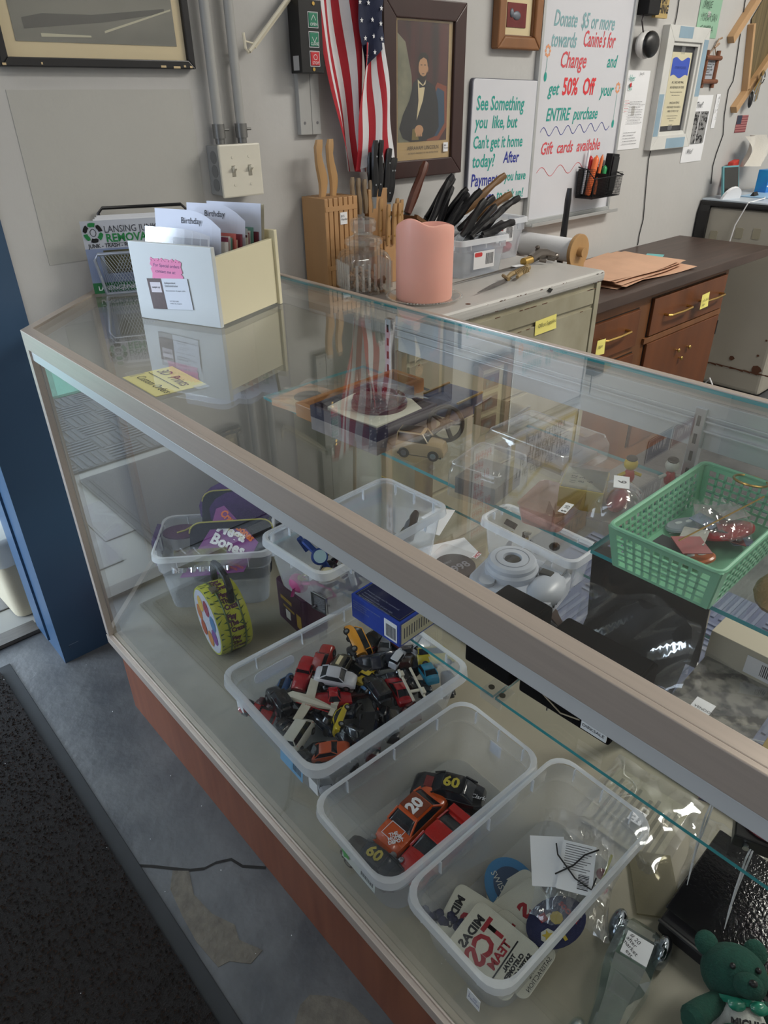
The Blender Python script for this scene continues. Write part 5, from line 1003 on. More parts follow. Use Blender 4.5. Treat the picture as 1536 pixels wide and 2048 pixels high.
pile = [
 ('orange yellow toy van tipped on its tail showing its black underside', 'van', '#c98a2a', .075, (.356, -.741, .300), (D(75), D(-12), D(70))),
 ('red toy truck bed with ribbed sides at the left of the pile', 'pickup', '#a31c24', .078, (.233, -.737, .278), (D(5), D(-12), D(35))),
 ('dull red toy car beside the orange yellow van', 'jeep', '#93302a', .068, (.294, -.737, .282), (D(-12), D(-25), D(30))),
 ('white rounded rally toy car with blue and red stickers on top of the pile', 'sedan', '#c9c9cf', .080, (.262, -.809, .300), (D(8), D(8), D(-50))),
 ('olive toy van with a pizza sign behind the white rally car', 'van', '#4f4c40', .066, (.300, -.780, .282), (D(0), D(-6), D(25))),
 ('black toy off-roader with white trim at the left end of the pile', 'jeep', '#1a1b1f', .070, (.145, -.766, .278), (D(10), D(0), D(80))),
 ('red open wheel toy racer at the far left edge of the pile', 'racer', '#a8262a', .070, (.110, -.745, .270), (D(25), D(10), D(-60))),
 ('white toy van with green, yellow and red side stripes', 'van', '#c8c8bc', .072, (.131, -.862, .268), (D(-10), D(0), D(25))),
 ('orange toy beach car with a dark rear window near the tote corner', 'sedan', '#b5502c', .070, (.154, -.928, .266), (D(8), D(-12), D(-40))),
 ('yellow toy buggy with silver wheels lying on its side', 'sport', '#c2ad2a', .066, (.220, -.893, .282), (D(-75), D(0), D(35))),
 ('navy toy car upside down with its black chassis showing', 'pickup', '#1d2747', .078, (.235, -.938, .300), (D(170), D(8), D(40))),
 ('red toy pickup truck under the white rally car', 'pickup', '#a01820', .080, (.224, -.838, .276), (D(-6), D(4), D(-35))),
 ('black toy car with a bright orange bumper in the middle of the pile', 'jeep', '#16161a', .078, (.310, -.882, .275), (D(5), D(0), D(75))),
 ('red sports toy car beside the white forked piece', 'sport', '#9a1620', .076, (.347, -.908, .276), (D(10), D(0), D(70))),
 ('teal blue toy car at the right of the pile', 'sedan', '#1f7691', .070, (.431, -.914, .276), (D(0), D(10), D(65))),
 ('dark blue toy coupe with grey side graphics', 'sport', '#262a38', .082, (.374, -.811, .286), (D(50), D(0), D(-28))),
 ('chrome toy off-roader shining near the middle right of the pile', 'jeep', '#b9bcc2', .050, (.405, -.846, .290), (D(10), D(0), D(20))),
 ('black toy roadster at the back of the pile near the blue box', 'sport', '#141417', .080, (.427, -.751, .275), (D(12), D(0), D(10))),
 ('silver grey toy car at the back beneath the blue box', 'sedan', '#6d7075', .070, (.437, -.786, .272), (D(-10), D(0), D(30))),
 ('brown ribbed toy truck near the chrome off-roader', 'pickup', '#3b2f2b', .070, (.432, -.857, .280), (D(-15), D(10), D(35))),
 ('yellow toy rescue truck at the right end of the pile', 'van', '#a89a2a', .075, (.462, -.910, .284), (D(-40), D(0), D(-35))),
 ('dark red toy coupe half hidden behind the dark blue coupe', 'sedan', '#7a1a22', .070, (.389, -.768, .262), (D(0), D(0), D(20))),
 ('white toy police car with black lettering near the back right', 'sedan', '#bdbdc2', .070, (.470, -.848, .286), (D(30), D(0), D(20))),
 ('small yellow toy racer between the olive van and dark coupe', 'racer', '#b9a02c', .065, (.332, -.831, .283), (D(0), D(0), D(15))),
 ('blue toy car at the left behind the red truck bed', 'sedan', '#2d5f94', .066, (.197, -.729, .262), (D(-60), D(0), D(40))),
 ('pale blue toy truck piece beside the black orange bumper car', 'pickup', '#5a86b4', .050, (.296, -.862, .282), (D(60), D(20), D(80))),
 ('silver toy car in the near corner of the big tote', 'sport', '#9a9da4', .062, (.114, -.955, .250), (D(0), D(0), D(60))),
]
random.seed(77)
for lb, k, c, L, loc, rot in pile: toy_car(lb, k, c, L*1.10, (loc[0], loc[1], loc[2]-.012), rot)
fill = [(.14, -.74), (.19, -.77), (.26, -.80), (.30, -.84), (.35, -.78), (.40, -.89), (.13, -.83), (.22, -.97), (.19, -.91), (.45, -.88), (.41, -.80), (.31, -.96), (.121, -.903), (.183, -.864), (.16, -.80), (.20, -.95), (.25, -.76), (.33, -.80), (.36, -.86), (.29, -.93), (.40, -.93), (.44, -.82), (.25, -.88), (.31, -.74), (.38, -.75), (.15, -.97), (.22, -.80), (.46, -.95), (.34, -.96), (.27, -.97)]
for i, (x, y) in enumerate(fill):
    toy_car('dark toy car half buried low in the toy pile', random.choice(['sedan', 'sport', 'pickup', 'jeep']), random.choice(['#141416', '#1b1b20', '#4a1518', '#17202c', '#26262a']), .068, (x, y, .238+random.uniform(0, .022)), (random.uniform(-.6, .6), random.uniform(-.5, .5), random.uniform(0, 6.2)), group='dark toy cars low in the pile', hub=i % 2 == 0)
bug = bpy.data.objects['toy_car.003']
part('side_stickers', MB().box(-.02, -.0168, .012, .015, -.0165, .020), mat('sticker_blue', '#34458f'), bug); text('RALLY', .008, inkr_m, bug, (-.022, -.0172, .010), XR, off=.0004)
pz = bpy.data.objects['toy_car.004']; part('roof_sign', MB().box(-.012, -.004, .032, .012, .004, .040), mat('sign_cream', '#d8c9a0'), pz); text('PIZZA', .007, inkr_m, pz, (-.011, -.0045, .033), XR, off=.0003)
vn = bpy.data.objects['toy_car.007']
for z, c in ((.012, '#2f8a4a'), (.016, '#c9a52a'), (.020, '#b8322c')): part('side_stripe', MB().box(-.033, -.0150, z, .033, -.0146, z+.003), mat('strp'+c, c), vn)
og = bpy.data.objects['toy_car.012']; part('bumper', MB().box(-.040, -.016, .006, -.036, .016, .013), mat('bumper_orange', '#e0502a', .3), og, bevel=.001)
oc = bpy.data.objects['toy_car.008']; text('JEEP', .009, mat('gold_print'), oc, (-.010, -.008, .0285), (0, 0, 0), off=.0004)
bt_ = bpy.data.objects['toy_car.015']; text('RACER', .011, mat('pale_graphic', '#9aa0ac'), bt_, (-.024, -.0175, .008), XR, off=.0004, shear=.3)
# white toy shuttle
pw = mat('toy_white', '#c4bfae', .35)
t = thing('toy_airplane', 'white toy aeroplane with a red line and small lettering across the pile', 'toy plane', (.185, -.815, .292), (D(10), D(8), D(-58)))
part('fuselage', MB().loft([[(x, y*w, z*w) for y, z in ((-.5, 0), (-.35, .38), (0, .5), (.35, .38), (.5, 0), (0, -.25))] for x, w in ((-.045, .006), (-.035, .020), (0, .024), (.035, .014), (.062, .004))]), pw, t, smooth=True)
part('wing', MB().prism([(-.012, -.05), (.006, -.05), (.014, 0), (.006, .05), (-.012, .05), (-.006, 0)], .002, .005), pw, t, bevel=.001); part('tail', MB().prism([(.05, -.018), (.06, -.018), (.062, .018), (.052, .018)], .002, .004).box(.05, -.001, 0, .063, .001, .018), pw, t); part('red_line', MB().box(-.02, -.0125, .002, .05, -.0115, .0035), inkr_m, t); text('HAR-10', .007, inkr_m, t, (.0, -.0128, .005), XR)
t = thing('toy_gantry', 'white forked plastic toy piece lying on the right of the pile', 'toy part', (.367, -.930, .296), (D(12), D(-12), D(70)))
part('fork', MB().box(-.04, -.016, 0, .04, -.011, .004).box(-.04, .011, 0, .04, .016, .004).box(-.02, -.014, .0, -.014, .014, .004).box(-.03, -.018, 0, -.016, -.010, .010).box(.02, .010, 0, .032, .018, .010), pw, t, bevel=.001)
# --- second tote, four larger cars
t2 = tote('storage_tote', 'middle clear tote on the case floor holding four larger race cars', (.205, -.140-1.0, ZD), R_(-2.5), .356, .192, .124, taper=.86, r=.035, rim=.008, lip=.014)
label_patch(t2, (-.166, .035, .040), (R_(-7), 0, R_(-90)), .085, .036, '#c6ccc8'); part('green_splash', flatpoly(MB(), [(.010+.008*(1+.5*(k % 2))*math.cos(k*.63), .016+.009*(1+.5*(k % 2))*math.sin(k*.63)) for k in range(10)], -.001), mat('splash_green', '#34a04a', .5), t2, (-.167, .035, .042), (R_(-7), 0, R_(-90)))
part('white_sticker', MB().box(.1705, -.012, .055, .1715, .014, .085), white_m, t2)
def stock(label, kind, col, L, loc, rz, num=None, nc='#b9ac3a', roofc=None):
    t = toy_car(label, kind, col, L, loc, (0, 0, rz), roof=roofc, wide=.42)
    if num: text(num, L*.20, mat('num'+nc, nc), t, (-.19*L if kind == 'sedan' else 0, .06*L, .438*L), (0, 0, R_(-90)) if False else (0, 0, 0), off=.0008, align='CENTER' if False else 'LEFT')
    return t
c1 = toy_car('black race car numbered 60 lying across the head of the orange car', 'sedan', '#17181b', .135, (.268, -1.128, ZD+.004), (0, 0, R_(119)), wide=.40)
text('60', .030, mat('num_yellow', '#b3a43c'), c1, (.010, .011, .0545), (0, 0, R_(180)), off=.001); text('60', .017, mat('num_yellow'), c1, (.012, .0275, .014), (R_(90), 0, R_(180)), off=.0006); part('hood_print', MB().box(.030, -.012, .0382, .045, .012, .0388), mat('hood_red', '#6a2a2a'), c1); text('Clark', .012, white_m, c1, (-.042, .010, .0398), (0, 0, R_(180)), shear=.3)
c2 = toy_car('orange race car numbered 20 with a white diamond on its bonnet', 'sedan', '#c9541c', .145, (.176, -1.125, ZD+.004), (0, 0, R_(183)), wide=.42)
nb = part('number_panel', MB().box(-.028, -.021, .0598, .008, .021, .0606), mat('panel_brown', '#7a3a22'), c2); text('20', .030, white_m, nb, (.008, .010, .0612), (0, 0, R_(180)), off=.0014)
for k, (a, b) in enumerate((((.058, -.015), (.058, .015)), ((.058, .015), (.030, .015)), ((.030, .015), (.030, -.015)), ((.030, -.015), (.058, -.015)))):
    part('diamond_line', MB().tube([(a[0]+.002, a[1], .0415+.0012*(a[0] < .05)), (b[0]+.002, b[1], .0415+.0012*(b[0] < .05))], .0006, 4), white_m, c2)
text('THE\nHOME\nDEPOT', .0085, white_m, c2, (.051, .006, .0432), (0, R_(0), R_(150)), align='CENTER', off=.0004, line=.85)
for s in (-1, 1): part('headlight', MB().sph((.070, s*.024, .030), .004, .006, .004, 8, 5), mat('lamp_grey', '#8d8d8d', .3), c2)
c3 = toy_car('bright red sports car beside the orange race car', 'sport', '#b5221c', .150, (.172, -1.190, ZD+.004), (0, 0, R_(181)), wide=.42)
part('rear_wing', MB().box(-.075, -.028, .040, -.060, .028, .045), mat('carpaint#b5221c'), c3, bevel=.001)
for s in (-1, 1): part('headlight', MB().sph((.062, s*.023, .031), .006, .005, .003, 10, 6), HUB, c3, smooth=True)
c4 = toy_car('black race car numbered 60 in the front left corner of the middle tote', 'sedan', '#17181b', .114, (.077, -1.132, ZD+.004), (0, 0, R_(100)), wide=.40)
text('60', .028, mat('num_yellow'), c4, (.008, .010, .0485), (0, 0, R_(180)), off=.001)
# --- third tote, patches
t3 = tote('storage_tote', 'nearest clear tote on the case floor, holding embroidered patches', (.222, -1.345, ZD), R_(-1.5), .372, .184, .126, taper=.86, r=.035, rim=.008, lip=.014)
part('price_sticker', MB().box(-.1745, -.058, .012, -.1735, -.034, .040), white_m, t3, (-.004, 0, 0)); text('1  .50\nPatches', .007, inkb_m, t3, (-.1795, -.037, .030), (R_(90), 0, R_(-90)))
pt = mat('patch_white', '#bdbcae', .8, bump=.4, bscale=900); prd = mat('thread_red', '#8e1c26', .8, bump=.4, bscale=900); pbk = mat('thread_black', '#1b1b1f', .8)
def patch_(label, loc, rot, w, h, body=pt, r=.012, g=None):
    t = thing('patch', label, 'patch', loc, rot, g); part('backing', MB().prism(rrect(-w/2, -h/2, w/2, h/2, r, 5), 0, .0022), body, t, bevel=.0008); part('stitched_edge', MB().tube([(x, y, .0016) for x, y in rrect(-w/2, -h/2, w/2, h/2, r, 5)+[rrect(-w/2, -h/2, w/2, h/2, r, 5)[0]]], .0014, 5), body, t); return t
a_ = patch_('front white embroidered patch with large red mirrored letters', (.108, -1.365, ZD+.042), (R_(-3), R_(-10), R_(4)), .088, .112)
def mt(s, sz, m, par, x, y, z=.0026, **k): return text(s, sz, m, par, (x, y, z), (0, 0, 0), flip=True, **k)
mt('MIDAS', .018, pbk, a_, 0, .032, align='CENTER', off=.0008); mt('TCS', .044, prd, a_, 0, -.002, align='CENTER', off=.0016, sx=.85); mt('TEAM', .018, prd, a_, 0, -.019, align='CENTER', off=.0006); part('bar', MB().box(-.032, -.0245, .0024, .032, -.0225, .003), pbk, a_); mt('TOTAL\nCUSTOMER\nSATISFACTION', .0085, pbk, a_, 0, -.033, align='CENTER', off=.0005)
for k, (x, y, z, rz, rx, lb) in enumerate(((.135, -1.385, .026, 2, -4, 'white patch just behind the front one, its right edge reading ction'), (.190, -1.372, .034, -14, -6, 'white lettered patch standing behind, next to the navy club patch'), (.200, -1.352, .026, -18, -8, 'white patch leaning behind the standing lettered patch'), (.125, -1.318, .022, 14, 4, 'cream patch peeping out at the left behind the front patch'))):
    p = patch_(lb, (x, y, ZD+z), (R_(rx), R_(-12), R_(rz)), .082, .10); mt('MIDAS', .017, pbk, p, 0, -.030 if k < 3 else .030, align='CENTER', off=.0008); mt('S' if k else 'TCS', .034, prd, p, .0, .0, align='CENTER', off=.0016)
    if k == 0: mt('TOTAL\nSATISFACTION', .0085, pbk, p, 0, -.040, align='CENTER')
t = thing('patch', 'navy club patch with a gold star, yellow cross and football', 'patch', (.205, -1.408, ZD+.050), (R_(-4), R_(-12), R_(-20)))
nv = mat('thread_navy', '#1c2146', .85, bump=.5, bscale=900); gd = mat('thread_gold', '#b09a34', .8); part('backing', MB().prism(ell(0, 0, .048, .036, 28), 0, .0025), nv, t, bevel=.0008)
part('pale_disc', MB().prism(ell(-.022, -.012, .012, .011, 6), .0026, .003), pt, t); part('gold_star', MB().prism([(-.022+(.009 if k % 2 == 0 else .004)*math.cos(k*math.pi/5), -.012+(.009 if k % 2 == 0 else .004)*math.sin(k*math.pi/5)) for k in range(10)], .003, .0036), gd, t)
part('gold_ball', MB().prism(ell(.004, .004, .010, .010, 8), .0026, .0034), gd, t); part('gold_cross', MB().box(-.004, -.030, .0026, .001, -.010, .0032).box(-.010, -.021, .0026, .007, -.017, .0032), gd, t); part('red_shield', MB().box(-.02, .008, .0026, -.008, .020, .0032), prd, t); part('white_chip', MB().box(-.008, .006, .0026, -.0, .015, .0032), pt, t); text('SOCCER', .010, prd, t, (.018, .020, .0028), (0, 0, R_(-80)), off=.0006)
t = thing('patch', 'round pale blue patch with curved white lettering at the back of the pile', 'patch', (.215, -1.318, ZD+.018), (R_(4), R_(6), R_(-110))); part('backing', MB().prism(ell(0, 0, .05, .042, 30), 0, .0025), mat('thread_blue', '#3a6f98', .85, bump=.5, bscale=900), t, bevel=.0008); part('inner_ring', MB().prism(ell(0, 0, .034, .028, 26), .0026, .003), mat('thread_slate', '#35455c', .85), t); text('SWISS YORK', .014, pt, t, (-.034, -.020, .0032), (0, 0, 0)); part('gold_crest', MB().prism(ell(0, .006, .010, .012, 6), .003, .0036), gd, t)
t = thing('pompom_cord', 'dark navy knotted cord at the left side of the patches', 'cord', (.10, -1.285, ZD+.012), R_(-60)); mb = MB(); random.seed(5)
for k in range(16): mb.sph((-.045+.006*k, .006*math.sin(k*1.7), .004*math.cos(k*2.3)+.01), .0075, n=7, m=5)
part('knots', mb, mat('navy_cord', '#16163a', .9), t, smooth=True)
def crumple(name, label, loc, rz, w, d, h, m=clear_m, seed=1, cat='plastic bag', tilt=(0, 0)):
    random.seed(seed); ph_ = [random.uniform(0, 6) for _ in range(6)]
    t = thing(name, label, cat, loc, (tilt[0], tilt[1], rz))
    part('film', MB().grid(lambda u, v: ((u-.5)*w*(1+.06*math.sin(v*9+ph_[0])), (v-.5)*d*(1+.06*math.sin(u*8+ph_[1])), h*(math.sin(u*math.pi)*math.sin(v*math.pi))**.5*(.7+.3*math.sin(u*13+ph_[2])*math.sin(v*11+ph_[3]))+.004*math.sin(u*9+v*17+ph_[4])*math.sin(v*23+u*5+ph_[5])), 26, 26), m, t, smooth=True); return t
film = sheet('crinkled_film', (.97, .97, .97), body=.07, rough=.08, f0=.14)
t = crumple('poly_bag', 'clear plastic bag with a white tag and cords lying on the patches', (.300, -1.375, ZD+.05), R_(30), .20, .12, .045, film, 3)
tg = thing('hang_tag', 'white printed barcode tag inside the clear bag on the patches', 'tag', (.272, -1.392, ZD+.098), (R_(6), R_(5), R_(-152)))
to = part('tag', MB().box(-.040, -.026, 0, .040, .026, .001), white_m, tg); mb = MB(); random.seed(1); x = .010
while x < .034: w = random.uniform(.0005, .0016); mb.box(x, .004, .001, x+w, .020, .0013); x += w+.0012
part('barcode', mb, ink_m, to); mb = MB(); [mb.box(-.035+.004*k, -.020, .001, -.0338+.004*k, .020-.005*(k % 3), .0013) for k in range(11)]; part('printed_lines', mb, mat('tag_grey', '#77777a'), to)
part('second_tag', MB().box(-.052, -.018, -.006, .030, .036, -.005), white_m, tg, (.01, -.05, 0), (0, 0, R_(12)))
part('black_cord', MB().tube([(-.035, .03, .004), (-.02, .01, .006), (.0, -.005, .004), (.02, -.03, .003)], .0013, 5).tube([(-.03, -.035, .002), (-.01, -.03, .006), (.02, .0, .004), (.03, .025, .002), (.01, .03, .002)], .0013, 5), black_m, tg)
for lb, c, loc in (('red bead below the barcode tag', '#8a2a34', (.335, -1.408, ZD+.03)), ('small pink bead near the tote edge', '#9a4a5c', (.315, -1.422, ZD+.03))): tag(part('bead', MB().sph((0, 0, 0), .009, n=12, m=8), mat('bead'+c, c, .3), None, loc, smooth=True), lb, 'bead')
tag(part('yellow_tie', MB().tube([(.30, -1.42, ZD+.04), (.33, -1.415, ZD+.042), (.365, -1.405, ZD+.046)], .002, 6), mat('tie_yellow', '#a5a53c')), 'yellow plastic tie at the edge of the patch tote', 'tie')
# --- lower shelf: small tote of watches, blue box
wt = tote('storage_tote', 'clear tote of wrist watches on the left end of the lower shelf', (.335, -.812, T2), R_(2), .318, .176, .108, taper=.88, r=.025, step=False, ribs=True)
random.seed(10)
wcol = [('#1f3f86', '#8fb5c4'), ('#a99a78', '#cfc7a2'), ('#2a1a1f', '#d9d9d9'), ('#9a9a9a', '#7d6f3c'), ('#b32f7a', '#2c2c30'), ('#7a6a3c', '#d9cfa6')]
wl_ = ['blue cased wrist watch with a pale dial standing up', 'gold and silver watch with a cream dial and ribbed bezel', 'dark brown strapped watch lying on the watch heap', 'steel watch with a bronze dial', 'magenta strapped digital watch at the front', 'gold coin watch at the back of the heap']
for k, (x, y, z, rx, ry) in enumerate(((.25, -.80, .060, 50, -20), (.235, -.845, .048, 20, -12), (.23, -.86, .035, 10, 30), (.28, -.85, .05, -20, 10), (.205, -.83, .035, 15, -25), (.29, -.80, .06, 30, 20))):
    c, d = wcol[k]; t = thing('wrist_watch', wl_[k], 'watch', (x, y, T2+z), (R_(rx), R_(ry), R_(k*50))); part('case', MB().lathe([(.012, 0), (.016, .002), (.016, .006), (.013, .008)], 20), mat('wc'+c, c, .3, metal=.4), t, smooth=True); part('dial', MB().cyl((0, 0, .008), (0, 0, .0085), .0125, n=20), mat('wd'+d, d, .3), t); part('strap', MB().tube([(0, .012, .003), (0, .04, -.006), (0, .05, -.02), (0, .02, -.03)], .006, 6, flat=.35).tube([(0, -.012, .003), (0, -.035, -.008), (0, -.04, -.022)], .006, 6, flat=.35), mat('wc'+c), t)
t = thing('filigree_buckle', 'square filigree metal buckle pressed against the watch tote front', 'buckle', (.185, -.885, T2+.02), (R_(0), 0, R_(-82))); part('plate', MB().box(-.017, -.002, 0, .017, .002, .034), mat('filigree', '#6f6f72', .4, metal=.6, bump=1, bscale=400), t, bevel=.001); part('beaded_rim', frame_bars(MB(), -.018, -.001, .018, .035, .003, .002, -.002), steel_m, t)
random.seed(19)
for k in range(10):
    tag(part('bangle', MB().tube([(.018*math.cos(a*.524), .018*math.sin(a*.524), .004*math.sin(a)) for a in range(13)], .003, 6), mat('bang%d' % (k % 4), ['#2a2226', '#5a1c30', '#8d8272', '#1d1d24'][k % 4], .35, metal=.3), None, (random.uniform(.215, .33), random.uniform(-.87, -.79), T2+random.uniform(.012, .035)), (random.uniform(-.6, .6), random.uniform(-.6, .6), 0)), 'dark bangle or strap loop under the watches in the small tote', 'bangle', 'straps and bangles under the watches')
tag(part('pink_pouch', MB().sph((.20, -.80, T2+.025), .016, .022, .018, 10, 7), mat('pink_pouch', '#b0487c', .6), smooth=True), 'pink lump of strap at the left front corner of the watch tote', 'strap')
bb = thing('blue_box', 'dark blue and royal blue printed carton resting on the lower glass shelf', 'box', (.268, -.975, T2), R_(2))
rb = mat('royal_blue', '#2441a0', .35); db = mat('dark_navy_print', '#171c46', .3); part('carton', MB().box(-.036, -.058, 0, .075, .060, .050), rb, bb, bevel=.001); part('lid_print', MB().box(-.031, -.053, .050, .070, .055, .0505), db, bb); part('lid_line', MB().box(-.029, -.051, .0506, -.028, .053, .0508).box(-.029, -.051, .0506, .068, -.050, .0508).box(-.029, .052, .0506, .068, .053, .0508), steel_m, bb)
text('Premium quality tool for commercial\nand industrial use\nProvided steel profile and grip angle\nfor remarkable overall performance', .0052, mat('print_grey', '#8d93a8'), bb, (-.012, .046, .0507), (0, 0, R_(-90)), line=1.3); text('precision machined edges and extended\nlong life professional\nuse for all the work\nlightweight body strong', .0042, mat('print_grey'), bb, (-.0362, .056, .038), (R_(90), 0, R_(-90)), line=1.2)
o = part('barcode_label', MB().box(-.0368, -.052, .006, -.036, -.022, .044), white_m, bb); mb = MB(); random.seed(2); y = -.049
while y < -.026: w = random.uniform(.0004, .0014); mb.box(-.0371, y, .010, -.0368, y+w, .036); y += w+.001
part('bars', mb, ink_m, o); part('cream_end', MB().box(-.032, -.0587, .004, .072, -.058, .046), mat('end_cream', '#c9c5a8', .6), bb); mb = MB(); [mb.box(-.026+.006*k, -.0591, .014, -.0245+.006*k, -.0587, .036) for k in range(15)]; part('printed_ruler', mb, db, bb)
# --- instant camera
cmw = mat('camera_white', '#b4bac4', .35); ic = thing('instant_camera', 'white instant camera lying lens up on the lower shelf', 'camera', (.492, -1.085, T2+.004), (0, 0, R_(-78))); ic.scale = (1.42, 1.42, 1.2)
part('body', MB().prism(rrect(-.058, -.048, .052, .048, .018, 5), 0, .036), cmw, ic, bevel=.008, seg=3, smooth=True); part('grip', MB().sph((.035, -.005, .030), .022, .038, .020, 14, 8), cmw, ic, smooth=True)
o = part('lens_barrel', MB().lathe([(.034, .034), (.034, .046), (.031, .050), (.031, .056), (.028, .060), (.012, .061), (.011, .056), (.0, .056)], 36, c=(-.016, .0, 0), cap=False), cmw, ic, smooth=True); part('lens_glass', MB().cyl((-.016, 0, .0575), (-.016, 0, .0585), .0095, n=24), mat('lens_glass', '#15181c', .05), o); part('dial_ring', MB().tube([(-.016+.021*math.cos(a*.2618), .021*math.sin(a*.2618), .0606) for a in range(25)], .0006, 4), mat('ring_grey', '#7d828c'), o)
part('flash', MB().box(.014, .018, .036, .044, .040, .044), steel_m, ic, bevel=.002); part('viewfinder', MB().box(.020, .002, .045, .036, .014, .050), mat('dark_screen'), ic, bevel=.001); part('shutter_button', MB().cyl((-.030, -.040, .036), (-.030, -.040, .042), .010, n=18), cmw, ic, smooth=True)
for y in (-.02, -.012): part('strap_hole', MB().cyl((.048, y, .02), (.0535, y, .02), .0022, n=8), black_m, ic)
# --- things around the camera on the lower shelf
t = tote('storage_tote', 'low clear tote of glasses and trinkets at the back of the lower shelf', (.592, -1.04, T2+.002), R_(90), .215, .082, .075, taper=.9, r=.02, step=False)
random.seed(23)
for k in range(12): tag(part('trinket', MB().sph((0, 0, 0), random.uniform(.007, .014), random.uniform(.006, .012), random.uniform(.004, .009), 9, 6) if k % 2 else MB().cb(0, 0, 0, .03, .012, .008), mat('trk%d' % (k % 5), ['#3c2d22', '#8e7c4c', '#5d6066', '#1e1e22', '#a8a49a'][k % 5], .35, metal=.3 if k % 2 else 0), None, (random.uniform(.565, .62), random.uniform(-1.13, -.95), T2+random.uniform(.014, .05)), (random.uniform(-1, 1), random.uniform(-1, 1), random.uniform(0, 3)), smooth=True), 'small dark trinket heaped in the low tote at the back', 'trinket', 'trinkets in the low rear tote')
t = thing('gear_box', 'clear hard case with a black printed disc left of the instant camera', 'case', (.455, -.955, T2), R_(12)); part('case', MB().prism(rrect(-.045, -.05, .045, .05, .012, 4), 0, .03), clear_m, t, bevel=.002); part('dark_disc', MB().cyl((0, 0, .006), (0, 0, .02), .040, n=28), mat('disc_maroon', '#241a20', .4), t); text('1998', .026, mat('disc_print', '#8a8a92'), t, (-.03, -.008, .021), (0, 0, R_(-20)), off=.0006); text('THE FIRST', .008, mat('disc_print'), t, (-.025, .022, .021), (0, 0, R_(-20)))
o = part('white_label', MB().box(.03, -.03, .0305, .05, -.02, .031), white_m, t); text('HOT', .010, inkr_m, o, (.031, -.029, .0312), (0, 0, 0), off=.0004)
t = thing('tool_wallet', 'black leather wallet with a chrome tongs clasp in front of the camera', 'wallet', (.415, -1.165, T2), R_(-12)); part('wallet', MB().box(-.04, -.03, 0, .05, .03, .012), mat('black_leather', '#17171a', .3, bump=.4), t, bevel=.004); part('tongs', MB().cyl((-.035, .0, .014), (.05, .02, .016), .002, n=6).sph((.055, .022, .016), .005, n=8, m=5), steel_m, t)
t = thing('wooden_fork', 'brown carved wooden hand shaped fork right of the camera', 'fork', (.478, -1.168, T2+.008), (0, R_(-6), R_(65)));
mb = MB().prism([(-.03, -.005), (.0, -.009), (.01, -.012), (.01, .012), (0, .009), (-.03, .005)], 0, .005)
for k in range(4): mb.box(.010, -.0115+.0064*k, 0, .034, -.0080+.0064*k, .004)
part('fork', mb, mat('carved_brown', '#3d2a20', .5), t, bevel=.0008)
pen = [('black pen with a silver clip in the knife tray', '#2b2a2c'), ('olive folding knife with a rounded end', '#4d4a3f'), ('grey folding knife beside the olive one', '#5c6068'), ('dark brown leather strap loop', '#3c2c24')]
for k, (lb, c) in enumerate(pen): t = thing('pocket_knife', lb, 'pocket knife', (.385+.022*k, -.862+.006*k, T2+.05+.004*k), (R_(0), R_(-8), R_(22+6*k))); part('handle', MB().tube([(-.045, 0, 0), (-.02, .002, 0), (.03, 0, 0), (.045, -.003, 0)], [.006, .009, .009, .006], 8, flat=.6), mat('pk'+c, c, .3), t, smooth=True); part('bolster', MB().cb(-.012, 0, .004, .012, .004, .004), steel_m, t)
t = thing('paper_scrap', 'bright white torn paper lying at the back of the lower shelf', 'paper', (.565, -.80, T2+.004), R_(20)); part('sheet', MB().prism([(-.05, -.03), (.06, -.02), (.05, .02), (.0, .035), (-.01, .02), (-.05, .03)], 0, .001), white_m, t)
t = thing('paper_scrap', 'larger white sheet of paper left of the clear hard case', 'paper', (.50, -.90, T2+.003), R_(-15)); part('sheet', MB().prism([(-.06, -.035), (.05, -.04), (.055, .03), (-.05, .04)], 0, .001), white_m, t)
t = thing('dark_carton', 'tall brown carton with gold streaks standing behind the watch tote', 'box', (.575, -.70, T2), R_(3)); part('carton', MB().box(-.03, -.05, 0, .03, .05, .13), mat('carton_brown', '#4e423c', .5, col2='#8a7c54', scale=14, stretch=(1, 1, .3), thr=(.3, .75)), t, bevel=.001); part('flap_line', MB().box(-.0305, -.05, .065, -.03, .05, .067), mat('gold_print'), t)
# --- black display stands and bag
vel = mat('black_velvet', '#0c0c0f', .95, var=.3, scale=200, spec=.1)
for k, (x, y, w, d, h, lb) in enumerate(((.345, -1.170, .105, .09, .10, 'left black velvet display box on the lower shelf'), (.365, -1.305, .125, .155, .075, 'wider black velvet display box right of the left one'))):
    t = thing('velvet_box', lb, 'display stand', (x, y, T2), R_(2)); part('body', MB().box(-w/2, -d/2, 0, w/2, d/2, h), vel, t, bevel=.006, seg=3); part('top_pad', MB().box(-w/2+.006, -d/2+.006, h, w/2-.006, d/2-.006, h+.004), vel, t, bevel=.002)
    if k: part('cord', MB().tube([(-w/2-.002, .05, .07), (-w/2-.006, .03, .03), (-w/2-.003, 0, .012), (-w/2-.002, -.03, .02)], .0011, 5), mat('cord_tan', '#a79a84'), t); o = part('tag', MB().box(-w/2-.006, -.075, .012, -w/2-.004, -.035, .03), white_m, t); text('DIRKSALE', .008, ink_m, o, (-w/2-.0064, -.037, .018), (R_(90), 0, R_(-90)))
t = thing('display_backdrop', 'tall black shiny panel standing at the back of the lower shelf', 'panel', (.535, -1.30, T2), (0, R_(-10), R_(6))); part('panel', MB().box(0, -.095, 0, .008, .095, .175), mat('gloss_black', '#111116', .12), t, bevel=.001)
t = thing('black_bag', 'black cloth item wrapped in clear plastic leaning on the black panel', 'bag', (.485, -1.31, T2+.004), R_(4)); random.seed(13)
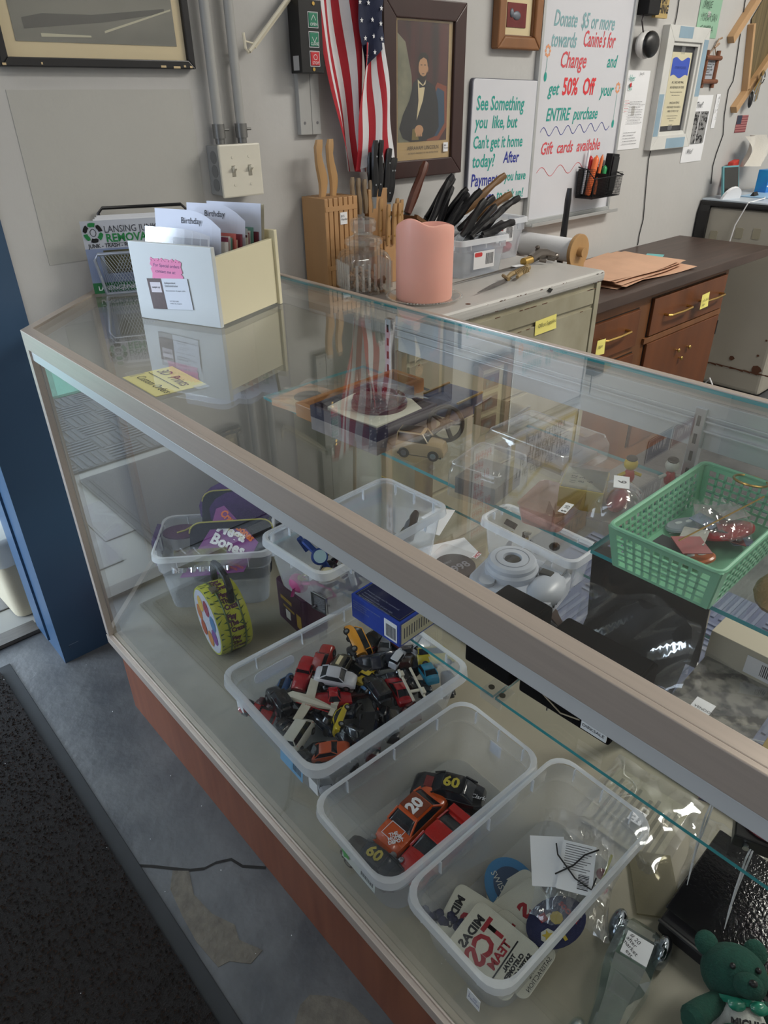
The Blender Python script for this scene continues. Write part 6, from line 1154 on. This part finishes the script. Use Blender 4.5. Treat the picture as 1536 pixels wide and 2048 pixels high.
part('cloth', MB().grid(lambda u, v: (.03*math.sin(v*2.6)-.03+.006*math.sin(u*17+v*5), -.085+.165*u, .125*v+.012*math.sin(u*6)*v), 22, 18), mat('black_cloth', '#111117', .6, bump=.4, bscale=60), t, smooth=True)
part('film', MB().grid(lambda u, v: (.036*math.sin(v*2.6)-.045+.009*math.sin(u*13+v*9), -.095+.185*u, .138*v+.014*math.sin(u*5)*v), 22, 18), film, t, smooth=True)
# --- bags and printed packets on the case floor at the right
pb = thing('poly_bag', 'flat clear bag of printed papers lying on the case floor under the lower shelf', 'plastic bag', (.50, -1.38, ZD+.004), R_(4))
part('film', MB().grid(lambda u, v: (-.10+.20*u, -.085+.17*v, .012*math.sin(u*math.pi)*math.sin(v*math.pi)+.004*math.sin(u*11+v*5)*math.sin(v*13-u*4)), 24, 22), film, pb, smooth=True)
o = part('printed_page', MB().box(-.08, -.07, .0, .07, .07, .001), mat('page_cream', '#a7a38e', .7, var=.25, scale=16), pb); mb = MB(); [mb.box(-.07, -.06+.012*k, .001, .05-.01*(k % 3), -.054+.012*k, .0013) for k in range(10)]; part('printed_lines', mb, mat('faded_print', '#6f6c5c'), o); part('price_sticker', MB().box(-.035, -.02, .015, -.005, .004, .016), white_m, pb); text('$ 5\nVendor', .009, ink_m, pb, (-.033, -.006, .0162), (0, 0, 0))
t = crumple('poly_bag', 'crinkled empty clear bag at the far right under the shelf', (.50, -1.55, ZD+.002), R_(20), .20, .14, .02, film, 8)
t = thing('paper_packet', 'yellowish glassine packet between the patch tote and the black purse', 'packet', (.400, -1.470, ZD+.002), R_(38)); part('packet', MB().box(-.055, -.035, 0, .055, .035, .004), sheet('glassine', (.8, .78, .66), body=.55, bcol='#8f8a70', rough=.3, f0=.05), t)
t = thing('packaged_print', 'clear packet of black and white photo prints on the lower shelf right side', 'packet', (.515, -1.455, T2+.002), R_(2)); part('print', MB().box(-.07, -.06, 0, .07, .06, .002), mat('bw_collage', '#7f7d74', .6, col2='#2c2b2a', scale=40, thr=(.42, .55)), t); part('film', MB().grid(lambda u, v: (-.085+.17*u, -.075+.15*v, .005+.004*math.sin(u*9+v*7)), 14, 12), film, t, smooth=True); part('price_sticker', MB().box(-.065, .0, .010, -.038, .028, .0106), white_m, t); text('VENDOR\n$30', .007, ink_m, t, (-.060, .024, .011), (0, 0, R_(-90)))
t = thing('carton', 'white carton with a barcode and green sticker at the back of the lower shelf', 'box', (.607, -1.50, T2), 0); part('carton', MB().box(-.025, -.11, 0, .025, .11, .055), mat('carton_cream', '#b3ac98', .6), t, bevel=.001); label_patch(t, (-.0255, .05, .010), (0, 0, R_(-90)), .04, .034); part('green_sticker', MB().box(-.0262, -.045, .02, -.0255, -.015, .04), mat('sticker_green', '#4aa84a', .6), t); text('ISOMET', .009, ink_m, t, (-.0264, -.017, .028), (R_(90), 0, R_(-90)))
# --- red carved figures with string tags
for k, (x, y, lb) in enumerate(((.345, -1.530, 'red and grey ribbed music box with a white string, near the right edge'), (.325, -1.590, 'red topped black toy with a white string, at the right edge'))):
    t = thing('string_tagged_toy', lb, 'toy', (x, y, T2), R_(20))
    if k == 0: part('ribbed_body', MB().box(-.02, -.028, 0, .02, .028, .022), mat('toy_red', '#6f1f2a', .4), t, bevel=.001); mb = MB(); [mb.box(-.021+.0*i, -.028, .002+.004*i, -.020, .028, .004+.004*i) for i in range(5)]; part('grey_ribs', mb, mat('toy_grey', '#565a62', .5), t)
    else: part('black_base', MB().box(-.03, -.035, 0, .02, .035, .02), black_m, t, bevel=.002); part('red_top', MB().sph((.0, 0, .022), .024, .028, .012, 16, 8), mat('toy_red'), t, smooth=True); part('chrome_bits', MB().cyl((-.031, -.02, .01), (-.036, -.02, .01), .004, n=8).cyl((-.031, .02, .01), (-.036, .02, .01), .004, n=8), steel_m, t)
    part('string', MB().tube([(-.024, .01, .012), (-.035, .012, -.005), (-.045, .014, -.05), (-.050, .014, -.085)], .0012, 5).tube([(-.024, .012, .012), (-.037, .016, -.005), (-.048, .016, -.05), (-.050, .014, -.085)], .0012, 5).tube([(-.050, .014, -.085), (-.056, .012, -.125)], [.0018, .0004], 5), mat('white_string', '#c2c2c2', .8), t)
t = thing('tan_box', 'tan printed box with a white string loop on the lower shelf at the right edge', 'box', (.45, -1.575, T2), R_(3)); part('box', MB().box(-.04, -.04, 0, .04, .04, .03), mat('tan_print', '#8f7a3a', .5), t, bevel=.001); text('MY\nBRS', .018, ink_m, t, (-.0, .03, .031), (0, 0, R_(-90)), off=.0006); part('string', MB().tube([(-.02, .04, .03), (-.035, .07, .02), (-.03, .095, .012), (-.01, .09, .012), (-.005, .06, .02), (-.005, .04, .03)], .0012, 5), mat('white_string'), t)
# --- purse, glass car, bear
t = thing('clutch_purse', 'black patent crocodile clutch purse at the lower right of the case', 'purse', (.440, -1.597, ZD), R_(0))
pat = mat('patent_black', '#08080c', .10, bump=.28, bscale=200, coat=.3); part('lower_body', MB().box(-.105, -.10, 0, .09, .088, .035), mat('dull_black', '#0e0e14', .6), t, bevel=.008, seg=3, smooth=True); part('flap', MB().loft([[(-.085, -.10, .038), (.09, -.10, .05), (.09, .09, .05), (-.085, .09, .038)], [(-.09, -.10, .046), (.09, -.10, .062), (.09, .09, .062), (-.09, .09, .046)]]), pat, t, bevel=.004, seg=3, smooth=True); part('zip', MB().cyl((-.107, -.10, .034), (-.107, .088, .034), .003, n=6), black_m, t); part('gold_clasp', MB().tube([(-.10, -.06, .045), (-.085, -.055, .052), (-.065, -.07, .056)], .004, 6), mat('clasp_gold', '#8a6c2c', .3, metal=.9), t)
t = thing('glass_car', 'heavy clear glass car paperweight with a white price sticker', 'ornament', (.205, -1.520, ZD+.002), R_(12))
gl_ = bpy.data.materials.new('cut_glass'); gl_.use_nodes = True; b_ = gl_.node_tree.nodes['Principled BSDF']; b_.inputs['Transmission Weight'].default_value = 1; b_.inputs['Roughness'].default_value = .02; b_.inputs['IOR'].default_value = 1.5; b_.inputs['Base Color'].default_value = (.82, .9, .88, 1)
chm = mat('chrome_glass', '#9aa3ad', .08, metal=1)
gl_ = sheet('cut_glass_sheet', (.80, .88, .86), body=.06, rough=.03, f0=.30)
part('body', MB().loft([[(x, y*w, z) for y, z in ((-1, 0), (1, 0), (.92, h1*.7), (.6, h1), (-.6, h1), (-.92, h1*.7))] for x, w, h1 in ((-.13, .010, .012), (-.10, .020, .020), (-.02, .026, .034), (.015, .034, .040), (.03, .036, .055), (.075, .034, .055), (.10, .034, .036), (.115, .028, .020))]), gl_, t)
for x, s in ((-.085, 1), (-.085, -1)): part('mudguard', MB().sph((x, s*.032, .012), .026, .013, .020, 14, 8), gl_, t, smooth=True)
for x, s in ((.092, 1), (.092, -1)): part('fender', MB().sph((x, s*.034, .016), .028, .013, .024, 14, 8), chm, t, smooth=True)
part('headlamp', MB().sph((-.10, .036, .022), .010, .010, .010, 12, 7), gl_, t, smooth=True); part('price_sticker', MB().box(.034, -.022, .0555, .070, .016, .0562), white_m, t); text('# 20\nafter\nmarket\n     est.', .009, ink_m, t, (.064, .012, .0566), (0, 0, R_(-115)), line=.85)
grn = mat('green_plush', '#17493d', .95, var=.25, scale=150, bump=.6, bscale=400)
br = thing('plush_bear', 'small dark green plush bear in a white michigan shirt', 'plush bear', (.242, -1.672, ZD+.042))
bz_ = Vector((.61, .61, .50)).normalized(); bx_ = Vector((.707, -.707, 0)); by_ = bz_.cross(bx_); q_ = Matrix.Rotation(R_(8), 3, by_); bx_ = q_ @ bx_; bz_ = q_ @ bz_
br.rotation_euler = Matrix((bx_, by_, bz_)).transposed().to_euler(); br.scale = (1.18, 1.18, 1.18)
def blob(mb, skel, n=14): return mb.tube([p for p, r in skel], [r for p, r in skel], n)
part('body', MB().sph((0, 0, .028), .030, .034, .030, 18, 12), mat('white_plush', '#b9bab6', .95, bump=.5, bscale=400), br, smooth=True)
part('head', MB().sph((0, .004, .078), .036, .036, .032, 20, 14), grn, br, smooth=True); part('muzzle', MB().sph((0, -.034, .070), .016, .014, .013, 14, 9), grn, br, smooth=True)
for s in (-1, 1):
    part('ear', MB().sph((s*.028, .008, .104), .014, .008, .014, 12, 8), grn, br, smooth=True); part('eye', MB().sph((s*.014, -.030, .086), .0035, n=8, m=6), black_m, br, smooth=True)
    part('arm', blob(MB(), [((s*.024, -.006, .048), .011), ((s*.044, -.018, .038), .013), ((s*.060, -.03, .028), .015), ((s*.066, -.034, .026), .010)]), grn, br, smooth=True); part('leg', blob(MB(), [((s*.016, -.015, .016), .014), ((s*.026, -.045, .016), .016), ((s*.030, -.062, .018), .016), ((s*.031, -.070, .02), .010)]), grn, br, smooth=True)
part('nose', MB().sph((0, -.048, .073), .005, .004, .004, 8, 6), black_m, br, smooth=True); part('ribbon', MB().tube([(.026*math.cos(a*.524), .026*math.sin(a*.524), .053) for a in range(13)], .004, 6).sph((.012, -.03, .050), .010, .004, .007, 8, 6).sph((-.012, -.03, .050), .010, .004, .007, 8, 6), mat('green_ribbon', '#1f7a63', .2, spec=.8), br, smooth=True)
text('MICHIGAN', .011, ink_m, br, (-.022, -.0365, .030), XR, off=.0006)
t = thing('green_pennant', 'green and white lettered felt item at the bottom right corner', 'pennant', (.350, -1.655, ZD+.002), R_(-125)); part('felt', MB().box(-.05, -.05, 0, .05, .03, .012), mat('spartan_green', '#14452f', .9), t, bevel=.001); text('MICH', .026, white_m, t, (-.045, .0, .013), (0, 0, 0), off=.001)
# --- upper shelf
t = thing('framed_print', 'orange and cream print in clear plastic at the left end of the upper shelf', 'print', (.405, -.585, T1), R_(8)); part('print', MB().box(-.055, -.048, 0, .055, .048, .014), mat('orange_print', '#c08a64', .5, col2='#b9ab92', scale=18), t, bevel=.001); part('portrait', MB().prism(ell(.0, .0, .03, .026, 20), .0141, .0147), mat('print_grey_oval', '#6e6a64', .6, var=.4, scale=40), t); part('film', MB().grid(lambda u, v: (-.07+.16*u, -.06+.12*v, .0175+.003*math.sin(u*15+v*8)), 14, 12), film, t, smooth=True)
t = thing('wood_tray', 'shallow honey wood tray frame behind the brown box on the upper shelf', 'tray', (.482, -.665, T1), R_(2)); part('tray', frame_bars(MB(), -.135, -.045, .135, .045, .012, .028), mat('honey_wood', '#a8713a', .45, var=.3, scale=14), t, (0, 0, 0), (R_(-90), 0, 0), bevel=.002); part('tray_floor', MB().box(-.13, -.04, 0, .13, .04, .003), mat('honey_wood'), t)
ob = thing('ornament_box', 'purple and grey box with a ruby beaded ornament in cream tissue on the upper shelf', 'box', (.415, -.775, T1), R_(4))
pr_ = mat('dark_purple_box', '#2b2438', .5); part('outer', MB().box(-.080, -.085, 0, .080, .085, .026), mat('grey_marble_card', '#8d8482', .6, var=.35, scale=30), ob, bevel=.001)
mb = MB().box(-.080, -.085, .026, -.074, .085, .048).box(.074, -.085, .026, .080, .085, .048).box(-.074, -.085, .026, .074, -.079, .048).box(-.074, .079, .026, .074, .085, .048); part('inner_wall', mb, pr_, ob)
part('tissue', MB().prism([(-.065, -.07), (.05, -.075), (.072, -.03), (.07, .06), (.02, .072), (-.06, .06), (-.07, 0)], .027, .046), mat('cream_tissue', '#cfcdbd', .8), ob, bevel=.002)
rub = mat('ruby', '#4e1a2c', .15, coat=.5); part('dome', MB().lathe([(.052, .046), (.052, .052), (.044, .056), (.044, .060), (.036, .062), (.030, .066), (.0, .068)], 32, c=(.01, -.005, 0), cap=False), rub, ob, smooth=True)
mb = MB(); [mb.sph((.01+.031*math.cos(k*math.pi/16), -.005+.031*math.sin(k*math.pi/16), .066), .003, n=6, m=4) for k in range(32)]; [mb.sph((.01+.046*math.cos(k*math.pi/20), -.005+.046*math.sin(k*math.pi/20), .060), .0028, n=6, m=4) for k in range(40)]; part('bead_rings', mb, rub, ob, stuff=True)
part('film', MB().grid(lambda u, v: (-.075+.15*u, -.07+.13*v, .070+.004*math.sin(u*11+v*6)-.02*abs(u-.5)), 14, 12), film, ob, smooth=True)
sv = toy_car('beige model off-road car standing near the front of the upper shelf', 'jeep', '#a08b6a', .085, (.400, -.915, T1), (0, 0, R_(-62)), wide=.45)
part('roof_rack', MB().box(-.036, -.012, .0462, .002, .012, .0475), UND, sv)
t = thing('film_reel', 'dark metal film reel standing behind the beige model car', 'reel', (.47, -.905, T1+.034), (R_(60), 0, R_(-40))); mb = MB().tube([(.030*math.cos(a*.2618), .030*math.sin(a*.2618), 0) for a in range(25)], .004, 6)
for k in range(5): mb.cyl((0, 0, 0), (.028*math.cos(k*1.2566), .028*math.sin(k*1.2566), 0), .004, n=6)
part('reel', mb.cyl((0, 0, -.003), (0, 0, .003), .010, n=14), mat('reel_dark', '#4b4847', .35, metal=.7), t, smooth=True)
for k, (x, y, w, lb) in enumerate(((.52, -.70, .035, 'grey speckled card box at the back of the upper shelf'), (.585, -.82, .04, 'blue grey card box with a gold rimmed lid at the back of the upper shelf'), (.60, -.93, .03, 'small clear topped case behind the film reel'))):
    t = thing('card_carton', lb, 'box', (x, y, T1), R_(5*k)); part('carton', MB().box(-w, -.04, 0, w, .045, .035), mat('crt%d' % k, ['#7f8290', '#5f6a84', '#8d8468'][k], .7, var=.25, scale=60), t, bevel=.001); part('lid_edge', MB().box(-w, -.04, .035, w, -.036, .038).box(-w, .041, .035, w, .045, .038), brass_m if k == 1 else clear_m, t)
def acrylic(label, loc, rz, w, d, h, contents=None):
    t = thing('clear_case', label, 'case', loc, rz); part('cover', MB().loft([[(x, y, z) for x, y in rrect(-w/2*s, -d/2*s, w/2*s, d/2*s, .008, 3)] for z, s in ((0, 1), (h*.6, 1), (h*.9, .92), (h, .8))], cap=True), clear_m, t, smooth=True); part('bright_edge', MB().tube([(x, y, h*.9) for x, y in rrect(-w/2*.92, -d/2*.92, w/2*.92, d/2*.92, .008, 3)], .0011, 5), sheet('thick_edge', body=.3, bcol='#ffffff', rough=.05, f0=.3), t); return t
t = acrylic('rounded clear plastic case with a toaster-like form on the upper shelf', (.385, -1.075, T1), R_(10), .10, .09, .060); part('card_inside', MB().box(-.04, -.035, .003, .04, .035, .03), mat('grey_insert', '#7d7c78', .6, var=.3, scale=30), t)
t = acrylic('wide clear case behind the gold edged card block', (.555, -1.06, T1), R_(0), .13, .17, .045); part('card_inside', MB().box(-.05, -.07, .002, .05, .07, .012), mat('pale_insert', '#8f97a8', .6, col2='#a88c5c', scale=12), t)
t = thing('puzzle_block', 'gold edged block of clock puzzle cards in a clear lid', 'box', (.468, -1.193, T1), R_(25)); part('block', MB().box(-.036, -.032, 0, .036, .032, .034), mat('gold_card_edge', '#b8a55c', .4, metal=.3), t, bevel=.001); part('lid_picture', MB().box(-.034, -.030, .034, .034, .030, .035), mat('clock_print', '#a9a590', .5, col2='#7b7a70', scale=20), t); text('11 12 1\n  8  3\n   6', .012, ink_m, t, (-.022, .012, .0354), (0, 0, 0)); part('lid', MB().box(-.0365, -.0325, .035, .0365, .0325, .040), clear_m, t, bevel=.001)
t = thing('pink_tray', 'translucent pink plastic tray with a price label on the upper shelf', 'tray', (.392, -1.188, T1), R_(12)); part('tray', MB().loft([[(x, y, z) for x, y in rrect(-.048*s, -.036*s, .048*s, .036*s, .012, 4)] for z, s in ((.030, 1), (.028, .97), (.003, .86), (0, .85), (0, .1))], cap=False), sheet('pink_plastic', (.9, .72, .70), body=.35, bcol='#b58a86', rough=.2, f0=.05), t, smooth=True); part('price_label', MB().box(-.03, -.034, .029, .0, -.022, .0296), white_m, t); text('$ .10', .010, ink_m, t, (-.028, -.032, .0299), (0, 0, 0))
t = thing('blister_car', 'red toy car in a bulging clear blister with a white label reading 6', 'packaged toy', (.478, -1.245, T1), R_(20)); part('blister', MB().grid(lambda u, v: (-.045+.09*u, -.035+.07*v, .002+.042*(math.sin(u*math.pi)*math.sin(v*math.pi))**.4+.0015*math.sin(u*30+v*9)), 20, 16), film, t, smooth=True); part('label', MB().box(-.02, -.012, .046, .018, .010, .0466), white_m, t, (0, 0, 0), (0, 0, R_(10))); text('6', .018, ink_m, t, (-.005, -.008, .047), (0, 0, 0)); part('red_car', MB().sph((0, 0, .016), .034, .016, .014, 16, 9), mat('carpaint#8a1420', '#8a1420', .15, coat=.6), t, smooth=True); part('backing', MB().box(-.045, -.034, 0, .045, .034, .001), mat('pale_insert'), t)
for k, (x, y, lb) in enumerate(((.56, -1.215, 'small yellow and red plastic figure behind the basket'), (.600, -1.262, 'white and black ball jointed figure beside the basket'))):
    t = thing('small_figure', lb, 'figurine', (x, y, T1), R_(-40)); cs = (('#b33a2c', '#c9ad2c', '#c9ad2c'), ('#a33', '#222226', '#bdbdb4'))[k]
    part('body', MB().sph((0, 0, .014), .009, .008, .014, 10, 8), mat('fb%d' % k, cs[0] if len(cs[0]) == 7 else '#a02c2c', .3), t, smooth=True); part('head', MB().sph((0, 0, .036), .011, .010, .011, 12, 9), mat('fh%d' % k, cs[2], .3), t, smooth=True); part('cap', MB().sph((0, 0, .045), .009, .009, .005, 10, 6), mat('fc%d' % k, '#3a3026'), t, smooth=True)
    for s in (-1, 1): part('arm', MB().cyl((s*.007, 0, .02), (s*.018, -.002, .016), .003, n=8), mat('fh%d' % k), t, smooth=True)
# green basket
gb = thing('basket', 'mint green plastic lattice basket on the upper shelf', 'basket', (.465, -1.383, T1), R_(0))
mint = mat('mint_plastic', '#7fbf9c', .4); BX, BY, BHt = .128, .072, .062
mb = MB()
def wallgrid(p0, p1, q0, q1, nu, nv, bar=.0032):
    """lattice wall between bottom edge p0-p1 and top edge q0-q1"""
    p0, p1, q0, q1 = map(Vector, (p0, p1, q0, q1)); nrm = (p1-p0).cross(q0-p0).normalized()*.0016
    def pt(u, v): a = p0.lerp(p1, u); b = q0.lerp(q1, u); return a.lerp(b, v)
    L = (p1-p0).length; H = (q0-p0).length; du, dv_ = bar/L/2, bar/H/2
    def quad(u0, u1, v0, v1):
        c = [pt(u0, v0), pt(u1, v0), pt(u1, v1), pt(u0, v1)]; mb.add([tuple(x-nrm) for x in c]+[tuple(x+nrm) for x in c], [(0, 3, 2, 1), (4, 5, 6, 7), (0, 1, 5, 4), (1, 2, 6, 5), (2, 3, 7, 6), (3, 0, 4, 7)])
    m0, m1 = .07, .93
    quad(0, m0, 0, 1); quad(m1, 1, 0, 1); quad(m0, m1, 0, .07); quad(m0, m1, .86, 1)
    for i in range(1, nu): u = m0+(m1-m0)*i/nu; quad(u-du, u+du, .07, .86)
    for j in range(1, nv): v = .07+.79*j/nv; quad(m0, m1, v-dv_, v+dv_)
b0 = [(-BX*.9, -BY*.88, 0), (BX*.9, -BY*.88, 0), (BX*.9, BY*.88, 0), (-BX*.9, BY*.88, 0)]; b1 = [(-BX, -BY, BHt), (BX, -BY, BHt), (BX, BY, BHt), (-BX, BY, BHt)]
for i, (nu) in enumerate((15, 10, 15, 10)): j = (i+1) % 4; wallgrid(b0[i], b0[j], b1[i], b1[j], nu, 5)
part('lattice_walls', mb, mint, gb); part('floor', MB().box(-BX*.9, -BY*.88, 0, BX*.9, BY*.88, .0025), mint, gb); part('rim', MB().tube([(x, y, BHt) for x, y in rrect(-BX, -BY, BX, BY, .010, 4)]+[(rrect(-BX, -BY, BX, BY, .010, 4)[0][0], rrect(-BX, -BY, BX, BY, .010, 4)[0][1], BHt)], .0032, 7), mint, gb, smooth=True)
bc_ = [('round red lapel badge with gold lettering in the basket', '#a8262c', .036, .50, -1.395, .040), ('orange and white cartoon-free button card in the basket', '#c46a3c', .022, .425, -1.395, .030), ('pale grey token card at the back of the basket', '#a9abb8', .026, .49, -1.345, .030)]
bc_[1] = ('orange button badge with white dots in the basket', '#c46a3c', .022, .425, -1.395, .030)
for lb, c, r, x, y, z in bc_:
    t = thing('badge', lb, 'badge', (x, y, T1+z-.020), (R_(-14), R_(-16), R_(-50))); part('disc', MB().lathe([(r, 0), (r, .003), (r*.9, .005)], 32), mat('bdg'+c, c, .3), t, smooth=True)
    if r > .03: text('PINS', .024, mat('pin_gold', '#c9a54a'), t, (-.02, -.002, .0055), (0, 0, R_(180)), off=.001, shear=.3); text('ASK ABOUT', .010, white_m, t, (-.026, .018, .0055), (0, 0, R_(180)), off=.0006)
    else: part('spot', MB().cyl((-.007, .004, .005), (-.007, .004, .0058), .005, n=12).cyl((.007, .004, .005), (.007, .004, .0058), .005, n=12), white_m, t)
random.seed(6)
for k in range(12): t = thing('small_card', 'small printed card or packet heaped in the mint basket', 'card', (random.uniform(.38, .56), random.uniform(-1.43, -1.34), T1+.008+.0022*k), (random.uniform(-.25, .25), random.uniform(-.25, .25), random.uniform(0, 3)), 'cards heaped in the mint basket'); part('card', MB().box(-.022, -.016, 0, .022, .016, .001), mat('scard%d' % (k % 5), ['#b9b6b0', '#8e2c30', '#2c2c34', '#7d8aa8', '#c2bfb8'][k % 5], .5, var=.3, scale=80), t)
t = crumple('poly_bag', 'shiny clear bag lying on the cards in the mint basket', (.50, -1.385, T1+.036), R_(30), .10, .07, .012, film, 5)
t = thing('bracelet', 'thin gold bracelet with a white tag to the right of the basket contents', 'bracelet', (.575, -1.385, T1+.066), (0, R_(10), 0)); part('ring', MB().tube([(.024*math.cos(a*.2618), .022*math.sin(a*.2618), 0) for a in range(25)], .0018, 6), brass_m, t, smooth=True)
t = thing('stick_pin', 'long thin gold stick pin lying across the mint basket', 'pin', (.44, -1.40, T1+.064), (0, R_(-12), R_(-18))); part('shaft', MB().cyl((-.06, 0, 0), (.08, 0, 0), .0011, n=6), brass_m, t)
t = thing('gold_purse', 'gold toned coin purse under the right end of the upper shelf', 'purse', (.42, -1.50, T1), R_(10)); part('pouch', MB().sph((0, 0, .015), .045, .03, .015, 14, 8), mat('gold_cloth', '#8f6f46', .35, metal=.5, bump=.6, bscale=200), t, smooth=True); part('clasp', MB().tube([(-.04, 0, .022), (0, 0, .032), (.04, 0, .022)], .0025, 6), steel_m, t)
for k, (x, y, w, d, h, c, lb) in enumerate(((.575, -1.55, .05, .08, .05, '#4a3a34', 'dark brown carton at the back right of the upper shelf'), (.52, -1.70, .07, .05, .03, '#6f8f84', 'sea green carton at the right end of the upper shelf'))):
    t = thing('carton', lb, 'box', (x, y, T1)); part('carton', MB().box(-w, -d, 0, w, d, h), mat('crtn'+c, c, .5, var=.4, scale=25), t, bevel=.001); part('printed_band', MB().box(-w-.0006, -d+.01, h*.4, -w, d-.01, h*.6), mat('band'+c, '#a79a84'), t)
# --- staff side: ribbed floor mat behind the case, seen through the glass
rm2 = thing('staff_mat', 'blue grey ribbed floor mat behind the display case', 'mat', (1.15, -1.25, .0)); part('base', MB().box(-.42, -.62, 0, .42, .62, .006), mat('mat_bluegrey', '#565e78', .9), rm2)
mb = MB()
for i in range(5):
    for j in range(8):
        cx, cy = -.42+.168*(i+.5), -.62+.155*(j+.5)
        for k in range(6):
            o_ = -.06+.024*k
            if (i+j) % 2: mb.box(cx+o_-.005, cy-.07, .006, cx+o_+.005, cy+.07, .011)
            else: mb.box(cx-.075, cy+o_-.005, .006, cx+.075, cy+o_+.005, .011)
part('ribs', mb, mat('mat_rib', '#666e84', .9), rm2, stuff=True)
